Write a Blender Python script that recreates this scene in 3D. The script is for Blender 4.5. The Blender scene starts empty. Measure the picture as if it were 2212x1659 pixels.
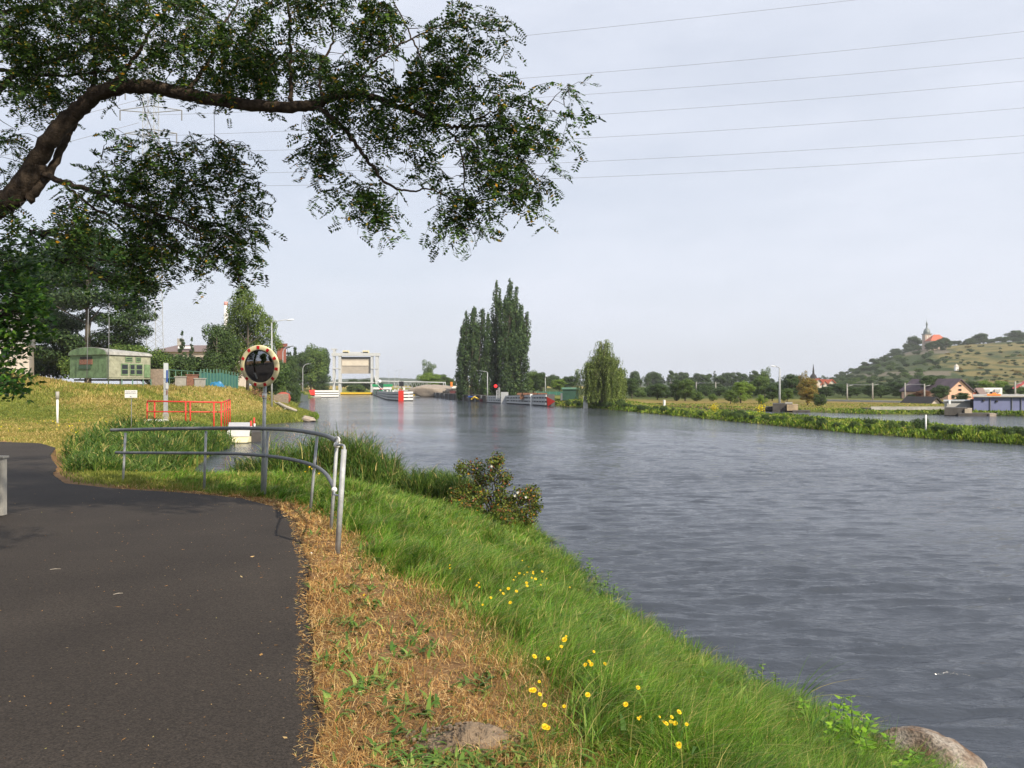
import bpy, math, random
import numpy as np
from mathutils import Vector

random.seed(7)
RNG = np.random.default_rng(7)
S = bpy.context.scene
C = S.collection

# ------------------------------------------------------------------ camera, sky, sun, exposure
F = 1703.0                    # focal length in the units the photo was measured in (2212 wide)
CX, HY = 1106.0, 828.0
EYE = 3.0                     # eye height over the water
cam_d = bpy.data.cameras.new('camera')
cam_d.sensor_width = 36.0
cam_d.lens = 36.0 * F / 2212.0
cam_d.shift_y = -(829.5 - HY) / 2212.0 * -1
cam_d.clip_start = 0.05
cam_d.clip_end = 9000
cam = bpy.data.objects.new('camera', cam_d)
C.objects.link(cam)
cam.location = (0, 0, EYE)
cam.rotation_euler = (math.radians(90), 0, 0)
S.camera = cam

SUN_EL = math.radians(36)
SUN_AZ = math.radians(137)    # clockwise from +Y
sun_vec = Vector((math.sin(SUN_AZ) * math.cos(SUN_EL), math.cos(SUN_AZ) * math.cos(SUN_EL), math.sin(SUN_EL)))
sd = bpy.data.lights.new('sun', 'SUN')
sd.energy = 5.0
sd.angle = math.radians(0.6)
sd.color = (1.0, 0.88, 0.70)
sun = bpy.data.objects.new('sun', sd)
C.objects.link(sun)
sun.rotation_euler = (-sun_vec).to_track_quat('-Z', 'Y').to_euler()

W = bpy.data.worlds.new('World')
S.world = W
W.use_nodes = True
nt = W.node_tree
nt.nodes.clear()
out = nt.nodes.new('ShaderNodeOutputWorld')
bg = nt.nodes.new('ShaderNodeBackground')
sky = nt.nodes.new('ShaderNodeTexSky')
sky.sky_type = 'NISHITA'
sky.sun_disc = False
sky.sun_elevation = SUN_EL
sky.sun_rotation = SUN_AZ
sky.air_density = 1.0
sky.dust_density = 2.2
sky.ozone_density = 1.0
bg.inputs['Strength'].default_value = 0.100
# thin high cloud veil mixed over the clear sky
tc = nt.nodes.new('ShaderNodeTexCoord')
mp = nt.nodes.new('ShaderNodeMapping')
mp.inputs['Scale'].default_value = (1.0, 0.7, 3.6)
mp.inputs['Rotation'].default_value = (0.0, 0.12, 0.4)
nz = nt.nodes.new('ShaderNodeTexNoise')
nz.inputs['Scale'].default_value = 1.3
nz.inputs['Detail'].default_value = 7
nz.inputs['Roughness'].default_value = 0.62
rp = nt.nodes.new('ShaderNodeValToRGB')
rp.color_ramp.elements[0].position = 0.36
rp.color_ramp.elements[0].color = (0.70, 0.70, 0.70, 1)
rp.color_ramp.elements[1].position = 0.66
rp.color_ramp.elements[1].color = (0.94, 0.94, 0.94, 1)
mx = nt.nodes.new('ShaderNodeMixRGB')
mx.inputs['Color2'].default_value = (7.35, 7.75, 8.75, 1)
nt.links.new(tc.outputs['Generated'], mp.inputs['Vector'])
nt.links.new(mp.outputs['Vector'], nz.inputs['Vector'])
nt.links.new(nz.outputs['Fac'], rp.inputs['Fac'])
nt.links.new(rp.outputs['Color'], mx.inputs['Fac'])
nt.links.new(sky.outputs['Color'], mx.inputs['Color1'])
nt.links.new(mx.outputs['Color'], bg.inputs['Color'])
nt.links.new(bg.outputs['Background'], out.inputs['Surface'])

S.view_settings.view_transform = 'Standard'
S.view_settings.look = 'None'
S.view_settings.exposure = 0.25
S.view_settings.gamma = 1.0
S.render.engine = 'CYCLES'
S.cycles.use_denoising = True
S.cycles.max_bounces = 6
S.cycles.diffuse_bounces = 2
S.cycles.glossy_bounces = 3
S.cycles.transmission_bounces = 4
S.cycles.transparent_max_bounces = 8
S.cycles.volume_bounces = 0
S.cycles.sample_clamp_indirect = 4.0


# ------------------------------------------------------------------ helpers
def P(px, py, d):
    """measured picture direction + real depth -> world point"""
    return Vector(((px - CX) * d / F, d, EYE - (py - HY) * d / F))


def smooth(a, b, x):
    t = np.clip((np.asarray(x, dtype=float) - a) / (b - a), 0, 1)
    return t * t * (3 - 2 * t)


def _hash(ix, iy, s):
    h = (ix.astype(np.int64) * 374761393 + iy.astype(np.int64) * 668265263 + s * 974634777) & 0x7fffffff
    h = (h ^ (h >> 13)) * 1274126177 & 0x7fffffff
    return ((h ^ (h >> 16)) & 0xffff) / 65535.0


def vnoise(x, y, s=0):
    x = np.asarray(x, dtype=float); y = np.asarray(y, dtype=float)
    ix = np.floor(x); iy = np.floor(y)
    fx = x - ix; fy = y - iy
    fx = fx * fx * (3 - 2 * fx); fy = fy * fy * (3 - 2 * fy)
    ix = ix.astype(np.int64); iy = iy.astype(np.int64)
    a = _hash(ix, iy, s); b = _hash(ix + 1, iy, s)
    c = _hash(ix, iy + 1, s); d = _hash(ix + 1, iy + 1, s)
    return (a * (1 - fx) + b * fx) * (1 - fy) + (c * (1 - fx) + d * fx) * fy


def fbm(x, y, s=0, o=3):
    v = 0; a = 0.5; t = 0
    for k in range(o):
        v = v + a * vnoise(np.asarray(x) * 2 ** k, np.asarray(y) * 2 ** k, s + k); t += a; a *= 0.5
    return v / t


def lin(r, g, b):
    f = lambda c: (c / 12.92 if c <= 0.04045 else ((c + 0.055) / 1.055) ** 2.4)
    return (f(r / 255), f(g / 255), f(b / 255), 1)


def mat_plain(name, col, rough=0.6, metal=0.0, var=0.0, scale=6.0, bump=0.0, bscale=40.0, spec=0.5):
    m = bpy.data.materials.new(name)
    m.use_nodes = True
    t = m.node_tree
    b = t.nodes['Principled BSDF']
    col = tuple(col[:3]) + (1,)
    b.inputs['Base Color'].default_value = col
    b.inputs['Roughness'].default_value = rough
    b.inputs['Metallic'].default_value = metal
    b.inputs['Specular IOR Level'].default_value = spec
    tc = t.nodes.new('ShaderNodeTexCoord')
    if var > 0:
        n = t.nodes.new('ShaderNodeTexNoise')
        n.inputs['Scale'].default_value = scale
        n.inputs['Detail'].default_value = 6
        n.inputs['Roughness'].default_value = 0.65
        r = t.nodes.new('ShaderNodeValToRGB')
        r.color_ramp.elements[0].position = 0.3
        r.color_ramp.elements[1].position = 0.7
        r.color_ramp.elements[0].color = tuple(c * (1 - var) for c in col[:3]) + (1,)
        r.color_ramp.elements[1].color = tuple(min(1, c * (1 + var * 0.6)) for c in col[:3]) + (1,)
        t.links.new(tc.outputs['Object'], n.inputs['Vector'])
        t.links.new(n.outputs['Fac'], r.inputs['Fac'])
        t.links.new(r.outputs['Color'], b.inputs['Base Color'])
    if bump > 0:
        n2 = t.nodes.new('ShaderNodeTexNoise')
        n2.inputs['Scale'].default_value = bscale
        n2.inputs['Detail'].default_value = 5
        bu = t.nodes.new('ShaderNodeBump')
        bu.inputs['Strength'].default_value = bump
        bu.inputs['Distance'].default_value = 0.02
        t.links.new(tc.outputs['Object'], n2.inputs['Vector'])
        t.links.new(n2.outputs['Fac'], bu.inputs['Height'])
        t.links.new(bu.outputs['Normal'], b.inputs['Normal'])
    return m


def mat_leaf(name, cols, trans=0.3, rough=0.55, nscale=0.6, clump=0.35, spec=0.25):
    """cols: list of (pos, colour) picked per leaf; a slow noise varies whole clumps"""
    m = bpy.data.materials.new(name)
    m.use_nodes = True
    t = m.node_tree
    t.nodes.clear()
    o = t.nodes.new('ShaderNodeOutputMaterial')
    g = t.nodes.new('ShaderNodeNewGeometry')
    r = t.nodes.new('ShaderNodeValToRGB')
    r.color_ramp.interpolation = 'LINEAR'
    while len(r.color_ramp.elements) < len(cols):
        r.color_ramp.elements.new(0.5)
    for e, (p, c) in zip(r.color_ramp.elements, cols):
        e.position = p
        e.color = tuple(c[:3]) + (1,)
    t.links.new(g.outputs['Random Per Island'], r.inputs['Fac'])
    tc = t.nodes.new('ShaderNodeTexCoord')
    n = t.nodes.new('ShaderNodeTexNoise')
    n.inputs['Scale'].default_value = nscale
    n.inputs['Detail'].default_value = 3
    t.links.new(tc.outputs['Object'], n.inputs['Vector'])
    mr = t.nodes.new('ShaderNodeMapRange')
    mr.inputs['From Min'].default_value = 0.3
    mr.inputs['From Max'].default_value = 0.7
    mr.inputs['To Min'].default_value = 1 - clump
    mr.inputs['To Max'].default_value = 1 + clump
    t.links.new(n.outputs['Fac'], mr.inputs['Value'])
    mu = t.nodes.new('ShaderNodeVectorMath')
    mu.operation = 'SCALE'
    t.links.new(r.outputs['Color'], mu.inputs[0])
    t.links.new(mr.outputs['Result'], mu.inputs['Scale'])
    d = t.nodes.new('ShaderNodeBsdfPrincipled')
    d.inputs['Roughness'].default_value = rough
    d.inputs['Specular IOR Level'].default_value = spec
    tr = t.nodes.new('ShaderNodeBsdfTranslucent')
    mix = t.nodes.new('ShaderNodeMixShader')
    mix.inputs['Fac'].default_value = trans
    t.links.new(mu.outputs['Vector'], d.inputs['Base Color'])
    t.links.new(mu.outputs['Vector'], tr.inputs['Color'])
    t.links.new(d.outputs['BSDF'], mix.inputs[1])
    t.links.new(tr.outputs['BSDF'], mix.inputs[2])
    t.links.new(mix.outputs['Shader'], o.inputs['Surface'])
    return m


def np_mesh(name, V, Fq, mat, parent=None, smooth_=False, mats=None, midx=None):
    """fast mesh from arrays; Fq (m,k) all the same size"""
    V = np.asarray(V, dtype=np.float32).reshape(-1, 3)
    Fq = np.asarray(Fq, dtype=np.int32)
    me = bpy.data.meshes.new(name)
    me.vertices.add(len(V))
    me.vertices.foreach_set('co', V.ravel())
    k = Fq.shape[1]
    me.loops.add(Fq.size)
    me.loops.foreach_set('vertex_index', Fq.ravel())
    me.polygons.add(len(Fq))
    me.polygons.foreach_set('loop_start', np.arange(0, Fq.size, k, dtype=np.int32))
    me.polygons.foreach_set('loop_total', np.full(len(Fq), k, dtype=np.int32))
    if smooth_:
        me.polygons.foreach_set('use_smooth', np.ones(len(Fq), dtype=bool))
    me.materials.append(mat)
    me.update(calc_edges=True)
    o = bpy.data.objects.new(name, me)
    C.objects.link(o)
    if parent is not None:
        o.parent = parent
    return o


class MB:
    """collects boxes, bars, tubes, prisms; build() links them as ONE mesh object"""
    def __init__(self):
        self.v = []; self.f = []

    def add(self, vs, fs):
        n = len(self.v)
        self.v += [tuple(p) for p in vs]
        self.f += [tuple(i + n for i in f) for f in fs]
        return self

    def box(self, c, s, rz=0.0):
        hx, hy, hz = s[0] / 2, s[1] / 2, s[2] / 2
        ca, sa = math.cos(rz), math.sin(rz)
        vs = []
        for z in (-hz, hz):
            for x, y in ((-hx, -hy), (hx, -hy), (hx, hy), (-hx, hy)):
                vs.append((c[0] + x * ca - y * sa, c[1] + x * sa + y * ca, c[2] + z))
        return self.add(vs, [(3, 2, 1, 0), (4, 5, 6, 7), (0, 1, 5, 4), (1, 2, 6, 5), (2, 3, 7, 6), (3, 0, 4, 7)])

    def tube(self, pts, r, k=8, cap=True):
        pts = [Vector(p) for p in pts]
        n = len(pts)
        rs = r if hasattr(r, '__len__') else [r] * n
        up = Vector((0, 0, 1))
        prev = None
        vs = []
        for i, p in enumerate(pts):
            d = (pts[min(i + 1, n - 1)] - pts[max(i - 1, 0)])
            if d.length < 1e-9:
                d = Vector((0, 0, 1))
            d.normalize()
            if prev is None:
                a = up if abs(d.z) < 0.9 else Vector((1, 0, 0))
                u = d.cross(a).normalized()
            else:
                u = prev - d * prev.dot(d)
                u = u.normalized() if u.length > 1e-6 else d.orthogonal().normalized()
            prev = u
            w = d.cross(u)
            for j in range(k):
                t = 2 * math.pi * j / k
                vs.append(p + (u * math.cos(t) + w * math.sin(t)) * rs[i])
        fs = []
        for i in range(n - 1):
            for j in range(k):
                a = i * k + j; b = i * k + (j + 1) % k
                fs.append((a, b, b + k, a + k))
        if cap:
            fs.append(tuple(range(k))[::-1])
            fs.append(tuple(range((n - 1) * k, n * k)))
        return self.add(vs, fs)

    def bar(self, a, b, w, h=None):
        """rectangular bar between two points"""
        h = h or w
        a = Vector(a); b = Vector(b)
        d = (b - a).normalized()
        u = d.cross(Vector((0, 0, 1)) if abs(d.z) < 0.95 else Vector((1, 0, 0))).normalized()
        v = u.cross(d)
        vs = []
        for p in (a, b):
            for x, y in ((-1, -1), (1, -1), (1, 1), (-1, 1)):
                vs.append(p + u * x * w / 2 + v * y * h / 2)
        return self.add(vs, [(0, 1, 2, 3), (7, 6, 5, 4), (0, 4, 5, 1), (1, 5, 6, 2), (2, 6, 7, 3), (3, 7, 4, 0)])

    def prism(self, poly, z0, z1):
        n = len(poly)
        vs = [(x, y, z0) for x, y in poly] + [(x, y, z1) for x, y in poly]
        fs = [tuple(range(n))[::-1], tuple(range(n, 2 * n))]
        for i in range(n):
            j = (i + 1) % n
            fs.append((i, j, j + n, i + n))
        return self.add(vs, fs)

    def lathe(self, prof, c, k=24):
        """profile [(r,z)] turned about a vertical axis through c"""
        vs = []
        for r, z in prof:
            for j in range(k):
                t = 2 * math.pi * j / k
                vs.append((c[0] + r * math.cos(t), c[1] + r * math.sin(t), c[2] + z))
        fs = []
        for i in range(len(prof) - 1):
            for j in range(k):
                a = i * k + j; b = i * k + (j + 1) % k
                fs.append((a, b, b + k, a + k))
        fs.append(tuple(range(k))[::-1])
        fs.append(tuple(range((len(prof) - 1) * k, len(prof) * k)))
        return self.add(vs, fs)

    def build(self, name, mat, parent=None, bevel=0.0, sm=False, off=None):
        me = bpy.data.meshes.new(name)
        vs = self.v
        if off is not None:
            vs = [(x - off[0], y - off[1], z - off[2]) for x, y, z in vs]
        me.from_pydata(vs, [], self.f)
        me.materials.append(mat)
        me.update()
        if sm:
            for p in me.polygons:
                p.use_smooth = True
        o = bpy.data.objects.new(name, me)
        C.objects.link(o)
        if parent is not None:
            o.parent = parent
        if bevel > 0:
            b = o.modifiers.new('bevel', 'BEVEL')
            b.width = bevel; b.segments = 2; b.limit_method = 'ANGLE'
        return o


def tag(o, label, cat, group=None, kind=None):
    if label: o['label'] = label
    if cat: o['category'] = cat
    if group: o['group'] = group
    if kind: o['kind'] = kind
    return o


def thing(name, label, cat, loc=(0, 0, 0), rz=0.0, group=None):
    o = bpy.data.objects.new(name, None)
    C.objects.link(o)
    o.empty_display_size = 0.2
    o.location = loc
    o.rotation_euler = (0, 0, rz)
    return tag(o, label, cat, group)


def copy_tree(o, parent=None):
    c = o.copy()
    C.objects.link(c)
    c.parent = parent
    for ch in o.children:
        copy_tree(ch, c)
    return c


def structure(o):
    o['kind'] = 'structure'
    return o


# ------------------------------------------------------------------ plan of the place
LEFT = np.array([(8, -60), (6, -20), (4.6, 0), (3.8, 4), (3.12, 6.1), (2.68, 7.0), (2.35, 7.7), (1.8, 9.1), (1.2, 11.4), (0.75, 14.3),
                 (.35, 17.3), (-1.0, 18.8), (-2.4, 20.2), (-3.9, 20.6), (-5.6, 20.9), (-7, 21.5), (-8.6, 22.4), (-9.9, 24.0),
                 (-11.6, 29), (-12.9, 34), (-14.2, 38), (-15.2, 44), (-17.6, 50), (-19.3, 58), (-18, 61.8), (-16.8, 64.5),
                 (-17.2, 70), (-19.5, 78), (-26, 95), (-32.5, 120), (-40, 150), (-47, 190), (-53.5, 225), (-54, 330), (-56, 375),
                 (-20, 392), (60, 392), (60, 1500), (-2500, 1500), (-2500, -60)], float)
RIGHT = np.array([(33, -60), (33, 0), (31, 15), (28.2, 30), (25.5, 39.3), (21.3, 48.7), (19.1, 60.8), (15.4, 78.6), (11.2, 98.2),
                  (6.6, 111), (4.6, 113), (-3.6, 134), (-12, 165), (-27.5, 222), (-34, 300), (-36, 400), (60, 1500), (2500, 1500), (2500, -60),
                  (160, -60), (120, 10), (90, 35), (66, 60), (50, 74.5), (46, 79), (37, 81), (33, 87), (27, 93.5), (22, 106),
                  (18.6, 111.5), (17, 106), (19, 97), (22.5, 82), (25.2, 65), (28, 52), (31.8, 41), (35.5, 25), (37.5, 0), (38, -60)], float)


def sdist(x, y, poly):
    """signed distance, positive inside"""
    x = np.atleast_1d(np.asarray(x, float)).ravel(); y = np.atleast_1d(np.asarray(y, float)).ravel()
    d2 = np.full(x.shape, 1e18)
    ins = np.zeros(x.shape, bool)
    n = len(poly)
    for i in range(n):
        ax, ay = poly[i]; bx, by = poly[(i + 1) % n]
        ex, ey = bx - ax, by - ay
        wx, wy = x - ax, y - ay
        t = np.clip((wx * ex + wy * ey) / (ex * ex + ey * ey), 0, 1)
        dx = wx - ex * t; dy = wy - ey * t
        d2 = np.minimum(d2, dx * dx + dy * dy)
        c = ((ay <= y) & (by > y)) | ((by <= y) & (ay > y))
        with np.errstate(divide='ignore', invalid='ignore'):
            xi = ax + (y - ay) * ex / (ey if ey != 0 else 1e-12)
        ins ^= c & (x < xi)
    d = np.sqrt(d2)
    return np.where(ins, d, -d)


PATH_Y = np.array([-60, -5, 0, 3.48, 5.06, 6.86, 8.2, 10.0, 11.4, 12.4, 13.1, 13.7, 14.6, 16.0, 18.0, 21.0, 23.5, 25.2, 26.2])
PATH_X = np.array([2, -.35, -.55, -.84, -1.27, -1.78, -2.15, -2.72, -3.35, -4.15, -5.3, -6.8, -8.3, -9.3, -10.4, -12.3, -13.6, -15.0, -17.5])


def path_edge(y):
    y = np.asarray(y, float)
    e = np.interp(y, PATH_Y, PATH_X)
    return e + 0.05 * (fbm(y * 3.0, y * 0, 11, 3) - .5) * 2


def path_z(y):
    return np.interp(y, [0, 8, 13.5, 20, 26], [1.30, 1.29, 1.19, 1.14, 1.12])


RIDGE_PX = np.array([-9000, 1740, 1785, 1860, 1900, 1960, 2000, 2060, 2120, 2212, 2400, 2700, 3400, 9000], float)
RIDGE_PY = np.array([836, 836, 824, 793, 776, 758, 749, 744, 741, 734, 722, 715, 780, 836], float)


def height(x, y, detail=True):
    shp = np.shape(x)
    x = np.atleast_1d(np.asarray(x, float)).ravel(); y = np.atleast_1d(np.asarray(y, float)).ravel()
    sl = sdist(x, y, LEFT); sr = sdist(x, y, RIGHT)
    # left bank
    base = np.interp(y, [-60, 0, 8, 13.5, 20, 42, 60, 3000], [1.32, 1.31, 1.29, 1.19, 1.12, 1.0, 1.15, 1.3])
    rise = smooth(43, 58, y - 0.12 * (x + 20)) * smooth(1.5, 7.5, sl)
    lev = base + 1.56 * rise
    lev = lev + 1.5 * np.exp(-((x + 38) / 6.5) ** 2 - ((y - 53) / 5.5) ** 2)
    lev = lev - 0.9 * smooth(90, 140, y) * rise
    slope = np.interp(y, [0, 12, 19, 24, 36, 60, 3000], [.44, .40, .17, .16, .4, .35, .35])
    a = slope * sl
    k = 0.25
    h = np.clip(0.5 + 0.5 * (a - lev) / k, 0, 1)
    hl = a * (1 - h) + lev * h - k * h * (1 - h)
    hl = np.where(sl > 0, hl, np.maximum(sl * 0.5, -1.4))
    # right bank, spit and island
    isl = smooth(88, 100, y) * (1 - smooth(14, 19, x))
    levr = 0.30 + 0.6 * isl + 0.75 * smooth(120, 260, y)
    ar = 0.55 * sr
    h = np.clip(0.5 + 0.5 * (ar - levr) / 0.12, 0, 1)
    hr = ar * (1 - h) + levr * h - 0.12 * h * (1 - h)
    hr = np.where(sr > 0, hr, np.maximum(sr * 0.5, -1.4))
    z = np.maximum(hl, hr)
    # hill
    yy = np.maximum(y, 1)
    px = CX + F * x / yy
    py = np.interp(px, RIDGE_PX, RIDGE_PY)
    top = EYE + (HY - py) / F * 600
    t = smooth(235, 600, y) ** 1.0
    t2 = np.clip((y - 250) / 350, 0, 1)
    prof = 0.5 * t + 0.5 * t2
    hz = np.where(y > 20, np.maximum(top - 1.2, 0) * prof * (1 - 0.8 * smooth(600, 1000, y)), 0)
    hz = hz * (1 + 0.10 * (fbm(x / 30, y / 30, 3) - .5) * smooth(260, 330, y))
    z = np.where(z > 0.3, z + np.maximum(hz, 0), z)
    if detail:
        r = np.hypot(x, y)
        amp = 0.05 * np.exp(-r / 14) + 0.10 * smooth(16, 40, r)
        land = smooth(0.05, 0.5, z)
        onpath = (x < path_edge(y)) & (y < 26)
        z = z + (fbm(x * 1.1, y * 1.1, 5) - 0.5) * 2 * amp * land * np.where(onpath, 0, 1)
        z = z + (fbm(x * 5, y * 5, 9, 2) - 0.5) * 0.045 * land * np.where(onpath | (r > 26), 0, 1)
        z = np.where(onpath, path_z(y) - 0.03, z)
    return z.reshape(shp) if shp else float(z[0])


def gh(x, y):
    return float(height(np.array([x]), np.array([y]))[0])


# ------------------------------------------------------------------ ground sheet
def theta_grid():
    a = np.linspace(-44, 44, 760)
    b = np.linspace(44, 316, 180)[1:]
    return np.radians(np.concatenate([a, b]))


def polar_mesh(name, r, th, zf, mat, inner=True):
    R, T = np.meshgrid(r, th, indexing='ij')
    X = R * np.sin(T); Y = R * np.cos(T)
    Z = zf(X, Y)
    n, m = R.shape
    V = np.stack([X, Y, Z], -1).reshape(-1, 3)
    i = np.arange(n - 1)[:, None]; j = np.arange(m - 1)[None, :]
    a = (i * m + j).ravel()
    Fq = np.stack([a, a + m, a + m + 1, a + 1], -1)
    o = np_mesh(name, V, Fq, mat, smooth_=True)
    return o, X, Y, Z


def ground_mat():
    m = bpy.data.materials.new('ground_soil_and_grass')
    m.use_nodes = True
    t = m.node_tree
    b = t.nodes['Principled BSDF']
    b.inputs['Roughness'].default_value = 0.95
    b.inputs['Specular IOR Level'].default_value = 0.1
    at = t.nodes.new('ShaderNodeAttribute')
    at.attribute_name = 'cover'
    tc = t.nodes.new('ShaderNodeTexCoord')
    n = t.nodes.new('ShaderNodeTexNoise')
    n.inputs['Scale'].default_value = 5.0
    n.inputs['Detail'].default_value = 9
    n.inputs['Roughness'].default_value = 0.75
    mr = t.nodes.new('ShaderNodeMapRange')
    mr.inputs['From Min'].default_value = 0.3
    mr.inputs['From Max'].default_value = 0.7
    mr.inputs['To Min'].default_value = 0.55
    mr.inputs['To Max'].default_value = 1.4
    mu = t.nodes.new('ShaderNodeVectorMath')
    mu.operation = 'SCALE'
    t.links.new(tc.outputs['Object'], n.inputs['Vector'])
    t.links.new(n.outputs['Fac'], mr.inputs['Value'])
    t.links.new(at.outputs['Color'], mu.inputs[0])
    t.links.new(mr.outputs['Result'], mu.inputs['Scale'])
    t.links.new(mu.outputs['Vector'], b.inputs['Base Color'])
    bu = t.nodes.new('ShaderNodeBump')
    bu.inputs['Strength'].default_value = 0.8
    bu.inputs['Distance'].default_value = 0.05
    t.links.new(n.outputs['Fac'], bu.inputs['Height'])
    t.links.new(bu.outputs['Normal'], b.inputs['Normal'])
    return m


def greenness(x, y):
    """0 = scorched brown turf, 1 = lush green"""
    s = sdist(x, y, LEFT)
    wob = (fbm(np.asarray(x) * 0.9, np.asarray(y) * 0.9, 21) - .5) * 2.2
    edge = np.interp(y, [0, 4, 6.5, 9, 11, 14], [3.4, 3.3, 3.15, 3.7, 5.0, 6.5])
    g = smooth(0.55, -0.55, (s - edge) + wob * 0.5)
    de = np.asarray(x) - path_edge(y)
    g = g * smooth(0.15, 0.7, de + wob * .12)
    return g


rr = np.concatenate([[0.05, .4, .8], np.geomspace(1.2, 90, 330), np.geomspace(92, 900, 190), np.geomspace(930, 1440, 6)])
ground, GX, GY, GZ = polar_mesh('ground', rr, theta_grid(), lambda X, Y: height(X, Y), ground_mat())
structure(ground)


def ground_cover(x, y, z):
    x = x.ravel(); y = y.ravel(); z = z.ravel()
    n = len(x)
    sl = sdist(x, y, LEFT); sr = sdist(x, y, RIGHT)
    col = np.zeros((n, 4)); col[:, 3] = 1
    near_dry = np.array([.22, .135, .070]); soil = np.array([.17, .10, .05]); lush = np.array([.05, .10, .016])
    lawn_y = np.array([.27, .225, .065]); lawn_g = np.array([.12, .155, .028]); straw = np.array([.40, .29, .10])
    g = greenness(x, y)[:, None]
    c = near_dry * (1 - g) + lush * g
    w = fbm(x * 2.2, y * 2.2, 33)[:, None]
    c = c * (0.75 + 0.5 * w)
    # lawn from ~16 m
    f = fbm(x / 5, y / 5, 41)[:, None]; f2 = fbm(x / 1.3, y / 1.3, 47)[:, None]
    mixv = np.clip((f - .38) * 2.2 + (f2 - .5) * 0.9, 0, 1)
    lw = lawn_g * (1 - mixv) + lawn_y * mixv
    crest = (smooth(46, 56, y) * smooth(2, 9, sl))[:, None]
    lw = lw * (1 - crest * .75) + straw * crest * .75 * (.7 + .6 * f2)
    shore = smooth(3.5, 0.8, sl)[:, None]
    lw = lw * (1 - shore) + lawn_g * 0.9 * shore
    k = smooth(14, 18, y)[:, None]
    fr = (smooth(1.2, .3, (x - path_edge(y)) + (f2[:, 0] - .5)) * (y > 12) * (y < 27.5))[:, None]
    fr = np.maximum(fr, ((smooth(27.8, 26.6, y + (f2[:, 0] - .5)) * (x < path_edge(y) + .5) * (y > 12)))[:, None])
    lw = lw * (1 - fr) + near_dry * 1.1 * fr
    c = c * (1 - k) + lw * k
    # right side
    rc = lawn_g * 1.0 * (1 - mixv) + lawn_y * 1.0 * mixv
    far = smooth(84, 100, y)[:, None] * smooth(15, 20, x)[:, None] * smooth(150, 125, y)[:, None]
    rc = rc * (1 - far * .8) + straw * .6 * far * .8
    wd = smooth(130, 160, y)[:, None]
    rc = rc * (1 - wd) + np.array([.055, .075, .022]) * wd
    isr = (sr > 0)[:, None] & (sl < 0)[:, None]
    c = np.where(isr, rc, c)
    # hill: scrub, dry terraces, pale stony strips
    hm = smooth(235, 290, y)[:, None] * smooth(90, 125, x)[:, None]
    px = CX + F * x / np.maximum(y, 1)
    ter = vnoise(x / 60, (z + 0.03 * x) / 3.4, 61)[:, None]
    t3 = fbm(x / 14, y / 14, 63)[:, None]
    dry_side = smooth(2000, 2080, px + (t3[:, 0] - .5) * 120)[:, None]  # right half dry tan grass, left half green scrub
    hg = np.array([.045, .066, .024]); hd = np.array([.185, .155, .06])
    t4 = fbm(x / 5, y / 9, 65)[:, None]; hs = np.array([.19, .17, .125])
    a = np.clip((t3 - .5) * 2.4 + (t4 - .5) * 2.6 + (dry_side - .45) * 1.1 + (ter - .5) * .9 + .1, 0, 1)
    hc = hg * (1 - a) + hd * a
    st = ((ter > .62) & (dry_side < .5))
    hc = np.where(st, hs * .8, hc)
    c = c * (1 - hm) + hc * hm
    # banks just above and below water
    mud = np.array([.06, .05, .03])
    u = smooth(0.12, -0.05, z)[:, None]
    c = c * (1 - u) + mud * u
    col[:, :3] = c
    return col


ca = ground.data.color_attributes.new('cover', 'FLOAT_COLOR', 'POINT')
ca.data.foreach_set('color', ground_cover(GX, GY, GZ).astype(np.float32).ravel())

# ------------------------------------------------------------------ asphalt path
ys = np.concatenate([np.linspace(-30, 2, 60)[:-1], np.linspace(2, 14, 400)[:-1], np.linspace(14, 26, 160)])
tt = np.concatenate([np.linspace(0, 1.5, 20)[:-1], np.geomspace(1.5, 24, 20)])
YY, TT = np.meshgrid(ys, tt, indexing='ij')
XX = path_edge(YY) - TT
endfade = smooth(24.5, 26, YY)
ZZ = path_z(YY) + 0.006 - 0.02 * smooth(0.05, 0.0, TT)
n, m_ = YY.shape
i = np.arange(n - 1)[:, None]; j = np.arange(m_ - 1)[None, :]
a = (i * m_ + j).ravel()
am = bpy.data.materials.new('asphalt')
am.use_nodes = True
t = am.node_tree
b = t.nodes['Principled BSDF']
b.inputs['Roughness'].default_value = 0.88
b.inputs['Specular IOR Level'].default_value = 0.25
tc = t.nodes.new('ShaderNodeTexCoord')
n1 = t.nodes.new('ShaderNodeTexNoise'); n1.inputs['Scale'].default_value = 0.8; n1.inputs['Detail'].default_value = 6
n2 = t.nodes.new('ShaderNodeTexNoise'); n2.inputs['Scale'].default_value = 75; n2.inputs['Detail'].default_value = 5; n2.inputs['Roughness'].default_value = .8
vo = t.nodes.new('ShaderNodeTexVoronoi'); vo.inputs['Scale'].default_value = 95
r1 = t.nodes.new('ShaderNodeValToRGB')
r1.color_ramp.elements[0].position = .3; r1.color_ramp.elements[0].color = (.030, .0255, .023, 1)
r1.color_ramp.elements[1].position = .75; r1.color_ramp.elements[1].color = (.044, .0375, .033, 1)
r2 = t.nodes.new('ShaderNodeValToRGB')
r2.color_ramp.elements[0].position = .35; r2.color_ramp.elements[0].color = (.38, .38, .38, 1)
r2.color_ramp.elements[1].position = .72; r2.color_ramp.elements[1].color = (2.1, 2.05, 1.95, 1)
ml = t.nodes.new('ShaderNodeMixRGB'); ml.blend_type = 'MULTIPLY'; ml.inputs['Fac'].default_value = 1
for nn in (n1, n2, vo):
    t.links.new(tc.outputs['Object'], nn.inputs['Vector'])
t.links.new(n1.outputs['Fac'], r1.inputs['Fac'])
t.links.new(n2.outputs['Fac'], r2.inputs['Fac'])
t.links.new(r1.outputs['Color'], ml.inputs['Color1'])
t.links.new(r2.outputs['Color'], ml.inputs['Color2'])
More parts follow.
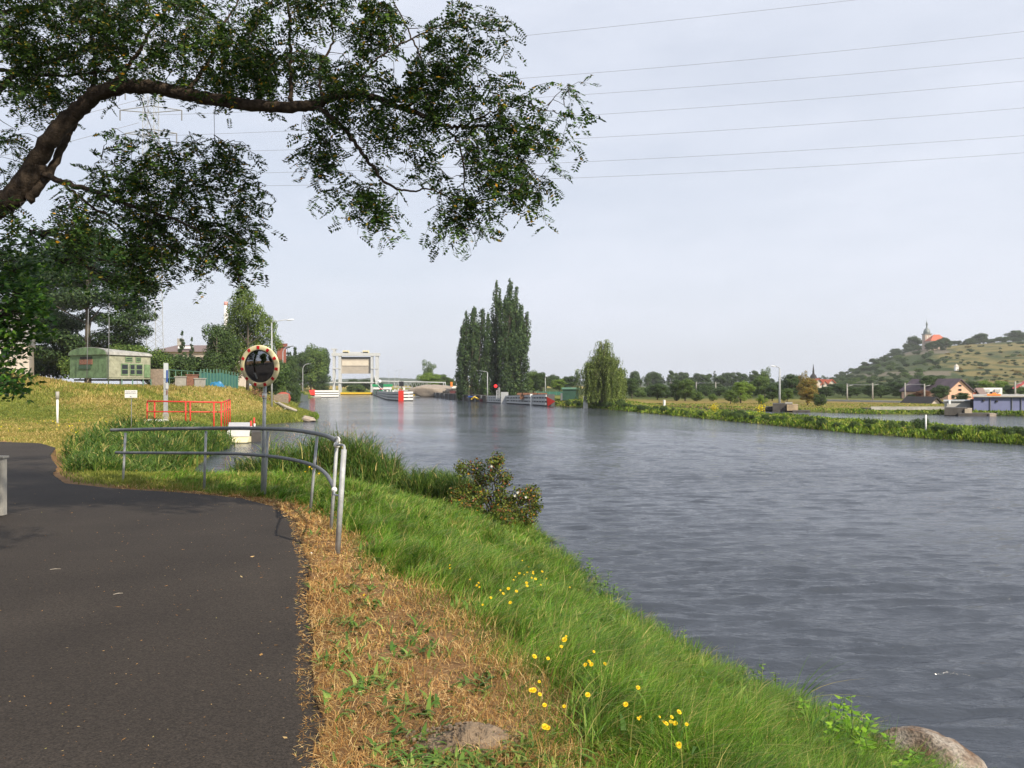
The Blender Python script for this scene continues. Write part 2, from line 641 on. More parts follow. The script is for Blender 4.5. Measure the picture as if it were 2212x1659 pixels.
t.links.new(ml.outputs['Color'], b.inputs['Base Color'])
bu = t.nodes.new('ShaderNodeBump'); bu.inputs['Strength'].default_value = .6; bu.inputs['Distance'].default_value = .006
t.links.new(vo.outputs['Distance'], bu.inputs['Height'])
t.links.new(bu.outputs['Normal'], b.inputs['Normal'])
path = np_mesh('path', np.stack([XX, YY, ZZ], -1), np.stack([a, a + 1, a + m_ + 1, a + m_], -1), am, smooth_=True)
structure(path)

# ------------------------------------------------------------------ water with real waves
wr = np.random.default_rng(3)
NW = 70
lam = np.exp(wr.uniform(np.log(0.14), np.log(0.80), NW))
ang = np.radians(wr.normal(-82, 13, NW))          # travel direction, roughly towards the camera
kx = 2 * np.pi / lam * np.cos(ang); ky = 2 * np.pi / lam * np.sin(ang)
amp = 0.0067 * lam ** 0.97 * wr.uniform(.5, 1.3, NW)
ph = wr.uniform(0, 6.28, NW)


def waves(X, Y):
    sh = X.shape
    x = X.ravel(); y = Y.ravel()
    r = np.hypot(x, y)
    gs = r * 0.0036 + 0.006
    gust = 0.45 + 1.1 * fbm(x / 9, y / 5, 71)
    calm = smooth(-1.2, -6, x) * smooth(34, 24, y)      # sheltered inlet
    gust = gust * (1 - 0.8 * calm)
    z = np.zeros(len(x))
    wx = x + 0.25 * (fbm(x / 1.5, y / 1.5, 77) - .5) * 2
    wy = y + 0.25 * (fbm(x / 1.5, y / 1.5, 79) - .5) * 2
    for i in range(NW):
        f = smooth(0.34, 0.18, gs / lam[i])
        if f.max() <= 0: continue
        s = np.exp(1.6 * np.sin(kx[i] * wx + ky[i] * wy + ph[i]) - 1.6) * 1.6
        z += amp[i] * f * s
    return (z * gust - .03).reshape(sh)


wm = bpy.data.materials.new('river_water')
wm.use_nodes = True
t = wm.node_tree
b = t.nodes['Principled BSDF']
b.inputs['Base Color'].default_value = (.048, .057, .074, 1)
b.inputs['Roughness'].default_value = 0.09
b.inputs['IOR'].default_value = 1.33
tc = t.nodes.new('ShaderNodeTexCoord')
mp1 = t.nodes.new('ShaderNodeMapping'); mp1.inputs['Scale'].default_value = (.6, 2.1, 1)
mp2 = t.nodes.new('ShaderNodeMapping'); mp2.inputs['Scale'].default_value = (.05, .11, 1)
mp3 = t.nodes.new('ShaderNodeMapping'); mp3.inputs['Scale'].default_value = (.13, .50, 1)
w1 = t.nodes.new('ShaderNodeTexNoise'); w1.inputs['Scale'].default_value = 3.2; w1.inputs['Detail'].default_value = 5; w1.inputs['Roughness'].default_value = .6
w2 = t.nodes.new('ShaderNodeTexNoise'); w2.inputs['Scale'].default_value = 1.0; w2.inputs['Detail'].default_value = 4
w3 = t.nodes.new('ShaderNodeTexNoise'); w3.inputs['Scale'].default_value = 1.0; w3.inputs['Detail'].default_value = 3
t.links.new(tc.outputs['Object'], mp1.inputs['Vector']); t.links.new(mp1.outputs['Vector'], w1.inputs['Vector'])
t.links.new(tc.outputs['Object'], mp2.inputs['Vector']); t.links.new(mp2.outputs['Vector'], w2.inputs['Vector'])
t.links.new(tc.outputs['Object'], mp3.inputs['Vector']); t.links.new(mp3.outputs['Vector'], w3.inputs['Vector'])
gm = t.nodes.new('ShaderNodeMapRange')
gm.inputs['From Min'].default_value = .35; gm.inputs['From Max'].default_value = .65
gm.inputs['To Min'].default_value = .25; gm.inputs['To Max'].default_value = 1.0
t.links.new(w2.outputs['Fac'], gm.inputs['Value'])
bu = t.nodes.new('ShaderNodeBump'); bu.inputs['Distance'].default_value = .075
bu3 = t.nodes.new('ShaderNodeBump'); bu3.inputs['Distance'].default_value = .14; bu3.inputs['Strength'].default_value = .6
t.links.new(gm.outputs['Result'], bu.inputs['Strength'])
t.links.new(w1.outputs['Fac'], bu.inputs['Height'])
t.links.new(w3.outputs['Fac'], bu3.inputs['Height'])
t.links.new(bu3.outputs['Normal'], bu.inputs['Normal'])
t.links.new(bu.outputs['Normal'], b.inputs['Normal'])
rw = np.concatenate([[0.05, 2.0], np.geomspace(4.0, 70, 820), np.geomspace(70.5, 500, 120), [900, 1430]])
thw = np.radians(np.concatenate([np.linspace(-44, 44, 900), np.linspace(44, 316, 50)[1:]]))
water, _, _, _ = polar_mesh('water', rw, thw, waves, wm)
structure(water)

# ------------------------------------------------------------------ materials
M = {}
M['galv'] = mat_plain('galvanised steel', (.40, .42, .44), .55, .1, .3, 9, .15, 60)
M['galvdark'] = mat_plain('weathered grey rail paint', (.16, .17, .18), .5, .05, .3, 14)
M['white'] = mat_plain('white paint', (.78, .78, .76), .5, 0, .12, 4)
M['cream'] = mat_plain('yellowed reflective rim', (.72, .66, .42), .45, 0, .08, 5)
M['red'] = mat_plain('red paint', (.62, .035, .022), .45, 0, .2, 8)
M['redrim'] = mat_plain('red reflector', (.55, .012, .02), .35, 0, .1, 20)
M['bark'] = mat_plain('dark fissured bark', (.060, .046, .035), .95, 0, .6, 12, 1.0, 34, .1)
M['twig'] = mat_plain('twig bark', (.05, .042, .033), .9, 0, .4, 20)
M['farbark'] = mat_plain('grey brown bark', (.10, .085, .065), .95, 0, .4, 5)
M['deadwood'] = mat_plain('bleached dead wood', (.42, .38, .32), .9, 0, .4, 9)
M['wagongreen'] = mat_plain('faded green boards', (.15, .24, .12), .8, 0, .45, 3.0, .3, 8)
M['wagonpale'] = mat_plain('peeling pale boards', (.33, .34, .25), .85, 0, .4, 2.5, .3, 10)
M['wagonroof'] = mat_plain('worn tarred roof sheet', (.34, .34, .32), .8, 0, .4, 3)
M['dark'] = mat_plain('dark opening', (.012, .013, .013), .8)
M['glassdark'] = mat_plain('dark window glass', (.02, .025, .03), .12, 0, .0)
M['rust'] = mat_plain('rusty sheet', (.25, .12, .08), .8, 0, .45, 7)
M['greensteel'] = mat_plain('green fence steel', (.10, .22, .16), .6, 0, .2, 10)
M['plank'] = mat_plain('grey brown planks', (.30, .24, .19), .9, 0, .4, 5)
M['bluetarp'] = mat_plain('blue tarpaulin', (.02, .17, .34), .45, 0, .25, 6, .5, 8)
M['concrete'] = mat_plain('weathered concrete', (.36, .35, .32), .9, 0, .3, 2.5, .3, 20)
M['darkconcrete'] = mat_plain('dark wet quay wall', (.060, .056, .052), .85, 0, .5, 1.2)
M['render'] = mat_plain('pale facade', (.62, .55, .48), .9, 0, .15, 1.5)
M['cladding'] = mat_plain('grey cladding', (.42, .42, .42), .7, 0, .1, 1.5)
M['brownroof'] = mat_plain('brown roof', (.19, .14, .135), .85, 0, .15, 1.5)
M['redroof'] = mat_plain('red tile roof', (.50, .14, .08), .85, 0, .3, 2)
M['purpleroof'] = mat_plain('dark slate roof', (.10, .075, .095), .85, 0, .3, 1)
M['orange'] = mat_plain('orange plastic', (.80, .22, .03), .5)
M['pink'] = mat_plain('salmon gable plaster', (.72, .46, .33), .9, 0, .12, 1)
M['chapel'] = mat_plain('church plaster', (.50, .40, .33), .9, 0, .25, .6)
M['copper'] = mat_plain('grey green dome metal', (.20, .23, .23), .55, .3, .3, 1)
M['bluehall'] = mat_plain('dull blue wall panels', (.135, .155, .30), .65, 0, .15, .9)
M['steelwhite'] = mat_plain('pale painted steelwork', (.50, .52, .53), .55, 0, .12, 2)
M['gateplate'] = mat_plain('beige gate plate', (.40, .36, .31), .7, 0, .15, .8)
M['yellow'] = mat_plain('yellow paint', (.72, .48, .03), .5, 0, .15, 2)
M['wallsteel'] = mat_plain('grey ribbed guard rail', (.46, .48, .49), .55, .1, .2, 2)
M['walldark'] = mat_plain('dark gap behind rails', (.075, .085, .09), .8, 0, .3, 2)
M['black'] = mat_plain('black board', (.014, .015, .02), .6)
M['blue'] = mat_plain('blue panel', (.03, .08, .30), .4)
M['greenpaint'] = mat_plain('green paint', (.02, .30, .12), .5, 0, .2, 2)
M['rock'] = mat_plain('pale granite', (.38, .32, .26), .9, 0, .45, 6, .9, 30)
M['woodpile'] = mat_plain('rusty brown load', (.20, .10, .06), .9, 0, .5, 3)
M['barge'] = mat_plain('barge black hull', (.03, .028, .028), .7, 0, .3, 1.5)
M['maroon'] = mat_plain('maroon hull', (.12, .03, .035), .7, 0, .3, 2)
M['lampglass'] = mat_plain('lamp cover', (.80, .82, .84), .2)
M['ink'] = mat_plain('grey print', (.25, .25, .26), .7)
M['wire'] = mat_plain('overhead wire', (.20, .21, .24), .6)
M['mirror'] = mat_plain('convex mirror surface', (.30, .31, .33), .02, 1.0)
M['rubber'] = mat_plain('black rubber seal', (.015, .015, .015), .5)
M['sandpile'] = mat_plain('sand heap', (.32, .27, .22), .95, 0, .3, 1.5)

L = {}
L['robinia'] = mat_leaf('robinia leaves', [(0, lin(34, 54, 24)), (.55, lin(50, 78, 30)), (.93, lin(88, 118, 42)), (.975, lin(150, 132, 40)), (1, lin(206, 150, 40))], .24, .5, .5, .3)
L['maple'] = mat_leaf('maple leaves', [(0, lin(42, 76, 28)), (.6, lin(60, 102, 34)), (1, lin(112, 146, 46))], .35, .4, 1.2, .3)
L['poplar'] = mat_leaf('poplar leaves', [(0, lin(44, 64, 38)), (.6, lin(56, 80, 44)), (1, lin(84, 104, 56))], .12, .6, .22, .3)
L['dark'] = mat_leaf('dark green leaves', [(0, lin(52, 74, 40)), (.6, lin(68, 92, 48)), (1, lin(92, 114, 58))], .2, .6, .35, .35)
L['mid'] = mat_leaf('mid green leaves', [(0, lin(72, 98, 48)), (.6, lin(90, 116, 54)), (1, lin(120, 140, 66))], .25, .6, .35, .3)
L['bright'] = mat_leaf('bright green leaves', [(0, lin(98, 126, 46)), (.6, lin(116, 146, 54)), (1, lin(146, 166, 66))], .3, .6, .35, .25)
L['autumn'] = mat_leaf('yellowing leaves', [(0, lin(104, 112, 54)), (.5, lin(134, 128, 58)), (1, lin(176, 128, 60))], .25, .6, .4, .25)
L['brownleaf'] = mat_leaf('dry brown leaves', [(0, lin(100, 74, 58)), (1, lin(150, 108, 80))], .2, .7, .4, .25)
L['willow'] = mat_leaf('willow leaves', [(0, lin(84, 104, 50)), (.6, lin(108, 126, 62)), (1, lin(140, 152, 84))], .25, .6, .3, .3)
L['pine'] = mat_leaf('pine needles', [(0, lin(36, 58, 32)), (.6, lin(54, 78, 42)), (1, lin(84, 104, 56))], .12, .6, .45, .35)
L['birch'] = mat_leaf('birch leaves', [(0, lin(76, 100, 44)), (.6, lin(98, 122, 52)), (1, lin(130, 146, 66))], .25, .6, .4, .35)
L['bush'] = mat_leaf('bramble leaves', [(0, lin(50, 66, 30)), (.55, lin(84, 102, 40)), (.80, lin(122, 130, 48)), (.88, lin(104, 66, 42)), (.97, lin(142, 80, 52)), (1, lin(206, 156, 44))], .25, .5, 3.0, .35)
L['nettle'] = mat_leaf('nettle leaves', [(0, lin(92, 134, 36)), (.6, lin(124, 168, 44)), (1, lin(158, 196, 62))], .35, .4, 3, .2)
L['weed'] = mat_leaf('broad weed leaves', [(0, lin(70, 104, 44)), (.7, lin(98, 132, 54)), (1, lin(136, 158, 80))], .25, .5, 3, .25)
L['grass'] = mat_leaf('fresh grass blades', [(0, lin(72, 108, 32)), (.5, lin(100, 142, 42)), (.78, lin(132, 166, 62)), (.88, lin(158, 160, 84)), (1, lin(204, 184, 122))], .32, .45, 1.8, .42)
L['reed'] = mat_leaf('reed blades', [(0, lin(54, 84, 32)), (.6, lin(80, 112, 42)), (.88, lin(116, 134, 60)), (1, lin(186, 166, 106))], .3, .5, .8, .3)
L['spit'] = mat_leaf('bank herbs', [(0, lin(62, 88, 28)), (.5, lin(94, 124, 36)), (.85, lin(130, 150, 48)), (1, lin(164, 164, 70))], .3, .6, .25, .35)
L['straw'] = mat_leaf('dry grass blades', [(0, lin(122, 86, 52)), (.35, lin(170, 128, 76)), (.7, lin(204, 166, 106)), (.9, lin(230, 202, 150)), (1, lin(148, 150, 72))], .25, .7, 2.2, .28, .1)
L['hay'] = mat_leaf('yellowed lawn blades', [(0, lin(122, 120, 60)), (.4, lin(150, 138, 76)), (.8, lin(176, 156, 96)), (1, lin(202, 182, 126))], .25, .7, .35, .25, .1)
L['lawn'] = mat_leaf('lawn blades', [(0, lin(92, 108, 42)), (.5, lin(122, 132, 58)), (1, lin(154, 154, 80))], .3, .6, .35, .25, .1)
L['panicle'] = mat_leaf('reed panicles', [(0, lin(140, 112, 92)), (1, lin(192, 164, 134))], .3, .8, 2, .2, .1)


# ------------------------------------------------------------------ foliage builders
def rand_unit(n, rng):
    v = rng.normal(size=(n, 3))
    return v / np.linalg.norm(v, axis=1)[:, None]


def leaf_quads(Cn, N, Ln, Wd, rng, T=None, fold=0.18):
    """one folded diamond per leaf: centre, normal, length, width"""
    n = len(Cn)
    N = N / (np.linalg.norm(N, axis=1)[:, None] + 1e-9)
    if T is None:
        T = rand_unit(n, rng)
    T = T - N * (T * N).sum(1)[:, None]
    T = T / (np.linalg.norm(T, axis=1)[:, None] + 1e-9)
    B = np.cross(N, T)
    Ln = np.asarray(Ln).reshape(-1, 1); Wd = np.asarray(Wd).reshape(-1, 1)
    a = Cn - T * Ln / 2
    b_ = Cn + B * Wd / 2 - N * Wd * fold - T * Ln * .08
    c = Cn + T * Ln / 2
    d = Cn - B * Wd / 2 - N * Wd * fold - T * Ln * .08
    V = np.stack([a, b_, c, d], 1).reshape(-1, 3)
    Fq = np.arange(n * 4).reshape(-1, 4)
    return V, Fq


def blob_leaves(blobs, dens, size, rng, aspect=.62, shell=.55, drop=0.0, nj=.75):
    Cs = []; Ns = []
    for (c, r) in blobs:
        c = np.array(c, float); r = np.array(r, float)
        n = max(3, int(dens * (r[0] * r[1] + r[0] * r[2] + r[1] * r[2]) / 3 / (size * size)))
        u = rand_unit(n, rng)
        q = shell + (1 - shell) * rng.random(n) ** .7
        q *= 1 + 0.28 * (vnoise(u[:, 0] * 3 + c[0] * 7, u[:, 1] * 3 + u[:, 2] * 2.3, 5) - .4)
        p = c + u * r * q[:, None]
        Cs.append(p)
        nn = u / r * r.mean() + rand_unit(n, rng) * nj
        nn[:, 2] += .25
        Ns.append(nn)
    Cn = np.concatenate(Cs); N = np.concatenate(Ns)
    s = size * rng.uniform(.6, 1.35, len(Cn))
    T = rand_unit(len(Cn), rng); T[:, 2] -= drop
    return leaf_quads(Cn, N, s, s * aspect, rng, T)


def crown_envelope(kind, rng):
    """blobs of a unit-height tree standing on the origin, and limb end points"""
    bl = []
    if kind == 'round':
        for k in range(40):
            u = rand_unit(1, rng)[0]
            q = rng.random() ** .45
            r = rng.uniform(.075, .15)
            c = np.array([0, 0, .50]) + u * np.array([.29, .29, .42]) * q
            if c[2] < .10: c[2] = .10 + rng.random() * .1
            bl.append((c, (r, r, r * .85)))
    elif kind == 'tall':
        for k in range(34):
            z = rng.uniform(.1, .93)
            w = .20 * math.sin(min(1, (1.03 - z) * 1.6) * math.pi / 2) * (0.6 + .4 * min(1, z / .35))
            a = rng.uniform(0, 6.28); q = rng.random() ** .5
            r = rng.uniform(.055, .11)
            bl.append((np.array([math.cos(a) * w * q, math.sin(a) * w * q, z - .02]), (r, r, r * 1.1)))
    elif kind == 'loose':
        for k in range(22):
            z = rng.uniform(.35, .95)
            w = .30 * (z - .15)
            a = rng.uniform(0, 6.28); q = rng.uniform(.2, 1)
            r = rng.uniform(.05, .095)
            bl.append((np.array([math.cos(a) * w * q, math.sin(a) * w * q, z - .03]), (r, r, r * 1.2)))
    elif kind == 'spruce':
        for k in range(46):
            z = rng.uniform(.08, .97)
            w = .23 * (1.02 - z)
            a = rng.uniform(0, 6.28)
            r = .035 + .07 * (1 - z)
            bl.append((np.array([math.cos(a) * w * .8, math.sin(a) * w * .8, z]), (r, r, r * .45)))
    elif kind == 'bush':
        for k in range(20):
            u = rand_unit(1, rng)[0]
            q = rng.random() ** .5
            r = rng.uniform(.14, .26)
            c = np.array([0, 0, .42]) + u * np.array([.55, .55, .36]) * q
            c[2] = max(c[2], .12)
            bl.append((c, (r, r, r * .85)))
    return bl


def make_proto(name, kind, leafm, seed, size=.03, dens=5.0, name_crown='crown'):
    rng = np.random.default_rng(seed)
    bl = crown_envelope(kind, rng)
    V, Fq = blob_leaves(bl, dens, size, rng)
    root = bpy.data.objects.new(name, None)
    C.objects.link(root)
    np_mesh(name_crown, V, Fq, leafm, root)
    mb = MB()
    if kind == 'bush':
        for k in range(5):
            c = bl[k * 3][0]
            mb.tube([(c[0] * .05, c[1] * .05, -.05), (c[0] * .4, c[1] * .4, c[2] * .5), tuple(c)], [.03, .02, .008], 5)
        mb.build('stem', M['farbark'], root, sm=True)
    else:
        r0 = .018
        lean = rng.uniform(-.02, .02, 2)
        top = .93 if kind == 'spruce' else .72
        mb.tube([(0, 0, -.06), (lean[0] * .3, lean[1] * .3, .15), (lean[0], lean[1], .4), (lean[0] * 1.3, lean[1], top)], [r0 * 1.3, r0, r0 * .7, r0 * .2], 7)
        for k in range(9 if kind != 'spruce' else 0):
            c = bl[k * 2][0]
            z0 = rng.uniform(.2, .45)
            mb.tube([(lean[0] * z0 * 2, lean[1] * z0 * 2, min(z0, c[2])), (c[0] * .45, c[1] * .45, (z0 + c[2]) / 2), tuple(c)], [r0 * .5, r0 * .35, r0 * .12], 5, False)
        mb.build('trunk', M['farbark'], root, sm=True)
    return root


PROTO_W = {'round': .74, 'tall': .44, 'loose': .62, 'spruce': .50, 'bush': 1.35}
PROTOS = {}
PK = {}
PNAME = {'round': 'deciduous_tree', 'tall': 'tall_tree', 'loose': 'open_crowned_tree', 'spruce': 'spruce_tree', 'bush': 'shrub'}


def proto(key):
    """kind_leaf_seed -> (object, used flag)"""
    if key not in PROTOS:
        kind, lf, sd_ = key.split(':')
        dn = {'round': 26, 'tall': 24, 'loose': 18, 'spruce': 26, 'bush': 22}[kind]
        sz = {'round': .030, 'tall': .026, 'loose': .026, 'spruce': .03, 'bush': .06}[kind]
        PROTOS[key] = make_proto(PNAME[kind], kind, L[lf], int(sd_) * 17 + len(kind), sz, dn)
        PK[key] = False
    return PROTOS[key]


def place_tree(key, px, d, ytop, wpx, label, cat='tree', group=None, zoff=0.0, x=None):
    p = proto(key)
    o = p if not PK[key] else copy_tree(p)
    PK[key] = True
    xw = (px - CX) * d / F if x is None else x
    z0 = gh(xw, d) + zoff
    H = EYE + (HY - ytop) * d / F - z0
    w = wpx * d / F
    kind = key.split(':')[0]
    s = w / PROTO_W[kind]
    s = min(max(s, H * .45), H * 2.2)
    o.location = (xw, d, z0)
    o.scale = (s, s, H)
    o.rotation_euler = (0, 0, random.uniform(0, 6.28))
    for k in ('label', 'category', 'group', 'kind'):
        if k in o.keys(): del o[k]
    tag(o, label, cat, group)
    return o


# ---- grass blades
def blades(x, y, z, Ln, Wd, lean, az, rng, seg=3, tw=None):
    """curved tapering blades rooted at x,y,z"""
    n = len(x)
    base = np.stack([x, y, z], 1)
    dirv = np.stack([np.cos(az), np.sin(az), np.zeros(n)], 1)
    fa = rng.uniform(0, 2 * np.pi, n) if tw is None else tw
    side = np.stack([np.cos(fa), np.sin(fa), np.zeros(n)], 1)
    ts = np.linspace(0, 1, seg + 1)
    rows = []
    for t_ in ts[:-1]:
        p = base + dirv * (Ln * lean * t_ ** 1.8)[:, None]
        p[:, 2] += Ln * (t_ * (1 - .45 * lean * t_))
        w = (Wd * (1 - t_ ** 1.6 * .85) / 2)[:, None]
        rows.append(p - side * w); rows.append(p + side * w)
    p = base + dirv * (Ln * lean)[:, None]
    p[:, 2] += Ln * (1 - .45 * lean)
    rows.append(p - side * (Wd * .06)[:, None]); rows.append(p + side * (Wd * .06)[:, None])
    k = len(rows)
    V = np.stack(rows, 1).reshape(-1, 3)
    b0 = (np.arange(n) * k)[:, None]
    fs = []
    for s_ in range(seg):
        fs.append(np.concatenate([b0 + 2 * s_, b0 + 2 * s_ + 1, b0 + 2 * s_ + 3, b0 + 2 * s_ + 2], 1))
    return V, np.stack(fs, 1).reshape(-1, 4)


def join_arr(parts):
    Vs = []; Fs = []; o = 0
    for V, Fq in parts:
        Vs.append(V); Fs.append(Fq + o); o += len(V)
    return np.concatenate(Vs), np.concatenate(Fs)


def scatter(n, xr, yr, keep, rng, dexp=1.4):
    """points whose density falls with distance from the path's near end"""
    lo, hi = yr
    u = rng.random(n)
    # density ~ y^-dexp
    e = 1 - dexp
    y = (lo ** e + u * (hi ** e - lo ** e)) ** (1 / e) if abs(e) > 1e-6 else lo * (hi / lo) ** u
    x = rng.uniform(xr[0], xr[1], n)
    k = keep(x, y)
    return x[k], y[k]


def scatter_w(n, tx, yr, keep, rng, dexp=1.4):
    lo, hi = yr
    e = 1 - dexp
    u = rng.random(n)
    y = (lo ** e + u * (hi ** e - lo ** e)) ** (1 / e) if abs(e) > 1e-6 else lo * (hi / lo) ** u
    x = y * rng.uniform(tx[0], tx[1], n)
    k = keep(x, y)
    return x[k], y[k]


# ------------------------------------------------------------------ near bank vegetation (uncountable: stuff)
rg = np.random.default_rng(11)


def keep_bank(x, y):
    s = sdist(x, y, LEFT)
    return (s > -.12) & (x > path_edge(y) - .02) & (x < .9 * y)


# green grass on the slope
x, y = scatter(520000, (-7, 5), (2.2, 17), keep_bank, rg, 1.75)
g = greenness(x, y)
s = sdist(x, y, LEFT)
k = rg.random(len(x)) < (g * 1.0 + .02)
x, y, g, s = x[k], y[k], g[k], s[k]
clump = np.clip(.5 + 1.5 * (.55 * fbm(x * 1.7, y * 1.7, 51) + .45 * vnoise(x * 5.5, y * 5.5, 52) - .5), 0, 1)
k = rg.random(len(x)) < .35 + 1.0 * clump
x, y, g, s, clump = x[k], y[k], g[k], s[k], clump[k]
r_ = np.hypot(x, y)
Ln = (.07 + .19 * g * (.2 + clump * 1.1)) * rg.uniform(.5, 1.3, len(x))
Ln *= np.interp(y, [0, 9, 14], [1, .9, .8])
Wd = np.maximum(.0045, r_ * .00085) * rg.uniform(.7, 1.3, len(x))
az = np.radians(-20) + rg.normal(0, .75, len(x)) + (fbm(x * 1.4, y * 1.4, 57) - .5) * 6
lean = np.clip(rg.normal(.62, .25, len(x)), .1, 1.2)
V, Fq = blades(x, y, height(x, y) - .01, Ln, Wd, lean, az, rg, 3)
parts = [(V, Fq)]
nt_ = 2400
tx = rg.uniform(-5, 5, nt_); ty = 2.4 + (rg.random(nt_) ** 1.5) * 13
kk = keep_bank(tx, ty) & (greenness(tx, ty) > .55)
tx, ty = tx[kk], ty[kk]
per = 46
X_ = np.repeat(tx, per) + rg.normal(0, .035, len(tx) * per); Y_ = np.repeat(ty, per) + rg.normal(0, .035, len(tx) * per)
A_ = np.repeat(rg.normal(-.5, 1.0, len(tx)), per) + rg.normal(0, .55, len(X_))
L_ = np.repeat(rg.uniform(.16, .36, len(tx)), per) * rg.uniform(.6, 1.2, len(X_)) * np.interp(Y_, [0, 9, 14], [1, .9, .75])
parts.append(blades(X_, Y_, height(X_, Y_) - .01, L_, np.maximum(.0052, np.hypot(X_, Y_) * .0009) * rg.uniform(.7, 1.3, len(X_)), np.clip(rg.normal(.9, .2, len(X_)), .3, 1.3), A_, rg, 4, A_ + 1.57 + rg.normal(0, .4, len(X_))))
# thin upright seed stalks
n_ = 2600
X_ = rg.uniform(-5, 5, n_); Y_ = 2.5 + rg.random(n_) ** 1.3 * 13
kk = keep_bank(X_, Y_) & (greenness(X_, Y_) > .3)
X_, Y_ = X_[kk], Y_[kk]
parts.append(blades(X_, Y_, height(X_, Y_), rg.uniform(.25, .48, len(X_)), np.full(len(X_), .004), rg.uniform(.05, .5, len(X_)), rg.uniform(0, 6.28, len(X_)), rg, 3))
V, Fq = join_arr(parts)
o = np_mesh('green_grass', V, Fq, L['grass'])
tag(o, 'lush green grass combed over the slope down to the water', 'grass', kind='stuff')

# dry turf
x, y = scatter(420000, (-7, 5), (2.2, 15), keep_bank, rg, 1.8)
g = greenness(x, y)
k = rg.random(len(x)) < (1.05 - g) * .9
x, y, g = x[k], y[k], g[k]
c2 = fbm(x * 2.6, y * 2.6, 81)
k = rg.random(len(x)) < .25 + 1.5 * (c2 - .25)
x, y, g, c2 = x[k], y[k], g[k], c2[k]
r_ = np.hypot(x, y)
Ln = (.03 + .07 * c2 + .05 * g) * rg.uniform(.5, 1.5, len(x))
Wd = np.maximum(.0028, r_ * .0008) * rg.uniform(.7, 1.3, len(x))
az = rg.uniform(0, 6.28, len(x))
lean = np.clip(rg.normal(.95, .4, len(x)), .1, 1.75)
V1 = blades(x, y, height(x, y) - .004, Ln, Wd, lean, az, rg, 2)
# litter straws lying flat, also spilling on the asphalt edge
n = 42000
y = rg.uniform(0, 1, n) ** 1.7 * 11 + 2.2
x = path_edge(y) + np.abs(rg.normal(0, 1, n)) ** 1.3 * .9 - .10
k = (x < 3) & (greenness(x, y) < .6)
x, y = x[k], y[k]
onp = x < path_edge(y)
k = ~onp | (rg.random(len(x)) < .35)
x, y, onp = x[k], y[k], onp[k]
z = np.where(onp, path_z(y) + .008, height(x, y) + .012)
n = len(x)
Cn = np.stack([x, y, z], 1)
N = np.stack([rg.normal(0, .25, n), rg.normal(0, .25, n), np.ones(n)], 1)
r_ = np.hypot(x, y)
V2 = leaf_quads(Cn, N, rg.uniform(.02, .075, n), np.maximum(.0035, r_ * .0009), rg, None, .05)
V, Fq = join_arr([V1, V2])
o = np_mesh('dry_grass', V, Fq, L['straw'])
tag(o, 'scorched brown grass and straw along the asphalt edge', 'dry grass', kind='stuff')

# broad weeds in the dry turf
ws = []
wc = [(-.75, 3.3), (-.55, 3.7), (-.95, 4.2), (-.75, 4.5), (-1.05, 4.9), (-.35, 3.45), (-.1, 3.3), (.2, 3.35), (-.2, 3.6), (-1.2, 5.6),
      (-.6, 5.1), (-1.3, 6.5), (-.5, 4.1), (.4, 3.4), (.75, 3.6), (-.9, 3.0), (-.3, 2.9), (.1, 2.8), (.6, 3.0), (-1.1, 6.1), (-.15, 4.4), (1.1, 4.2), (1.0, 3.4), (-.32, 3.5), (-.2, 3.42), (-.05, 3.46), (-.42, 3.62), (.1, 3.52)]
for (cx_, cy_) in wc:
    k = 34
    xx = cx_ + rg.normal(0, .09, k); yy = cy_ + rg.normal(0, .10, k)
    az = rg.uniform(0, 6.28, k)
    ws.append(blades(xx, yy, height(xx, yy), rg.uniform(.04, .09, k), rg.uniform(.018, .036, k), rg.uniform(.8, 1.35, k), az, rg, 3, az + 1.57))
n = 1500
xx = rg.uniform(-1.6, 3, n); yy = rg.uniform(2.6, 9, n)
k = (xx > path_edge(yy) + .05) & (sdist(xx, yy, LEFT) > .3)
xx, yy = xx[k], yy[k]; n = len(xx)
az = rg.uniform(0, 6.28, n)
ws.append(blades(xx, yy, height(xx, yy), rg.uniform(.03, .075, n), rg.uniform(.009, .02, n), rg.uniform(.7, 1.3, n), az, rg, 3, az + 1.57))
n = 5200
xx = rg.uniform(-3, 5, n); yy = 2.6 + rg.random(n) ** 1.4 * 12
k = keep_bank(xx, yy) & (fbm(xx * 1.3, yy * 1.3, 97) > .5)
xx, yy = xx[k], yy[k]; n = len(xx)
az = rg.uniform(0, 6.28, n)
ws.append(blades(xx, yy, height(xx, yy) + rg.uniform(0, .14, n) * greenness(xx, yy), rg.uniform(.06, .13, n), rg.uniform(.014, .032, n), rg.uniform(.7, 1.3, n), az, rg, 3, az + 1.57))
V, Fq = join_arr(ws)
o = np_mesh('weeds', V, Fq, L['weed'])
tag(o, 'broad leaved weeds spread through the dry turf', 'weeds', kind='stuff')

# lawn beyond the railing and on the far left slope
rg = np.random.default_rng(12)


def keep_lawn(x, y):
    s = sdist(x, y, LEFT)
    return (s > .0) & ~((x < path_edge(y) + .15) & (y < 26)) & (y > 12.5)


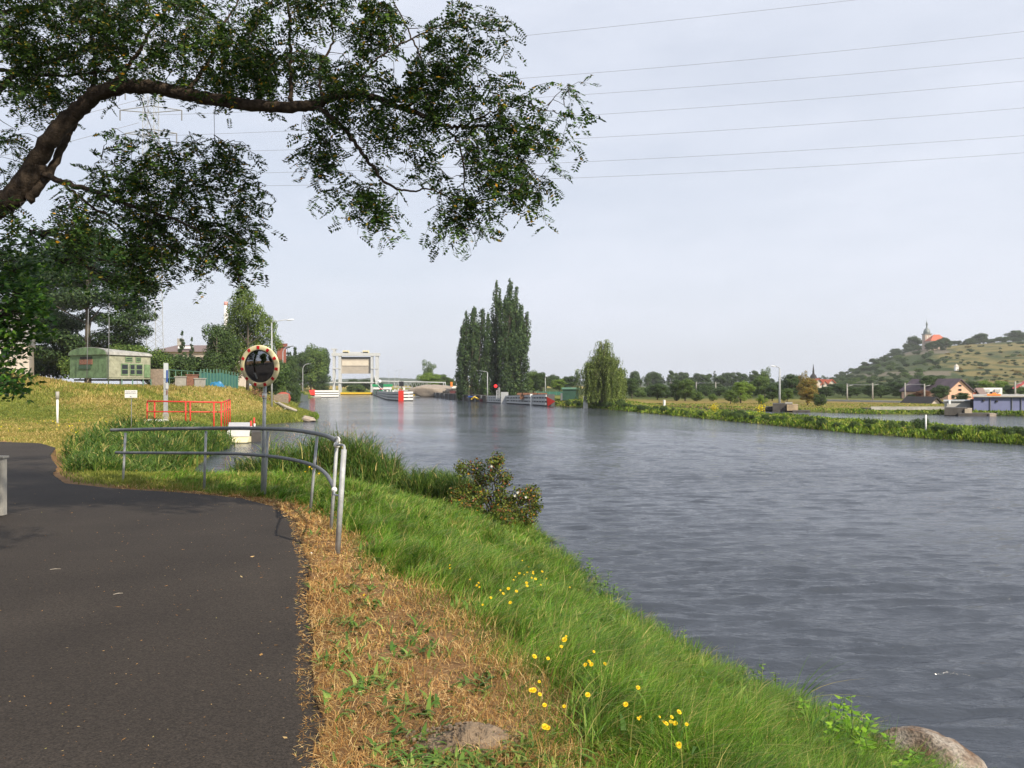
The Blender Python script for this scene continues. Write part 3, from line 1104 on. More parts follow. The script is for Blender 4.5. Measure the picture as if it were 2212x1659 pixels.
x, y = scatter_w(520000, (-.72, .03), (12.5, 110), keep_lawn, rg, 1.0)
s = sdist(x, y, LEFT)
dry = np.clip((fbm(x / 5, y / 5, 41) - .36) * 2.4 + (fbm(x / 1.3, y / 1.3, 47) - .5) + .25 * smooth(44, 54, y), 0, 1)
dry = dry * smooth(1.0, 3.5, s)
dry = np.where(y < 17, dry * .25, dry)
fr_ = smooth(1.3, .2, x - path_edge(y)) * (y > 13) * (y < 27)
keepf = rg.random(len(x)) > fr_ * .85
x, y, s, dry = x[keepf], y[keepf], s[keepf], dry[keepf]
r_ = np.hypot(x, y)
tall = smooth(46, 54, y) * smooth(3, 8, s) * smooth(-14, -24, x)
Ln = np.interp(y, [12, 25, 60, 110], [.09, .08, .14, .22]) * (1 + .9 * tall) * rg.uniform(.5, 1.3, len(x)) * (1 + .9 * smooth(2.0, .5, s) * smooth(40, 60, y))
Wd = np.maximum(.006, r_ * .0009) * rg.uniform(.7, 1.3, len(x))
az = rg.uniform(0, 6.28, len(x)); lean = np.clip(rg.normal(.5, .25, len(x)), .05, 1.1)
isdry = rg.random(len(x)) < dry
zz = height(x, y) - .01
fa = rg.normal(0, .6, len(x))
V, Fq = blades(x[isdry], y[isdry], zz[isdry], Ln[isdry], Wd[isdry], lean[isdry], az[isdry], rg, 2, fa[isdry])
tag(np_mesh('lawn_dry', V, Fq, L['hay']), 'yellowed sun dried lawn grass on the left bank', 'dry lawn', kind='stuff')
q = ~isdry
V, Fq = blades(x[q], y[q], zz[q], Ln[q], Wd[q], lean[q], az[q], rg, 2, fa[q])
tag(np_mesh('lawn_green', V, Fq, L['lawn']), 'green lawn grass behind the railing and along the left shore', 'lawn', kind='stuff')

# yellow wild mustard in the lawn
n = 900
x = -rg.uniform(8, 30, n); y = rg.uniform(17, 38, n)
c = fbm(x / 2.2, y / 2.2, 91)
k = (c > .53) & (x > -.72 * y) & (x < -.36 * y) & (sdist(x, y, LEFT) > 1.5) & (x > path_edge(y) * 0 - 40) & ~((x < path_edge(y) + .2) & (y < 26.5))
x, y = x[k], y[k]; n = len(x)
z = height(x, y) + rg.uniform(.18, .4, n)
V, Fq = leaf_quads(np.stack([x, y, z], 1), rand_unit(n, rg), rg.uniform(.05, .10, n), rg.uniform(.05, .08, n), rg)
mm = mat_leaf('yellow blossom', [(0, (.62, .52, .02)), (1, (.80, .66, .05))], .3, .6, 1, .1)
tag(np_mesh('mustard_blossom', V, Fq, mm), 'tiny yellow blossoms sprinkled through the left lawn', 'wildflowers', kind='stuff')


# reeds
def reed_patch(name, label, pts, n, hmin, hmax, rng, panicles=0, wmul=1.0, lean_m=.35):
    pts = np.array(pts)
    idx = rng.integers(0, len(pts), n)
    c = pts[idx]
    x = c[:, 0] + np.clip(rng.normal(0, 1, n), -1.3, 1.35) * c[:, 2]; y = c[:, 1] + rng.normal(0, 1, n) * c[:, 3]
    z = np.maximum(height(x, y), -.25)
    hh = rng.uniform(hmin, hmax, n) * c[:, 4]
    r_ = np.hypot(x, y)
    k = (sdist(x, y, LEFT) > -1.2) & ~((x < path_edge(y) + .35) & (y < 26))
    parts = [blades(x[k], y[k], z[k], hh[k], np.maximum(.011, r_[k] * .0010) * rng.uniform(.7, 1.4, k.sum()) * wmul,
                    np.clip(rng.normal(lean_m, .22, k.sum()), .02, 1.1), rng.uniform(0, 6.28, k.sum()), rng, 4)]
    # leaves that hang off the stalks
    kk = np.where(k)[0]
    kk = np.concatenate([kk, kk])
    a = rng.uniform(0, 6.28, len(kk))
    zz = z[kk] + hh[kk] * rng.uniform(.25, .8, len(kk))
    parts.append(blades(x[kk], y[kk], zz, hh[kk] * rng.uniform(.25, .45, len(kk)), np.maximum(.014, r_[kk] * .0010) * wmul, rng.uniform(.5, 1.25, len(kk)), a, rng, 3))
    V, Fq = join_arr(parts)
    o = np_mesh(name, V, Fq, L['reed'])
    tag(o, label, 'reeds', kind='stuff')
    if panicles:
        m = panicles
        ii = rng.choice(np.where(k)[0], m)
        st = blades(x[ii], y[ii], z[ii], hh[ii] * 1.25, np.maximum(.006, r_[ii] * .0006), rng.uniform(.05, .3, m), rng.uniform(0, 6.28, m), rng, 3)
        P0 = np.stack([x[ii], y[ii], z[ii] + hh[ii] * 1.2], 1)
        P0 = np.repeat(P0, 14, 0) + rng.normal(0, 1, (m * 14, 3)) * np.array([.05, .05, .09])
        T = rand_unit(len(P0), rng) * .5; T[:, 2] += 1
        fl = leaf_quads(P0, rand_unit(len(P0), rng), rng.uniform(.03, .07, len(P0)), rng.uniform(.008, .016, len(P0)), rng, T)
        V, Fq = join_arr([st, fl])
        tag(np_mesh('reed_panicles', V, Fq, L['panicle']), 'brown feathery reed panicles above the reeds behind the railing', 'reed panicles', kind='stuff')


rg = np.random.default_rng(14)
left_reeds = [(-9.4, 17.6, .5, .5, .3), (-9.8, 19, .6, .5, .4), (-10.4, 20.8, .7, .7, .55), (-11.4, 23.5, .6, .9, .66), (-12.2, 26.5, .5, 1.0, .70), (-13.2, 30.5, .45, 1.2, .72), (-13.9, 34.5, .45, 1.2, .70), (-14.6, 37.5, .4, .9, .6), (-14.2, 31, .8, 1.5, .66), (-12.8, 26.5, .7, 1.2, .68)]
reed_patch('reeds', 'dense green reeds left of the inlet behind the rail', left_reeds, 21000, .75, 1.5, rg, 0, 1.3)
mid_reeds = [(-6.3, 20.3, .5, .4, .9), (-5.2, 20.4, .7, .6, 1.35), (-4.3, 20.2, .55, .5, 1.6), (-3.6, 20.0, .5, .5, 1.15), (-5.6, 20.8, .6, .4, 1.1)]
reed_patch('reeds', 'reeds behind the mirror post and the railing end', mid_reeds, 10500, .5, 1.15, rg, 190, 1.1)
small_reeds = [(-2.6, 19.6, .5, .35, .8), (-1.9, 19.0, .35, .3, 1.0), (-1.2, 18.4, .3, .3, .95), (-3.0, 20.0, .4, .3, .7)]
reed_patch('reeds', 'narrow strip of reeds between railing reeds and bush', small_reeds, 4200, .5, 1.0, rg, 0, .9, .3)

# ------------------------------------------------------------------ yellow hawkweed flowers
fm_y = mat_plain('yellow petals', (.82, .56, .01), .6, 0, .12, 30)
fm_o = mat_plain('orange bud', (.55, .22, .02), .6)
stem_m = mat_plain('green stem', (.09, .15, .04), .7)


def make_flower():
    root = thing('yellow_flower', '', 'flower')
    mb = MB()
    mb.tube([(0, 0, -.02), (.004, 0, .5), (0, .006, 1.0)], [.012, .011, .009], 5)
    mb.build('stem', stem_m, root)
    V = []; Fq = []
    for ring, (n, L_, el) in enumerate(((13, .085, .25), (11, .062, .7), (7, .035, 1.15))):
        for k in range(n):
            a = 2 * math.pi * k / n + ring * .2
            d = Vector((math.cos(a) * math.cos(el), math.sin(a) * math.cos(el), math.sin(el)))
            s_ = Vector((-math.sin(a), math.cos(a), 0)) * .016
            c = Vector((0, .006, 1.0 + ring * .006))
            i0 = len(V)
            V += [c, c + d * L_ * .8 - s_, c + d * L_, c + d * L_ * .8 + s_]
            Fq.append((i0, i0 + 1, i0 + 2, i0 + 3))
    np_mesh('flower_head', [tuple(v) for v in V], Fq, fm_y, root)
    return root


# scaled per copy: the root's z scale is the stem height, so heads get their own scale by uniform scaling
fl0 = make_flower()
fl_used = [False]


def flower(px, py, size, label, group, hgt=None):
    """head seen at px,py; find where a stem of the right height stands on the bank"""
    hgt = hgt or random.uniform(.16, .3)
    d = 3.0
    best = None
    while d < 16:
        p = P(px, py, d)
        z0 = gh(p.x, d)
        if p.z - z0 <= hgt:
            best = (p, z0); break
        d += .02
    if best is None: return
    p, z0 = best
    o = fl0 if not fl_used[0] else copy_tree(fl0)
    fl_used[0] = True
    hgt = p.z - z0
    sc = size * random.uniform(.45, .82)
    o.location = (p.x, p.y, z0)
    o.rotation_euler = (random.uniform(-.05, .05), random.uniform(-.05, .05), random.uniform(-.7, .9))
    tag(o, label, 'flower', group)
    for ch in o.children:
        if ch.name.startswith('stem'):
            ch.scale = (sc * .30, sc * .30, hgt)
        else:
            ch.location = (0, sc * .64, hgt - sc * .77)
            ch.scale = (sc, sc, sc)
            ch.rotation_euler = (.7, 0, 0)


patch1 = [(1128, 1208), (1144, 1222), (1110, 1250), (1120, 1236), (1133, 1238), (1140, 1234), (1152, 1232), (1148, 1245), (1172, 1232), (1112, 1243),
          (1137, 1256), (1141, 1262), (1158, 1248), (1183, 1247), (1170, 1260), (1100, 1268), (1104, 1300), (1233, 1266), (1115, 1274), (1150, 1236)]
patch2 = [(974, 1218), (973, 1225), (1016, 1248), (1034, 1257), (1036, 1266), (1044, 1303), (1058, 1288), (1080, 1272), (1084, 1279), (1031, 1262)]
patch3 = [(1220, 1371), (1222, 1380), (1210, 1393), (1278, 1405), (1272, 1425), (1277, 1431), (1307, 1430), (1268, 1434), (1152, 1414), (1186, 1420)]
patch4 = [(1166, 1468), (1146, 1486), (1170, 1497), (1178, 1520), (1222, 1523), (1265, 1497), (1378, 1482), (1346, 1516), (1158, 1490)]
patch5 = [(1422, 1546), (1436, 1560), (1446, 1548), (1452, 1557), (1462, 1560), (1372, 1549), (1386, 1545), (1472, 1535), (1482, 1564), (1440, 1557)]
patch6 = [(1178, 1567), (1182, 1572), (1470, 1612), (1466, 1607), (786, 1283), (870, 1098)]
for pts, lb, gp in ((patch1, 'yellow hawkweed flower in the dense patch on the green slope', 'flowers in the dense patch'),
                    (patch2, 'yellow hawkweed flower in the loose row at the upper turf edge', 'flowers in the loose row'),
                    (patch3, 'yellow hawkweed flower where dry turf meets green slope', 'flowers at the middle of the turf edge'),
                    (patch4, 'yellow hawkweed flower standing in the dry turf', 'flowers in the dry turf'),
                    (patch5, 'yellow hawkweed flower in the low cluster near the weeds', 'flowers in the low cluster')):
    for (a_, b_) in pts:
        flower(a_, b_, random.uniform(.17, .27), lb, gp)
for (a_, b_), lb in zip(patch6, ('lower of two yellow flowers just above the mole hill', 'upper of two yellow flowers above the mole hill', 'low yellow flower nearest the bottom of the grass slope',
                                 'yellow flower beside the lowest one on the slope', 'single yellow flower low on the dry strip near the asphalt', 'single small yellow flower in grass behind the railing end')):
    flower(a_, b_, .24, lb, None, .08 if a_ in (786, 870) else None)
# yellow flowers behind the railing by the path
for (a_, b_) in [(667, 1006), (660, 1016), (697, 1014), (690, 1020), (746, 1012), (676, 1010)]:
    flower(a_, b_, .28, 'yellow flower in the grass behind the curved railing', 'flowers behind the railing', .35)

# ------------------------------------------------------------------ bush at the water's edge
rg = np.random.default_rng(21)
bx, by = -.35, 16.6
bz = gh(bx, by)
bush = thing('bramble_bush', 'wild rose bush with green, brown and yellow leaves leaning over the water', 'bush', (bx, by, bz))
bl = []
mb = MB()
tips = [(1000, 1010, 17.2), (1015, 1055, 17), (1040, 1035, 17.2), (1068, 1000, 17.0), (1078, 988, 17.0), (1090, 1030, 16.8), (1010, 1085, 16.6), (1045, 1070, 16.7), (1080, 1060, 16.6),
        (1065, 1100, 16.1), (1100, 1085, 16.3), (1130, 1070, 16.2), (1150, 1065, 16.3), (1155, 1092, 16.0), (1120, 1105, 15.9), (1140, 1112, 15.8), (985, 1065, 16.9), (1030, 1010, 17.2),
        (1085, 1080, 16.0), (1105, 1112, 15.6), (1060, 1030, 16.9), (1020, 1100, 16.0), (1078, 1112, 15.6), (975, 1085, 16.6), (1090, 1125, 15.3)]
for (a_, b_, d) in tips:
    p = P(a_, b_, d)
    p = Vector((p.x - bx, p.y - by, p.z - bz))
    r = random.uniform(.17, .30)
    if b_ < 1015: r *= .8
    bl.append(((p.x, p.y, p.z), (r, r, r)))
    mb.tube([(random.uniform(-.1, .1), random.uniform(-.1, .1), -.05), (p.x * .4, p.y * .4, max(p.z * .6, .1)), (p.x * .8, p.y * .8, p.z * .95), p], [.014, .011, .007, .003], 5)
mb.build('stems', M['twig'], bush)
V, Fq = blob_leaves(bl, 26, .055, rg, .6, .2, .1, 1.2)
np_mesh('foliage', V, Fq, L['bush'], bush)
mb = MB()
for (a_, b_, d) in ((1118, 1059, 16.1), (1112, 1066, 16.1), (1136, 1069, 16.1), (1062, 1003, 16.9)):
    p = P(a_, b_, d); c = Vector((p.x - bx, p.y - by - .15, p.z - bz))
    for k in range(5):
        a0 = k * 1.257
        mb.add([c, c + Vector((math.cos(a0 - .5) * .02, -.01, math.sin(a0 - .5) * .02)), c + Vector((math.cos(a0) * .03, .0, math.sin(a0) * .03)), c + Vector((math.cos(a0 + .5) * .02, -.01, math.sin(a0 + .5) * .02))], [(0, 1, 2, 3)])
mb.build('blossom', mat_plain('white petals', (.75, .74, .66), .6), bush)

# ------------------------------------------------------------------ nettle plant, arching leaves, granite rock, mole hill


def rock(name, c, size, seed, label, mat, cat='rock', sub=28, flat=.5, rz=0):
    rn = np.random.default_rng(seed)
    th = np.linspace(0, 2 * np.pi, sub * 2, endpoint=False); phi = np.linspace(0, np.pi, sub)
    T, Ph = np.meshgrid(th, phi)
    u = np.stack([np.sin(Ph) * np.cos(T), np.sin(Ph) * np.sin(T), np.cos(Ph)], -1)
    planes = rand_unit(16, rn); dd = rn.uniform(.62, .95, 16)
    q = np.full(T.shape, 1.1)
    for pl, di in zip(planes, dd):
        cs = (u * pl).sum(-1)
        q = np.minimum(q, np.where(cs > .05, di / np.maximum(cs, .05), 9))
    q = q * (1 + .05 * (fbm(u[..., 0] * 6 + seed, u[..., 1] * 6 + u[..., 2] * 5, 7) - .5) * 2)
    V = u * q[..., None] * np.array(size) / 2
    m_, n_ = T.shape
    i = np.arange(m_ - 1)[:, None]; j = np.arange(n_)[None, :]
    a = (i * n_ + j).ravel(); b_ = (i * n_ + (j + 1) % n_).ravel()
    o = np_mesh(name, V, np.stack([a, a + n_, b_ + n_, b_], -1), mat, smooth_=False)
    o.location = c
    o.rotation_euler = (0, 0, rz)
    tag(o, label, cat)
    return o


rockm = bpy.data.materials.new('granite with brown lichen')
rockm.use_nodes = True
t = rockm.node_tree
b = t.nodes['Principled BSDF']; b.inputs['Roughness'].default_value = .9
tc = t.nodes.new('ShaderNodeTexCoord')
n1 = t.nodes.new('ShaderNodeTexNoise'); n1.inputs['Scale'].default_value = 3.4; n1.inputs['Detail'].default_value = 9
n2 = t.nodes.new('ShaderNodeTexNoise'); n2.inputs['Scale'].default_value = 45; n2.inputs['Detail'].default_value = 4
r1 = t.nodes.new('ShaderNodeValToRGB')
r1.color_ramp.elements[0].position = .40; r1.color_ramp.elements[0].color = (.16, .095, .055, 1)
r1.color_ramp.elements[1].position = .60; r1.color_ramp.elements[1].color = (.40, .36, .31, 1)
mlt = t.nodes.new('ShaderNodeMixRGB'); mlt.blend_type = 'MULTIPLY'; mlt.inputs['Fac'].default_value = .6
for nn in (n1, n2): t.links.new(tc.outputs['Object'], nn.inputs['Vector'])
t.links.new(n1.outputs['Fac'], r1.inputs['Fac'])
r2 = t.nodes.new('ShaderNodeValToRGB'); r2.color_ramp.elements[0].position = .3; r2.color_ramp.elements[1].position = .6
t.links.new(n2.outputs['Fac'], r2.inputs['Fac'])
t.links.new(r1.outputs['Color'], mlt.inputs['Color1']); t.links.new(r2.outputs['Color'], mlt.inputs['Color2'])
t.links.new(mlt.outputs['Color'], b.inputs['Base Color'])
bu = t.nodes.new('ShaderNodeBump'); bu.inputs['Strength'].default_value = 1; bu.inputs['Distance'].default_value = .02
t.links.new(n2.outputs['Fac'], bu.inputs['Height']); t.links.new(bu.outputs['Normal'], b.inputs['Normal'])
p = P(1990, 1640, 6.1)
rock('granite_rock', (p.x - .05, p.y, -.04), (.98, .75, .66), 5, 'large pale granite rock with brown lichen at the water edge', rockm, rz=-.35)
p = P(664, 905, 64.5)
rock('shore_rock', (p.x, p.y, .12), (1.5, 1.0, .7), 8, 'flat pale stone at the tip of the far left shore', M['rock'])

hill_m = mat_plain('grey brown crumbled soil', (.23, .17, .115), .97, 0, .3, 14, 1.0, 60)
hx, hy = P(1012, 1602, 3.72).x, 3.72
hz = gh(hx, hy)
vs = []; NR, NT = 26, 60
for i in range(NR + 1):
    for k in range(NT):
        q = i / NR; a = 2 * math.pi * k / NT
        x_, y_ = math.cos(a) * q * .31, math.sin(a) * q * .21
        n_ = float(fbm(np.array([x_ * 16]), np.array([y_ * 16]), 5, 4)[0])
        z_ = .080 * (1 - smooth(0, 1, q)) * (.75 + .6 * n_) + .03 * (n_ - .5) * (1 - q) - .012 * q
        vs.append((x_, y_, float(z_) + gh(hx + x_, hy + y_) - hz))
fs = [(i * NT + k, (i + 1) * NT + k, (i + 1) * NT + (k + 1) % NT, i * NT + (k + 1) % NT) for i in range(NR) for k in range(NT)]
mh = MB().add(vs, fs).build('mole_hill', hill_m)
mh.location = (hx, hy, hz)
tag(mh, 'low grey brown mole hill of crumbled soil in the dry turf', 'mole hill')
mb = MB()
for k in range(260):
    a = random.uniform(0, 6.28); q = random.uniform(.05, 1.1)
    x_, y_ = math.cos(a) * q * .29, math.sin(a) * q * .2
    z_ = .075 * float(1 - smooth(0, 1, q)) + .004
    s_ = random.uniform(.005, .016)
    mb.box((x_, y_, z_), (s_, s_ * random.uniform(.6, 1), s_ * .8), random.uniform(0, 3))
mb.build('clod', hill_m, mh)

rg = np.random.default_rng(23)


def leafy_plant(name, label, spots, lsize, rng, mat, hmul=1.0, cat='plant'):
    """several leafy stems rising from a common foot"""
    c = np.mean([s_[0] for s_ in spots]), np.mean([s_[1] for s_ in spots])
    z0 = gh(c[0], c[1])
    root = thing(name, label, cat, (c[0], c[1], z0))
    mb = MB(); Cs = []; Ns = []; Ts = []; Ls = []
    for (x_, y_, h_) in spots:
        zb = gh(x_, y_) - z0
        b0 = Vector((x_ - c[0], y_ - c[1], zb - .02))
        tip = b0 + Vector((rng.normal(0, .06), rng.normal(0, .06), h_ * hmul))
        mid = (b0 + tip) / 2 + Vector((rng.normal(0, .03), rng.normal(0, .03), 0))
        MB().tube([b0, mid, tip], [.006, .005, .003], 5).build('stem', stem_m, root)
        for k in range(11):
            t_ = .2 + .8 * k / 10
            q = b0 * (1 - t_) ** 2 + mid * 2 * t_ * (1 - t_) + tip * t_ * t_
            for s_ in (0, 1):
                a = k * 1.57 + s_ * 3.14 + rng.normal(0, .3)
                l_ = lsize * (1.15 - .6 * t_) * rng.uniform(.8, 1.2)
                d = Vector((math.cos(a), math.sin(a), -.15 + rng.normal(0, .2))).normalized()
                Cs.append(q + d * l_ * .6); Ts.append(d); Ls.append(l_)
                Ns.append(Vector((-d.x * .2, -d.y * .2, 1)) + Vector(tuple(rng.normal(0, .25, 3))))
    Ls = np.array(Ls)
    V, Fq = leaf_quads(np.array([tuple(v) for v in Cs]), np.array([tuple(v) for v in Ns]), Ls, Ls * .62, rng, np.array([tuple(v) for v in Ts]), .12)
    np_mesh('leaves', V, Fq, mat, root)
    return root


def gpt(px, py, z):
    d = (EYE - z) * F / (py - HY)
    return ((px - CX) * d / F, d)




def gsight(px, py):
    """where the sight line through px,py meets the bank"""
    d = 2.5
    while d < 30:
        p = P(px, py, d)
        if p.z <= max(gh(p.x, d), 0) + .02: return p.x, d
        d += .04
    return p.x, d


def spots_of(lst):
    out_ = []
    for (a_, b_, h_) in lst:
        x_, y_ = gsight(a_, b_)
        out_.append((x_, y_, h_))
    return out_


leafy_plant('nettle_plant', 'bright green nettle plant leaning over the granite rock',
            spots_of([(1830, 1610, .42), (1805, 1600, .38), (1780, 1590, .30), (1855, 1625, .36), (1885, 1640, .30), (1760, 1575, .26), (1915, 1655, .27), (1840, 1640, .30), (1800, 1630, .26), (1870, 1665, .24),
                      (1950, 1675, .24), (1980, 1690, .22), (2010, 1700, .20), (2040, 1712, .18), (1930, 1690, .2), (1970, 1660, .18), (1830, 1590, .36), (1860, 1600, .3)]), .10, rg, L['nettle'])
leafy_plant('nettle_plant', 'small leafy herb at the water edge left of the arching blades', spots_of([(1665, 1500, .34), (1685, 1510, .34), (1640, 1490, .26), (1705, 1525, .24), (1620, 1475, .24), (1730, 1545, .26), (1600, 1465, .2)]), .075, rg, L['weed'])
leafy_plant('nettle_plant', 'dark leafy herb clump at the middle of the grassy shore', spots_of([(1310, 1275, .38), (1290, 1265, .38), (1330, 1290, .34), (1270, 1250, .32), (1300, 1290, .28), (1345, 1305, .26), (1240, 1225, .32), (1210, 1205, .3), (1255, 1240, .3)]), .085, rg, L['weed'])
leafy_plant('nettle_plant', 'low leafy herb in the green slope between shore clump and sedge', spots_of([(1440, 1380, .24), (1465, 1395, .24), (1420, 1365, .22), (1480, 1410, .2), (1390, 1345, .22)]), .065, rg, L['weed'])
# arching sedge
x_, y_ = gsight(1722, 1525)
z0 = gh(x_, y_)
n = 15
az = np.concatenate([rg.normal(.25, .35, 10), rg.uniform(0, 6.28, 5)])
V, Fq = blades(np.full(n, .0) + rg.normal(0, .03, n), rg.normal(0, .03, n), np.zeros(n) - .02, np.concatenate([rg.uniform(.4, .72, 10), rg.uniform(.25, .4, 5)]), rg.uniform(.010, .018, n), rg.uniform(.5, 1.15, n), az, rg, 7, rg.normal(0, .5, n))
o = np_mesh('arching_sedge', V, Fq, L['reed'])
o.location = (x_, y_, z0)
tag(o, 'tuft of long arching sedge blades over the water', 'sedge')
# big blades in the lower right corner
x_, y_ = gpt(2190, 1740, .1)
n = 9
V, Fq = blades(rg.normal(0, .03, n), rg.normal(0, .03, n), np.zeros(n) - .05, rg.uniform(.25, .45, n), rg.uniform(.02, .032, n), rg.uniform(.4, 1.0, n), rg.normal(.6, .6, n), rg, 7, rg.normal(0, .5, n))
o = np_mesh('iris_clump', V, Fq, L['reed'])
o.location = (x_, y_, max(gh(x_, y_), 0))
tag(o, 'broad bladed waterside plant in the lower corner beside the rock', 'plant')

# grit, crumbs and stray straws on the asphalt
n = 1100
y = 2.4 + rg.random(n) ** 1.6 * 11; x = path_edge(y) - np.abs(rg.normal(0, 1.6, n)) - .05 * rg.random(n)
k = x > -.68 * y
x, y = x[k], y[k]; n = len(x)
sz = rg.uniform(.004, .013, n) * (1 + .08 * y) * np.where(rg.random(n) < .06, 2.6, 1)
N_ = np.stack([rg.normal(0, .15, n), rg.normal(0, .15, n), np.ones(n)], 1)
V, Fq = leaf_quads(np.stack([x, y, path_z(y) + .010], 1), N_, sz, sz * rg.uniform(.15, .6, n), rg, None, .05)
tag(np_mesh('path_litter', V, Fq, L['straw']), 'scattered straws, grit and leaf crumbs on the asphalt', 'litter', kind='stuff')
# twigs and pale stain crumbs on the asphalt
for k, (a_, b_, lb) in enumerate(((668, 1440, 'thin dark twig lying across the asphalt edge'), (108, 1228, 'small pale straw lying on the middle of the path'), (245, 1282, 'tiny straw lying on the path left of the centre'))):
    x_, y_ = gpt(a_, b_, 1.3)
    mb = MB()
    a0 = [-1.1, .1, .4][k]
    l_ = [.14, .09, .07][k]
    z_ = float(path_z(y_)) + .012
    mb.tube([(x_, y_, z_), (x_ + l_ * .5 * math.cos(a0), y_ + l_ * .5 * math.sin(a0), z_ + .006), (x_ + l_ * math.cos(a0 + .2), y_ + l_ * math.sin(a0 + .2), z_)], [.003, .003, .0015], 5)
    tag(mb.build('twig', M['twig'] if k == 0 else M['deadwood']), lb, 'twig')
# white pebbles scattered on the path
rgp = random.Random(4)
for k, (a_, b_, lb) in enumerate(((672, 1192, 'white pebble on the asphalt edge near the railing foot'), (905, 1980, None),
                                  (905, 1980, None))):
    if lb is None: continue
    x_, y_ = gpt(a_, b_, 1.3)
    o = rock('pebble', (x_, y_, float(path_z(y_)) + .012), (.035, .028, .02), 30 + k, lb, M['white'], 'pebble', 6)

# ------------------------------------------------------------------ curved railing beside the path
TOP = [(240, 926, 14.95), (268, 925.5, 14.8), (330, 924, 14.4), (385, 923, 13.9), (441, 922.5, 13.5), (510, 922, 13.05), (577, 923, 12.6), (632, 926, 11.9), (685, 934, 11.15), (712, 941, 10.3), (728, 950, 9.4)]
LOW = [(250, 974.5, 14.9), (268, 975, 14.8), (355, 975.5, 14.2), (441, 976, 13.5), (510, 977.5, 13.05), (577, 982, 12.6), (632, 990, 11.9), (678, 1003, 11.15), (705, 1022, 10.3), (722, 1052, 9.4)]


def spline(pts, n=60):
    pts = [Vector(p) for p in pts]
    out_ = []
    for i in range(len(pts) - 1):
        p0 = pts[max(i - 1, 0)]; p1 = pts[i]; p2 = pts[i + 1]; p3 = pts[min(i + 2, len(pts) - 1)]
        m = max(2, n // (len(pts) - 1))
        for j in range(m):
            t_ = j / m
            out_.append(0.5 * ((2 * p1) + (-p0 + p2) * t_ + (2 * p0 - 5 * p1 + 4 * p2 - p3) * t_ * t_ + (-p0 + 3 * p1 - 3 * p2 + p3) * t_ ** 3))
    out_.append(pts[-1])
    return out_


O = P(577, 1057, 12.6)
rail = thing('curved_railing', 'curved grey tubular railing along the bend of the path', 'railing', O)
mb = MB().tube(spline([P(*a_) for a_ in TOP]), .030, 12)
mb.build('top_rail', M['galvdark'], rail, sm=True, off=O)
mb = MB().tube(spline([P(*a_) for a_ in LOW]), .026, 12)
mb.build('lower_rail', M['galvdark'], rail, sm=True, off=O)
posts = [((265, 1052), (271, 932), 14.8), ((441, 1056), (445, 928), 13.5), ((572, 1064), (579, 929), 12.6), ((671, 1094), (685, 940), 11.15), ((715, 1140), (728, 952), 9.4)]
for (a_, b_, d) in posts:
    MB().tube([P(a_[0], a_[1], d), P(b_[0], b_[1], d)], .021, 12).build('post', M['galv'], rail, sm=True, off=O)
# near end post with its two bent brackets and end balls
MB().tube([P(729, 1192, 7.95), P(743, 968, 7.95)], .027, 14).build('end_post', M['galv'], rail, sm=True, off=O)
a_ = P(728, 955, 9.3); 
MB().tube(spline([P(724, 944, 9.45), P(730, 942, 9.3), P(733, 948, 9.2), P(729, 958, 9.25)], 18), .012, 8).build('bracket', M['white'], rail, sm=True, off=O)
MB().tube(spline([P(729, 958, 9.25), P(736, 958, 8.6), P(743, 960, 8.1), P(744, 970, 7.95)], 18), .013, 8).build('bracket', M['galv'], rail, sm=True, off=O)
MB().tube(spline([P(722, 1056, 9.3), P(722, 1064, 8.9), P(728, 1067, 8.4), P(737, 1066, 7.97)], 18), .011, 8).build('bracket', M['galv'], rail, sm=True, off=O)


def ball(c, r, mat, name, parent, off=(0, 0, 0), k=14):
    vs = []; fs = []
    for i in range(k + 1):
        ph_ = math.pi * i / k
        for j in range(2 * k):
            th_ = math.pi * j / k
            vs.append((c[0] + r * math.sin(ph_) * math.cos(th_), c[1] + r * math.sin(ph_) * math.sin(th_), c[2] + r * math.cos(ph_)))
    for i in range(k):
        for j in range(2 * k):
            a0 = i * 2 * k + j; b0 = i * 2 * k + (j + 1) % (2 * k)
            fs.append((a0, a0 + 2 * k, b0 + 2 * k, b0))
    return MB().add(vs, fs).build(name, mat, parent, sm=True, off=off)


ball(P(728, 958, 9.3), .040, M['white'], 'rail_end_ball', rail, O)
ball(P(722, 1055, 9.3), .034, M['white'], 'rail_end_ball', rail, O)

# ------------------------------------------------------------------ traffic mirror on its post
MD = 12.75
mb_ = P(571, 1062, MD)
mir = thing('traffic_mirror', 'round convex traffic mirror with cream and red rim on grey post', 'traffic mirror', mb_)
MB().tube([P(567, 1062, MD) , P(573, 800, MD)], .028, 14).build('post', M['galv'], mir, sm=True, off=mb_)
mc = P(561.5, 788, MD - .07)
nrm = Vector((-.22, -.975, -.10)).normalized()
side = nrm.cross(Vector((0, 0, 1))).normalized()
upv = side.cross(nrm).normalized()


def disc_pts(r, dep, k=64, a0=0):
    return [mc + side * r * math.cos(a0 + 2 * math.pi * i / k) + upv * r * math.sin(a0 + 2 * math.pi * i / k) + nrm * dep for i in range(k)]


def ring_surface(prof, mat, name, k=64, closed=False, sm=True, parent=mir):
    vs = []; fs = []
    for r, dp in prof:
        vs += disc_pts(r, dp, k)
    n = len(prof)
    for i in range(n - 1 + (1 if closed else 0)):
        for j in range(k):
            a0 = i * k + j; b0 = i * k + (j + 1) % k; i2 = (i + 1) % n
            fs.append((a0, b0, i2 * k + (j + 1) % k, i2 * k + j))
    return MB().add(vs, fs).build(name, mat, parent, sm=sm, off=mb_)


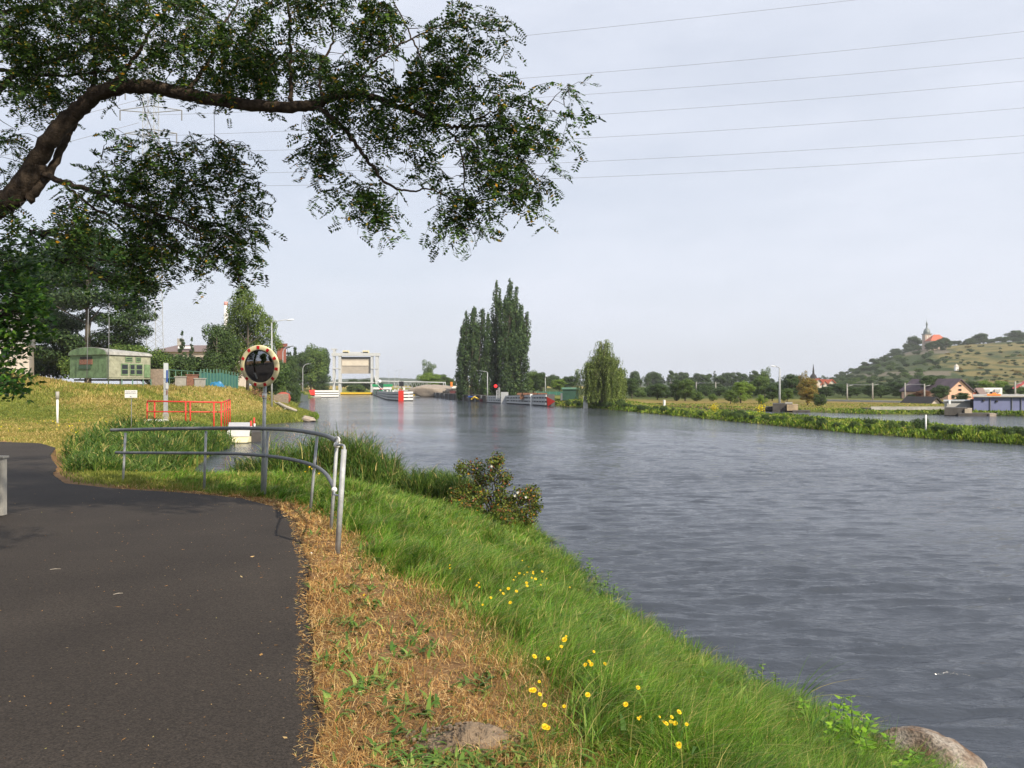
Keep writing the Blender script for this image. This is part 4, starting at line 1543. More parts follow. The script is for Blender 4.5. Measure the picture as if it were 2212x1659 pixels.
RO, RI = .340, .262
ring_surface([(RI - .01, -.03), (RO * .97, -.03), (RO, -.015), (RO, .012), (RO - .012, .022), (RI + .012, .028), (RI, .022), (RI - .01, -.03)], M['cream'], 'rim', closed=False)
ring_surface([(RI, .020), (RI - .006, .030), (RI - .014, .022), (RI - .016, .0)], M['rubber'], 'seal')
prof = []
Rs = 1.05
for i in range(14):
    r = (RI - .013) * (1 - i / 13)
    prof.append((max(r, 1e-4), .012 + (math.sqrt(Rs * Rs - r * r) - math.sqrt(Rs * Rs - (RI - .013) ** 2))))
ring_surface(prof, M['mirror'], 'mirror_glass')
ring_surface([(1e-4, -.032), (RO * .97, -.031)], M['rubber'], 'back_plate')
for k in range(11):
    a0 = math.radians(90 + k * 360 / 11)
    vs = []; 
    for rr_, dp in ((RI + .016, .0285), (RO - .010, .0245), (RO - .010, .0155), (RI + .016, .0155)):
        for da in (-.075, .075):
            vs.append(mc + side * rr_ * math.cos(a0 + da) + upv * rr_ * math.sin(a0 + da) + nrm * (dp + .004))
    MB().add(vs, [(0, 1, 3, 2), (2, 3, 5, 4), (4, 5, 7, 6), (0, 2, 4, 6), (1, 3, 5, 7)]).build('reflector', M['redrim'], mir, off=mb_)
MB().tube([mc + nrm * -.03, P(573, 800, MD)], .02, 8).build('clamp', M['galv'], mir, off=mb_)
stq = MB().tube([P(571.5, 847, MD), P(571.3, 858, MD)], .0355, 14)
st = stq.build('sticker', M['white'], mir, sm=True, off=mb_)
a_ = P(571.4, 852.5, MD)
MB().box((a_.x, a_.y - .037, a_.z), (.03, .002, .012)).build('print', M['orange'], st, off=mb_)

# pale slab barrier at the left edge of the path
p0 = P(4, 1108, 10.6)
z0 = gh(p0.x, p0.y)
o = MB()
o.prism([(p0.x - .32, p0.y - .04), (p0.x + .04, p0.y - .04), (p0.x + .04, p0.y + .05), (p0.x - .32, p0.y + .05)], z0 - .1, z0 + .80)
for k in range(5):
    o.box((p0.x - .27 + k * .07, p0.y - .048, z0 + .38), (.045, .02, .76))
o.box((p0.x - .14, p0.y, z0 + .815), (.40, .13, .03))
ob = o.build('slab_barrier', M['concrete'], None, .006)
tag(ob, 'pale ribbed upright slab at the left edge of the path', 'barrier')

# ------------------------------------------------------------------ left bank: jetty, red railing, signs, lamps
O = P(520, 952, 41.5)
jt = thing('jetty', 'white floating landing stage at the end of the reeds', 'jetty', (O.x, O.y, 0))
def j(px, d, z): return ((px - CX) * d / F, d, z)
x0, x1 = j(493, 41, 0)[0], j(540, 41, 0)[0]
MB().prism([(x0, 41), (x1, 41), (-16.2, 49), (-17.6, 49)], .52, .66).build('deck', mat_plain('pale grey deck sheet', (.52, .53, .54), .6, 0, .15, 3), jt, off=(O.x, O.y, 0))
MB().prism([(x0 - .02, 40.9), (x1 - .02, 40.9), (x1 - .02, 40.99), (x0 - .02, 40.99)], .31, .60).build('front_panel', M['white'], jt, off=(O.x, O.y, 0))
MB().add([(x0 - .1, 40.6, .02), (x1 - .02, 40.6, .02), (x1 - .02, 40.96, .30), (x0 - .04, 40.96, .30), (x0 - .1, 41.5, .02), (x1, 41.5, .02), (x1, 41.5, .30), (x0, 41.5, .30)],
         [(0, 1, 2, 3), (7, 6, 5, 4), (0, 4, 5, 1), (3, 2, 6, 7), (0, 3, 7, 4), (1, 5, 6, 2)]).build('apron', M['cream'], jt, off=(O.x, O.y, 0))
MB().prism([(x1 + .01, 41.2), (x1 + .32, 41.8), (-15.9, 48.5), (-16.15, 49)], -.1, .50).build('side_frame', M['darkconcrete'], jt, off=(O.x, O.y, 0))
for k, (a_, b0, b1, d) in enumerate(((542, 906, 925, 41.2), (549, 899, 921, 45))):
    MB().tube([P(a_, b1, d), P(a_, b0, d)], .05, 10).build('bollard', M['red'], jt, sm=True, off=(O.x, O.y, 0))
    MB().tube([P(a_ + .8, b1, d - .01), P(a_ + .8, (b1 + b0) / 2 + 2, d - .01)], .055, 10).build('bollard_sleeve', M['white'], jt, sm=True, off=(O.x, O.y, 0))

# red railing
rd = thing('red_railing', 'bright red steel railing on the lawn beside the landing stage', 'railing', (P(318, 910, 42).x, 42, gh(P(318, 910, 42).x, 42)))
O = rd.location.copy()
A = P(318, 863.5, 42); B = P(480, 868, 42.5)
c1 = P(497, 866, 49); c0 = P(462, 870, 42.4)
def rz(p, z): return Vector((p.x, p.y, z))
zt = A.z; zm = zt - .50
MB().tube([rz(A, zt), rz(B, zt - .08)], .04, 8).build('top_rail', M['red'], rd, sm=True, off=O)
MB().tube([rz(A, zm - .06), rz(B, zm - .10)], .032, 8).build('lower_rail', M['red'], rd, sm=True, off=O)
MB().tube([rz(B, zt - .08), rz(c1, zt - .03)], .035, 8).build('top_rail', M['red'], rd, sm=True, off=O)
MB().tube([rz(B, zm - .10), rz(c1, zm - .12)], .028, 8).build('lower_rail', M['red'], rd, sm=True, off=O)
for a_ in (318, 334, 401, 411, 462, 478):
    p = P(a_, 868, 42.1)
    MB().tube([(p.x, p.y, gh(p.x, p.y) - .15), (p.x, p.y, zt - .03)], .04, 8).build('post', M['red'], rd, sm=True, off=O)
for q in (.25, .5, .75, 1.0):
    p = B.lerp(c1, q)
    MB().tube([(p.x, p.y, .6), (p.x, p.y, zt - .04)], .032, 8).build('post', M['red'], rd, sm=True, off=O)
p = P(335, 914, 41.6)
tag(MB().prism([(p.x - .45, 41.3), (p.x + .55, 41.3), (p.x + .55, 42.0), (p.x - .45, 42.0)], gh(p.x, 41.6) - .2, gh(p.x, 41.6) + .13).prism([(p.x + .1, 41.0), (p.x + .75, 41.0), (p.x + .75, 41.28), (p.x + .1, 41.28)], gh(p.x, 41.6) - .3, gh(p.x, 41.6) + .05).build('footing_slab', M['white']), 'white stepped footing at the foot of the red railing', 'footing')

# tall grey post with blue panel
d = 43.5
p = P(360, 905, d); z0 = gh(p.x, d)
tt_ = thing('gauge_post', 'tall grey post with a blue panel behind the red railing', 'post', (p.x, d, z0))
H = P(360, 781, d).z - z0
MB().prism([(-.13, -.1), (.03, -.1), (.03, .1), (-.13, .1)], -.2, H).build('post', M['galv'], tt_)
MB().prism([(-.11, -.14), (.14, -.14), (.14, -.105), (-.11, -.105)], H - .85, H - .02).build('head_plate', mat_plain('pale metal plate', (.60, .65, .66), .4, .2, .1, 5), tt_)
MB().prism([(.045, -.165), (.135, -.165), (.135, -.142), (.045, -.142)], H - 1.05, H - .40).build('blue_panel', M['blue'], tt_)
MB().prism([(.0, -.15), (.15, -.15), (.15, -.105), (.0, -.105)], H - 1.42, H - 1.12).build('notice', M['steelwhite'], tt_)
MB().prism([(.035, -.13), (.10, -.13), (.10, -.105), (.035, -.105)], H - 1.75, H - 1.5).build('orange_mark', M['rust'], tt_)
MB().prism([(-.16, -.13), (.06, -.13), (.06, .13), (-.16, .13)], -.2, .42).build('base', M['concrete'], tt_)

# white notice on a thin pole
d = 30.0
p = P(283, 900, d); z0 = gh(p.x, d)
sg = thing('notice_sign', 'small white notice on a thin pole on the lawn', 'sign', (p.x, d, z0))
top = P(283, 840, d).z - z0; bot = P(283, 856.5, d).z - z0
MB().tube([(0, .03, -.2), (0, .03, top - .02)], .014, 8).build('pole', M['galvdark'], sg, sm=True)
MB().prism([(-.235, -.012), (.235, -.012), (.235, .008), (-.235, .008)], bot, top).build('board', M['white'], sg, .006)
mbt = MB()
def text_on(body, size, loc, parent, mat, name='lettering', rx=90, rz_=0, extrude=.002, align='CENTER'):
    cu = bpy.data.curves.new(name, 'FONT')
    cu.body = body; cu.size = size; cu.align_x = align; cu.align_y = 'CENTER'; cu.extrude = extrude
    cu.materials.append(mat)
    o = bpy.data.objects.new(name, cu)
    me = bpy.data.meshes.new_from_object(o)
    bpy.data.objects.remove(o)
    o = bpy.data.objects.new(name, me)
    C.objects.link(o); o.parent = parent
    o.location = loc; o.rotation_euler = (math.radians(rx), 0, math.radians(rz_))
    return o
text_on('ZAKAZ VSTUPU', .055, (0, -.016, top - .06), sg, M['ink'])
text_on('NEBEZPEČÍ ÚRAZU', .050, (0, -.016, top - .125), sg, M['ink'])
MB().add([(-.05, -.016, bot + .03), (-.02, -.016, bot + .085), (-.005, -.016, bot + .06), (.05, -.016, bot + .05), (.05, -.016, bot + .035)], [(0, 4, 3, 2, 1)]).build('pictogram', M['ink'], sg)

# white marker post on the left lawn
d = 40
p = P(124, 895, d); z0 = gh(p.x, d)
mk = thing('marker_post', 'slim white marker post on the grassy slope', 'marker post', (p.x, d, z0))
H = P(124, 843, d).z - z0
MB().tube([(0, 0, -.2), (0, 0, H - .38)], .055, 10).build('post', M['white'], mk, sm=True)
MB().tube([(0, 0, H - .38), (0, 0, H)], .085, 10).build('cap', M['concrete'], mk, sm=True)

# thin green post by the grey building
d = 54
p = P(156, 840, d)
tag(MB().tube([(p.x, d, gh(p.x, d) - .2), (p.x, d, P(157, 787, d).z)], .05, 8).build('fence_post', M['greensteel'], None, sm=True), 'lone green post in tall dry grass left of the wagon', 'post') if False else None


# street lamps
def lamp(px, d, ytop, ybase, arm, label, headlit=True, group='lamps along the water', r=.07, curved=False, headw=.75):
    x = (px - CX) * d / F
    z0 = gh(x, d) - .1
    o = thing('street_lamp', label, 'street lamp', (x, d, z0), 0, group)
    H = EYE + (HY - ytop) * d / F - z0
    al = arm * d / F
    mb = MB()
    if curved:
        n = 8
        R = abs(al) * .75
        pts = [(0, 0, 0), (0, 0, (H - R) * .5), (0, 0, H - R)]
        for k in range(1, n + 1):
            a = k / n * math.pi / 2 * .97
            pts.append((math.copysign(R * (1 - math.cos(a)), al), 0, H - R + R * math.sin(a)))
        pts.append((al, 0, H - .02))
        mb.tube(pts, [r] * 2 + [r * .8] * (len(pts) - 3) + [r * .5], 8)
        mb.build('pole', M['galv'], o, sm=True)
    else:
        mb.tube([(0, 0, 0), (0, 0, H * .5), (0, 0, H - .25)], [r, r * .8, r * .6], 8)
        mb.build('pole', M['galv'], o, sm=True)
        MB().tube([(0, 0, H - .3), (al * .12, 0, H - .14), (al * .8, 0, H + .02)], r * .4, 8).build('arm', M['galv'], o, sm=True)
    sg_ = 1 if al > 0 else -1
    hx_ = al
    hd = MB().lathe([(.01, -.07), (.12, -.05), (.16, 0), (.13, .05), (.05, .09)], (0, 0, 0), 14).build('lamp_head', M['lampglass'] if headlit else M['galvdark'], o, sm=True)
    hd.scale = (headw * 2.2, .9, .8)
    hd.location = (hx_, 0, H)
    hd.rotation_euler = (0, -.12 * sg_, 0)
    return o


lamp(587, 66, 688, 876, 40, 'tall street lamp with white head behind the traffic mirror', True, None, .085, False, 1.0)
lamp(611, 118, 745, 850, 20, 'curved street lamp nearest the conifers on the left bank', False, 'curved lamps on the left bank', .09, True, .9)
lamp(654, 160, 783, 845, 16, 'curved street lamp farther along the left bank by the red fence', False, 'curved lamps on the left bank', .09, True, .9)

# ------------------------------------------------------------------ green trailer wagon on posts
def world_box(mb, pxa, pxb, ya, yb, d0, d1):
    """box whose front face spans the measured rectangle at depth d0; its sides recede to d1"""
    a = P(pxa, yb, d0); b = P(pxb, ya, d0)
    ref = a.x if a.x > 0 else (b.x if b.x < 0 else 0)
    sh = ref * (d1 / d0 - 1) if d1 - d0 > 1.2 else 0
    return mb.prism([(a.x, d0), (b.x, d0), (b.x + sh, d1), (a.x + sh, d1)], a.z, b.z)


Wd0 = 60.0
pc = P(236, 832, Wd0)
zg = gh(pc.x, pc.y + 1)
# corner at px 232; end wall to the left runs back, long side to the right
c_ = P(232, 812, 59.0); l_ = P(151, 812, 61.2); r_ = P(325, 812, 62.5)
zb = c_.z; zt = P(232, 762, 59).z - .02
wg = thing('trailer_wagon', 'old green trailer wagon with rounded roof on the embankment', 'wagon', (c_.x, c_.y, zg))
O = wg.location.copy()
cv = Vector((c_.x, c_.y, 0)); lv = Vector((l_.x, l_.y, 0)); rv = Vector((r_.x, r_.y, 0))
bk = lv + rv - cv


def wall(mb, a, b, z0, z1, th=.08):
    d = (b - a).normalized(); n = Vector((-d.y, d.x, 0)) * th
    mb.prism([(a.x, a.y), (b.x, b.y), (b.x + n.x, b.y + n.y), (a.x + n.x, a.y + n.y)], z0, z1)


mb = MB(); wall(mb, lv, cv, zb, zt)
ew = mb.build('end_wall', M['wagongreen'], wg, off=O)
mb = MB(); wall(mb, cv, rv, zb - .12, zt)
lw = mb.build('side_wall', M['wagonpale'], wg, off=O)
mb = MB(); wall(mb, rv, bk, zb, zt); wall(mb, bk, lv, zb, zt)
mb.prism([(lv.x, lv.y), (cv.x, cv.y), (rv.x, rv.y), (bk.x, bk.y)], zb - .05, zb)
mb.build('rear_walls', M['wagongreen'], wg, off=O)
# barrel roof along the long side
ax = (rv - cv); wv = (lv - cv)
vs = []; K = 12
for e_ in (-.02, 1.02):
    for k in range(K + 1):
        a = math.pi * k / K
        u = .5 - .53 * math.cos(a)
        p = cv + ax * e_ + wv * u
        vs.append((p.x, p.y, zt - .02 + .62 * math.sin(a) ** .8 - (0.25 if e_ > 1 else 0) * math.sin(a)))
fs = [(k, k + 1, K + 2 + k, K + 1 + k) for k in range(K)] + [tuple(range(K + 1)), tuple(range(K + 1, 2 * K + 2))[::-1]]
MB().add(vs, fs).build('roof', M['wagonroof'], wg, off=O)
vs2 = []
for k in range(K + 1):
    a = math.pi * k / K
    p = cv + wv * (.5 - .5 * math.cos(a)) - ax.normalized() * .14
    vs2.append((p.x, p.y, zt + .57 * math.sin(a) ** .8))
MB().add(vs2 + [(x, y + .05, z) for x, y, z in vs2], [tuple(range(K + 1))[::-1], tuple(range(K + 1, 2 * K + 2))] + [(k, k + 1, K + 2 + k, K + 1 + k) for k in range(K)]).build('gable', M['wagongreen'], wg, off=O)


def on_wall(a, b, u0, u1, z0, z1, mat, name, parent, out_=.02, th=.05):
    d = (b - a); n = Vector((d.y, -d.x, 0)).normalized()
    p = a + d * u0 + n * out_; q = a + d * u1 + n * out_
    n2 = n * th
    return MB().prism([(p.x, p.y), (q.x, q.y), (q.x + n2.x, q.y + n2.y), (p.x + n2.x, p.y + n2.y)], z0, z1).build(name, mat, parent, off=O)


Hh = zt - zb
wn = on_wall(lv, cv, .28, .62, zb + Hh * .58, zb + Hh * .80, M['rust'], 'end_window', wg)
on_wall(lv, cv, .30, .60, zb + Hh * .82, zb + Hh * .92, M['dark'], 'vent', wn, .03)
on_wall(lv, cv, .26, .58, zb + Hh * .38, zb + Hh * .56, mat_plain('dark green hatch', (.05, .10, .06), .7), 'hatch', wg)
for nm, (u0, u1, z0_, z1_) in (('window', (.30, .46, .10, .62)), ('window', (.50, .62, .10, .62)), ('window', (.64, .80, .10, .62)), ('window', (.40, .56, .70, .92)), ('window', (.64, .76, .70, .92))):
    w_ = on_wall(cv, rv, u0, u1, zb + Hh * z0_, zb + Hh * z1_, M['wagongreen'], 'window', wg, .01, .04)
    on_wall(cv, rv, u0 + .015, u1 - .015, zb + Hh * (z0_ + .06), zb + Hh * ((z0_ + z1_) / 2 - .02), M['glassdark'], 'pane', w_, .055, .01)
    on_wall(cv, rv, u0 + .015, u1 - .015, zb + Hh * ((z0_ + z1_) / 2 + .02), zb + Hh * (z1_ - .05), M['glassdark'], 'pane', w_, .055, .01)
on_wall(cv, rv, .84, .98, zb + .02, zb + Hh * .6, M['wagongreen'], 'door', wg, .01, .04)
mb = MB()
mb.prism([(lv.x + .2, lv.y + .2), (cv.x, cv.y + .25), (rv.x - .2, rv.y + .2), (bk.x, bk.y - .2)], zb - .25, zb - .125)
mb.build('chassis', M['dark'], wg, off=O)
for q in (0, .3, .55, .8, .99):
    p = cv.lerp(rv, q)
    MB().tube([(p.x, p.y + .15, gh(p.x, p.y) - .2), (p.x, p.y + .15, zb - .1)], .045, 6).build('prop', M['greensteel'], wg, off=O)
for q in (.4,):
    p = cv.lerp(lv, q + .1)
    MB().tube([(p.x - .4, p.y - .1, gh(p.x, p.y) - .2), (p.x, p.y + .1, zb - .1)], .04, 6).build('brace', M['plank'], wg, off=O)
for a_, b0, b1, dd in ((187, 664, 780, 58.5), (234, 652, 772, 58.8)):
    p = P(a_, b1, dd)
    tag(MB().tube([(p.x, dd, gh(p.x, dd) - .2), (P(a_ + (2 if a_ > 200 else 4), b0, dd).x, dd, P(a_, b0, dd).z)], .028, 8).build('antenna_mast', M['galvdark'], None, sm=True),
        'thin dark mast rising in front of the wagon end wall' if a_ < 200 else 'pale thin mast rising above the wagon roof', 'mast')
# sheds, fence, tarp on the embankment
d = 63
tag(MB().prism([(P(326, 0, d).x, d), (P(352, 0, d).x, d), (P(352, 0, d).x, d + .8), (P(326, 0, d).x, d + .8)], gh(P(338, 0, d).x, d) - .3, P(0, 794, d).z).build('plank_shed', M['plank']), 'small brown plank shed against the right end of the wagon', 'shed')
d = 64
fn = thing('wire_fence', 'tall green mesh fence frame behind the gauge post', 'fence', P(400, 832, d))
O = fn.location.copy()
for k in range(8):
    p = P(353 + k * 13, 832, d + k * .8)
    MB().tube([(p.x, p.y, gh(p.x, p.y) - .2), (p.x, p.y, P(0, 794 + k * 1.0, p.y).z)], .035, 6).build('post', M['greensteel'], fn, off=O)
for yy_ in (795, 812):
    MB().tube([P(353, yy_, d), P(444, yy_ + 6, d + 5.6)], .025, 6).build('rail', M['greensteel'], fn, off=O)
fn = thing('palisade_fence', 'dark green palisade fence panels on the embankment crest', 'fence', P(480, 834, 68))
O = fn.location.copy()
A = P(434, 832, 66.5); B = P(514, 835, 72)
n = 13
pm = mat_plain('dark green sheeting', (.035, .13, .115), .6, 0, .2, 2)
for k in range(n):
    p = A.lerp(B, k / (n - 1))
    MB().box((p.x, p.y - .04, gh(p.x, p.y) + .72), (.07, .07, 1.75)).build('post', M['greensteel'], fn, off=O)
for k in range(n - 1):
    p = A.lerp(B, (k + .08) / (n - 1)); q = A.lerp(B, (k + .92) / (n - 1))
    z0 = gh(p.x, p.y)
    MB().prism([(p.x, p.y), (q.x, q.y), (q.x, q.y + .03), (p.x, p.y + .03)], z0 - .1, z0 + 1.28).build('panel', pm, fn, off=O)
# crumpled tarpaulin
p = P(458, 832, 68.2)
vs = []; N1, N2 = 26, 12
for i in range(N1 + 1):
    for j2 in range(N2 + 1):
        u, v = i / N1, j2 / N2
        edge_ = math.sin(math.pi * u) ** .5 * math.sin(math.pi * min(1, v * 1.0)) ** .5
        x_, y_ = p.x - 1.1 + 2.3 * u, p.y - .5 + 1.0 * v
        vs.append((x_, y_, gh(x_, y_) - .05 + edge_ * (.30 + .55 * vnoise(u * 5, v * 4, 8)) + .22 * vnoise(u * 11, v * 7, 9) * edge_))
fs = [(i * (N2 + 1) + j2, (i + 1) * (N2 + 1) + j2, (i + 1) * (N2 + 1) + j2 + 1, i * (N2 + 1) + j2 + 1) for i in range(N1) for j2 in range(N2)]
tag(MB().add(vs, fs).build('tarpaulin', M['bluetarp']), 'crumpled bright blue tarpaulin heap against the green fence', 'tarpaulin')
d = 65
for a_, b_, y0_, mt, lb, cn in ((378, 402, 812, 'concrete', 'low pale trough behind the fence posts', 'trough'), (403, 418, 808, 'rust', 'reddish brown crate stack between trough and tarpaulin', 'crate'), (420, 434, 816, 'concrete', 'grey block pile left of the blue tarpaulin', 'block pile')):
    mb = MB(); world_box(mb, a_, b_, y0_, 834, d, d + 1)
    q = P(a_, 834, d)
    mb.box(((P(a_, 0, d).x + P(b_, 0, d).x) / 2, d + .5, P(0, y0_, d).z + .05), ((b_ - a_) * d / F + .12, 1.1, .08))
    tag(mb.build(cn.replace(' ', '_'), M[mt], None), lb, cn)

# pale grey building at the far left
d = 66
bz_ = gh(P(30, 0, d).x, d)
bd = thing('grey_building', 'pale building with grey cladding behind the overhanging leaves', 'building', (P(20, 0, d).x, d, bz_))
O = bd.location.copy()
xl, xr = P(-120, 0, d).x, P(67, 0, d).x
zz0, zz1, zz2 = P(0, 783, d).z, P(0, 741, d).z, P(0, 672, d).z
MB().prism([(xl, d), (xr - .15, d), (xr - 5.2, d + 9), (xl, d + 9)], zz0 - 1, zz1).build('wall', M['render'], bd, off=O)
MB().prism([(xl, d - .15), (xr, d - .15), (xr - 5.1, d + 9.1), (xl, d + 9.1)], zz1 + .02, zz2).build('upper_cladding', M['cladding'], bd, off=O)
MB().prism([(xl, d - .3), (xr + .1, d - .3), (xr - 5, d + 9.3), (xl, d + 9.3)], zz2 + .01, zz2 + .2).build('roof', M['brownroof'], bd, off=O)
for k in range(4):
    xx_ = xr - .8 - k * 1.1
    MB().box((xx_, d - .17, (zz1 + zz2) / 2), (.04, .04, zz2 - zz1 - .1)).build('cladding_joint', M['galvdark'], bd, off=O)
w_ = MB().prism([(P(2, 0, d).x, d - .03), (P(22, 0, d).x, d - .03), (P(22, 0, d).x, d + .05), (P(2, 0, d).x, d + .05)], P(0, 771, d).z, P(0, 751, d).z).build('window', M['white'], bd, off=O)
MB().prism([(P(3, 0, d).x, d - .045), (P(21, 0, d).x, d - .045), (P(21, 0, d).x, d - .031), (P(3, 0, d).x, d - .031)], P(0, 770, d).z, P(0, 752, d).z).build('pane', M['glassdark'], w_, off=O)

# long brown roofed building behind hedge
d = 125
b2 = thing('long_building', 'long low building with brown roof behind the hedge', 'building', P(385, 760, d))
O = b2.location.copy()
a0, a1 = P(328, 0, d).x, P(470, 0, d).x
MB().prism([(a0, d), (a1, d), (a1, d + 14), (a0, d + 14)], 1, P(0, 756, d).z).build('wall', M['render'], b2, off=O)
zr0, zr1 = P(0, 757, d).z, P(0, 738, d).z
MB().add([(a0 - .3, d - .6, zr0), (a1 + .3, d - .6, zr0), (a1 + .3, d + 15, zr0), (a0 - .3, d + 15, zr0), (a0 + 1, d + 7, zr1), (a1 - 1, d + 7, zr1)],
         [(0, 1, 5, 4), (1, 2, 5), (2, 3, 4, 5), (3, 0, 4), (3, 2, 1, 0)]).build('roof', M['brownroof'], b2, off=O)
MB().box((P(395, 0, d).x, d + 1.2, P(0, 747, d).z), (2.2, .9, .35)).build('skylight', M['lampglass'], b2, off=O)
MB().box((P(350, 0, d).x, d + 7, zr1 + .5), (.8, .8, 1.2)).build('chimney', M['concrete'], b2, off=O)
# small red gable between trees
d = 150
b3 = thing('brick_house', 'small red roofed house between the birch and the conifers', 'house', P(612, 760, d))
O = b3.location.copy()
mb = MB(); world_box(mb, 598, 618, 747, 835, d, d + 8)
mb.build('wall', mat_plain('red brick wall', (.30, .10, .07), .9, 0, .3, 3), b3, off=O)
mb = MB(); world_box(mb, 596, 621, 739, 746, d - .3, d + 8.3); mb.build('roof', mat_plain('old red roof', (.24, .09, .07), .9, 0, .3, 2), b3, off=O)

# red white chimney far away
d = 420
ch = thing('factory_chimney', 'tall red and white chimney rising behind the birch', 'chimney', (P(488, 0, d).x, d, 1))
zt_ = P(0, 649, d).z - 1
MB().tube([(0, 0, 0), (0, 0, zt_ * .96)], [1.3, 1.0], 14).build('shaft', M['white'], ch, sm=True)
MB().tube([(0, 0, zt_ * .96), (0, 0, zt_)], [1.02, 1.0], 14).build('top_band', mat_plain('hazed red band', (.62, .30, .27), .8), ch, sm=True)  # red paled towards pink, distant haze mixed into the colour

# lattice pylon
d = 92.0
py_ = thing('lattice_pylon', 'pale lattice pylon rising behind the foreground branches', 'pylon', (P(326, 0, d).x, d, gh(P(326, 0, d).x, d)))
zb_ = py_.location.z
H = P(0, 90, d).z - zb_
mb = MB(); mbb = MB()


def hw(z): return .62 + .85 * max(0, 1 - z / (H * .85)) ** 1.3 * .55


lv_ = [0]
while lv_[-1] < H: lv_.append(lv_[-1] + 1.25)
cs = [(-1, -1), (1, -1), (1, 1), (-1, 1)]
for (sx, sy) in cs:
    mb.tube([(sx * hw(z), sy * hw(z), z) for z in lv_], .042, 4)
mb.build('legs', M['galv'], py_)
for k in range(len(lv_) - 1):
    z0, z1 = lv_[k], lv_[k + 1]
    for q in range(4):
        a_, b_ = cs[q], cs[(q + 1) % 4]
        mbb.tube([(a_[0] * hw(z0), a_[1] * hw(z0), z0), (b_[0] * hw(z1), b_[1] * hw(z1), z1)], .018, 4, False)
        mbb.tube([(b_[0] * hw(z0), b_[1] * hw(z0), z0), (a_[0] * hw(z1), a_[1] * hw(z1), z1)], .018, 4, False)
mbb.build('bracing', M['galv'], py_)
arm_pts = []
for yy_, wl in ((285, 3.0), (235, 3.6), (190, 3.0)):
    z_ = P(0, yy_, d).z - zb_
    m2 = MB()
    for s_ in (-1, 1):
        m2.tube([(0, 0, z_ + .5), (s_ * wl, 0, z_)], .06, 4); m2.tube([(0, 0, z_ - .3), (s_ * wl, 0, z_)], .06, 4)
    m2.build('cross_arm', M['galv'], py_)
    for s_ in (-1, 1):
        MB().tube([(s_ * wl, 0, z_), (s_ * wl, 0, z_ - 1.2)], .07, 6).build('insulator', M['galvdark'], py_)

# overhead wires
names = ['topmost overhead wire crossing the upper sky', 'second overhead wire from the top', 'third overhead wire from the top', 'fourth overhead wire from the top, middle of seven',
         'third overhead wire from the bottom', 'second overhead wire from the bottom', 'lowest overhead wire crossing the sky']
for k, (ya, yb, yc) in enumerate(((135, 62, -46), (205, 157, 65), (240, 202, 122), (285, 247, 172), (324, 296, 230), (372, 347, 290), (399, 381, 327))):
    co = np.polyfit([500, 1250, 2212], [ya, yb, yc], 2)
    pts = [P(q, np.polyval(co, q), 93.0) for q in np.linspace(300, 3300, 60)]
    o = MB().tube(pts, .019, 5).build('overhead_wire', M['wire'], None, sm=True)
    tag(o, names[k], 'wire', 'overhead wires crossing the sky')
for k, (x0_, y0_, x1_, y1_, lb) in enumerate(((-60, 290, 330, 205, 'upper overhead wire left of the pylon behind the trunk'), (-60, 345, 300, 262, 'lower overhead wire left of the pylon behind the trunk'))):
    o = MB().tube([P(x0_, y0_, 88), P((x0_ + x1_) / 2, (y0_ + y1_) / 2 + 8, 90), P(x1_, y1_, 92)], .024, 5).build('overhead_wire', M['wire'], None, sm=True)
    tag(o, lb, 'wire')

# fallen branch on the lawn
lg = MB()
lg.tube([P(588, 872, 70) + Vector((0, 0, .12)), P(602, 874, 69) + Vector((0, 0, .25)), P(618, 877, 68), P(640, 884, 67)], [.05, .12, .16, .1], 7)
lg.tube([P(602, 874, 69), P(590, 868, 70) + Vector((0, 0, .3))], [.06, .02], 6)
lg.tube([P(618, 879, 68), P(610, 884, 67)], [.07, .03], 6)
tag(lg.build('fallen_branch', M['deadwood'], None, sm=True), 'bleached fallen branch lying on the shore lawn', 'branch')
# concrete marker and red barrel near the first guide wall
p = P(608, 866, 100)
tag(MB().prism([(p.x - 1.0, 100), (p.x + .9, 100), (p.x + .6, 101), (p.x - .9, 101)], gh(p.x, 100) - .2, P(0, 850, 100).z).box((p.x, 100.5, P(0, 850, 100).z + .06), (1.3, .7, .12)).build('concrete_block', M['plank']), 'brownish concrete block on the left bank', 'block')
p = P(612, 850, 104)
tag(MB().lathe([(.55, 0), (.9, .3), (1.0, .8), (.8, 1.3), (.3, 1.55)], (p.x, p.y, gh(p.x, 104) - .1), 12).build('red_heap', mat_plain('rusty red cover', (.36, .07, .04), .7, 0, .3, 2)), 'rusty red domed cover behind the concrete block', 'cover')

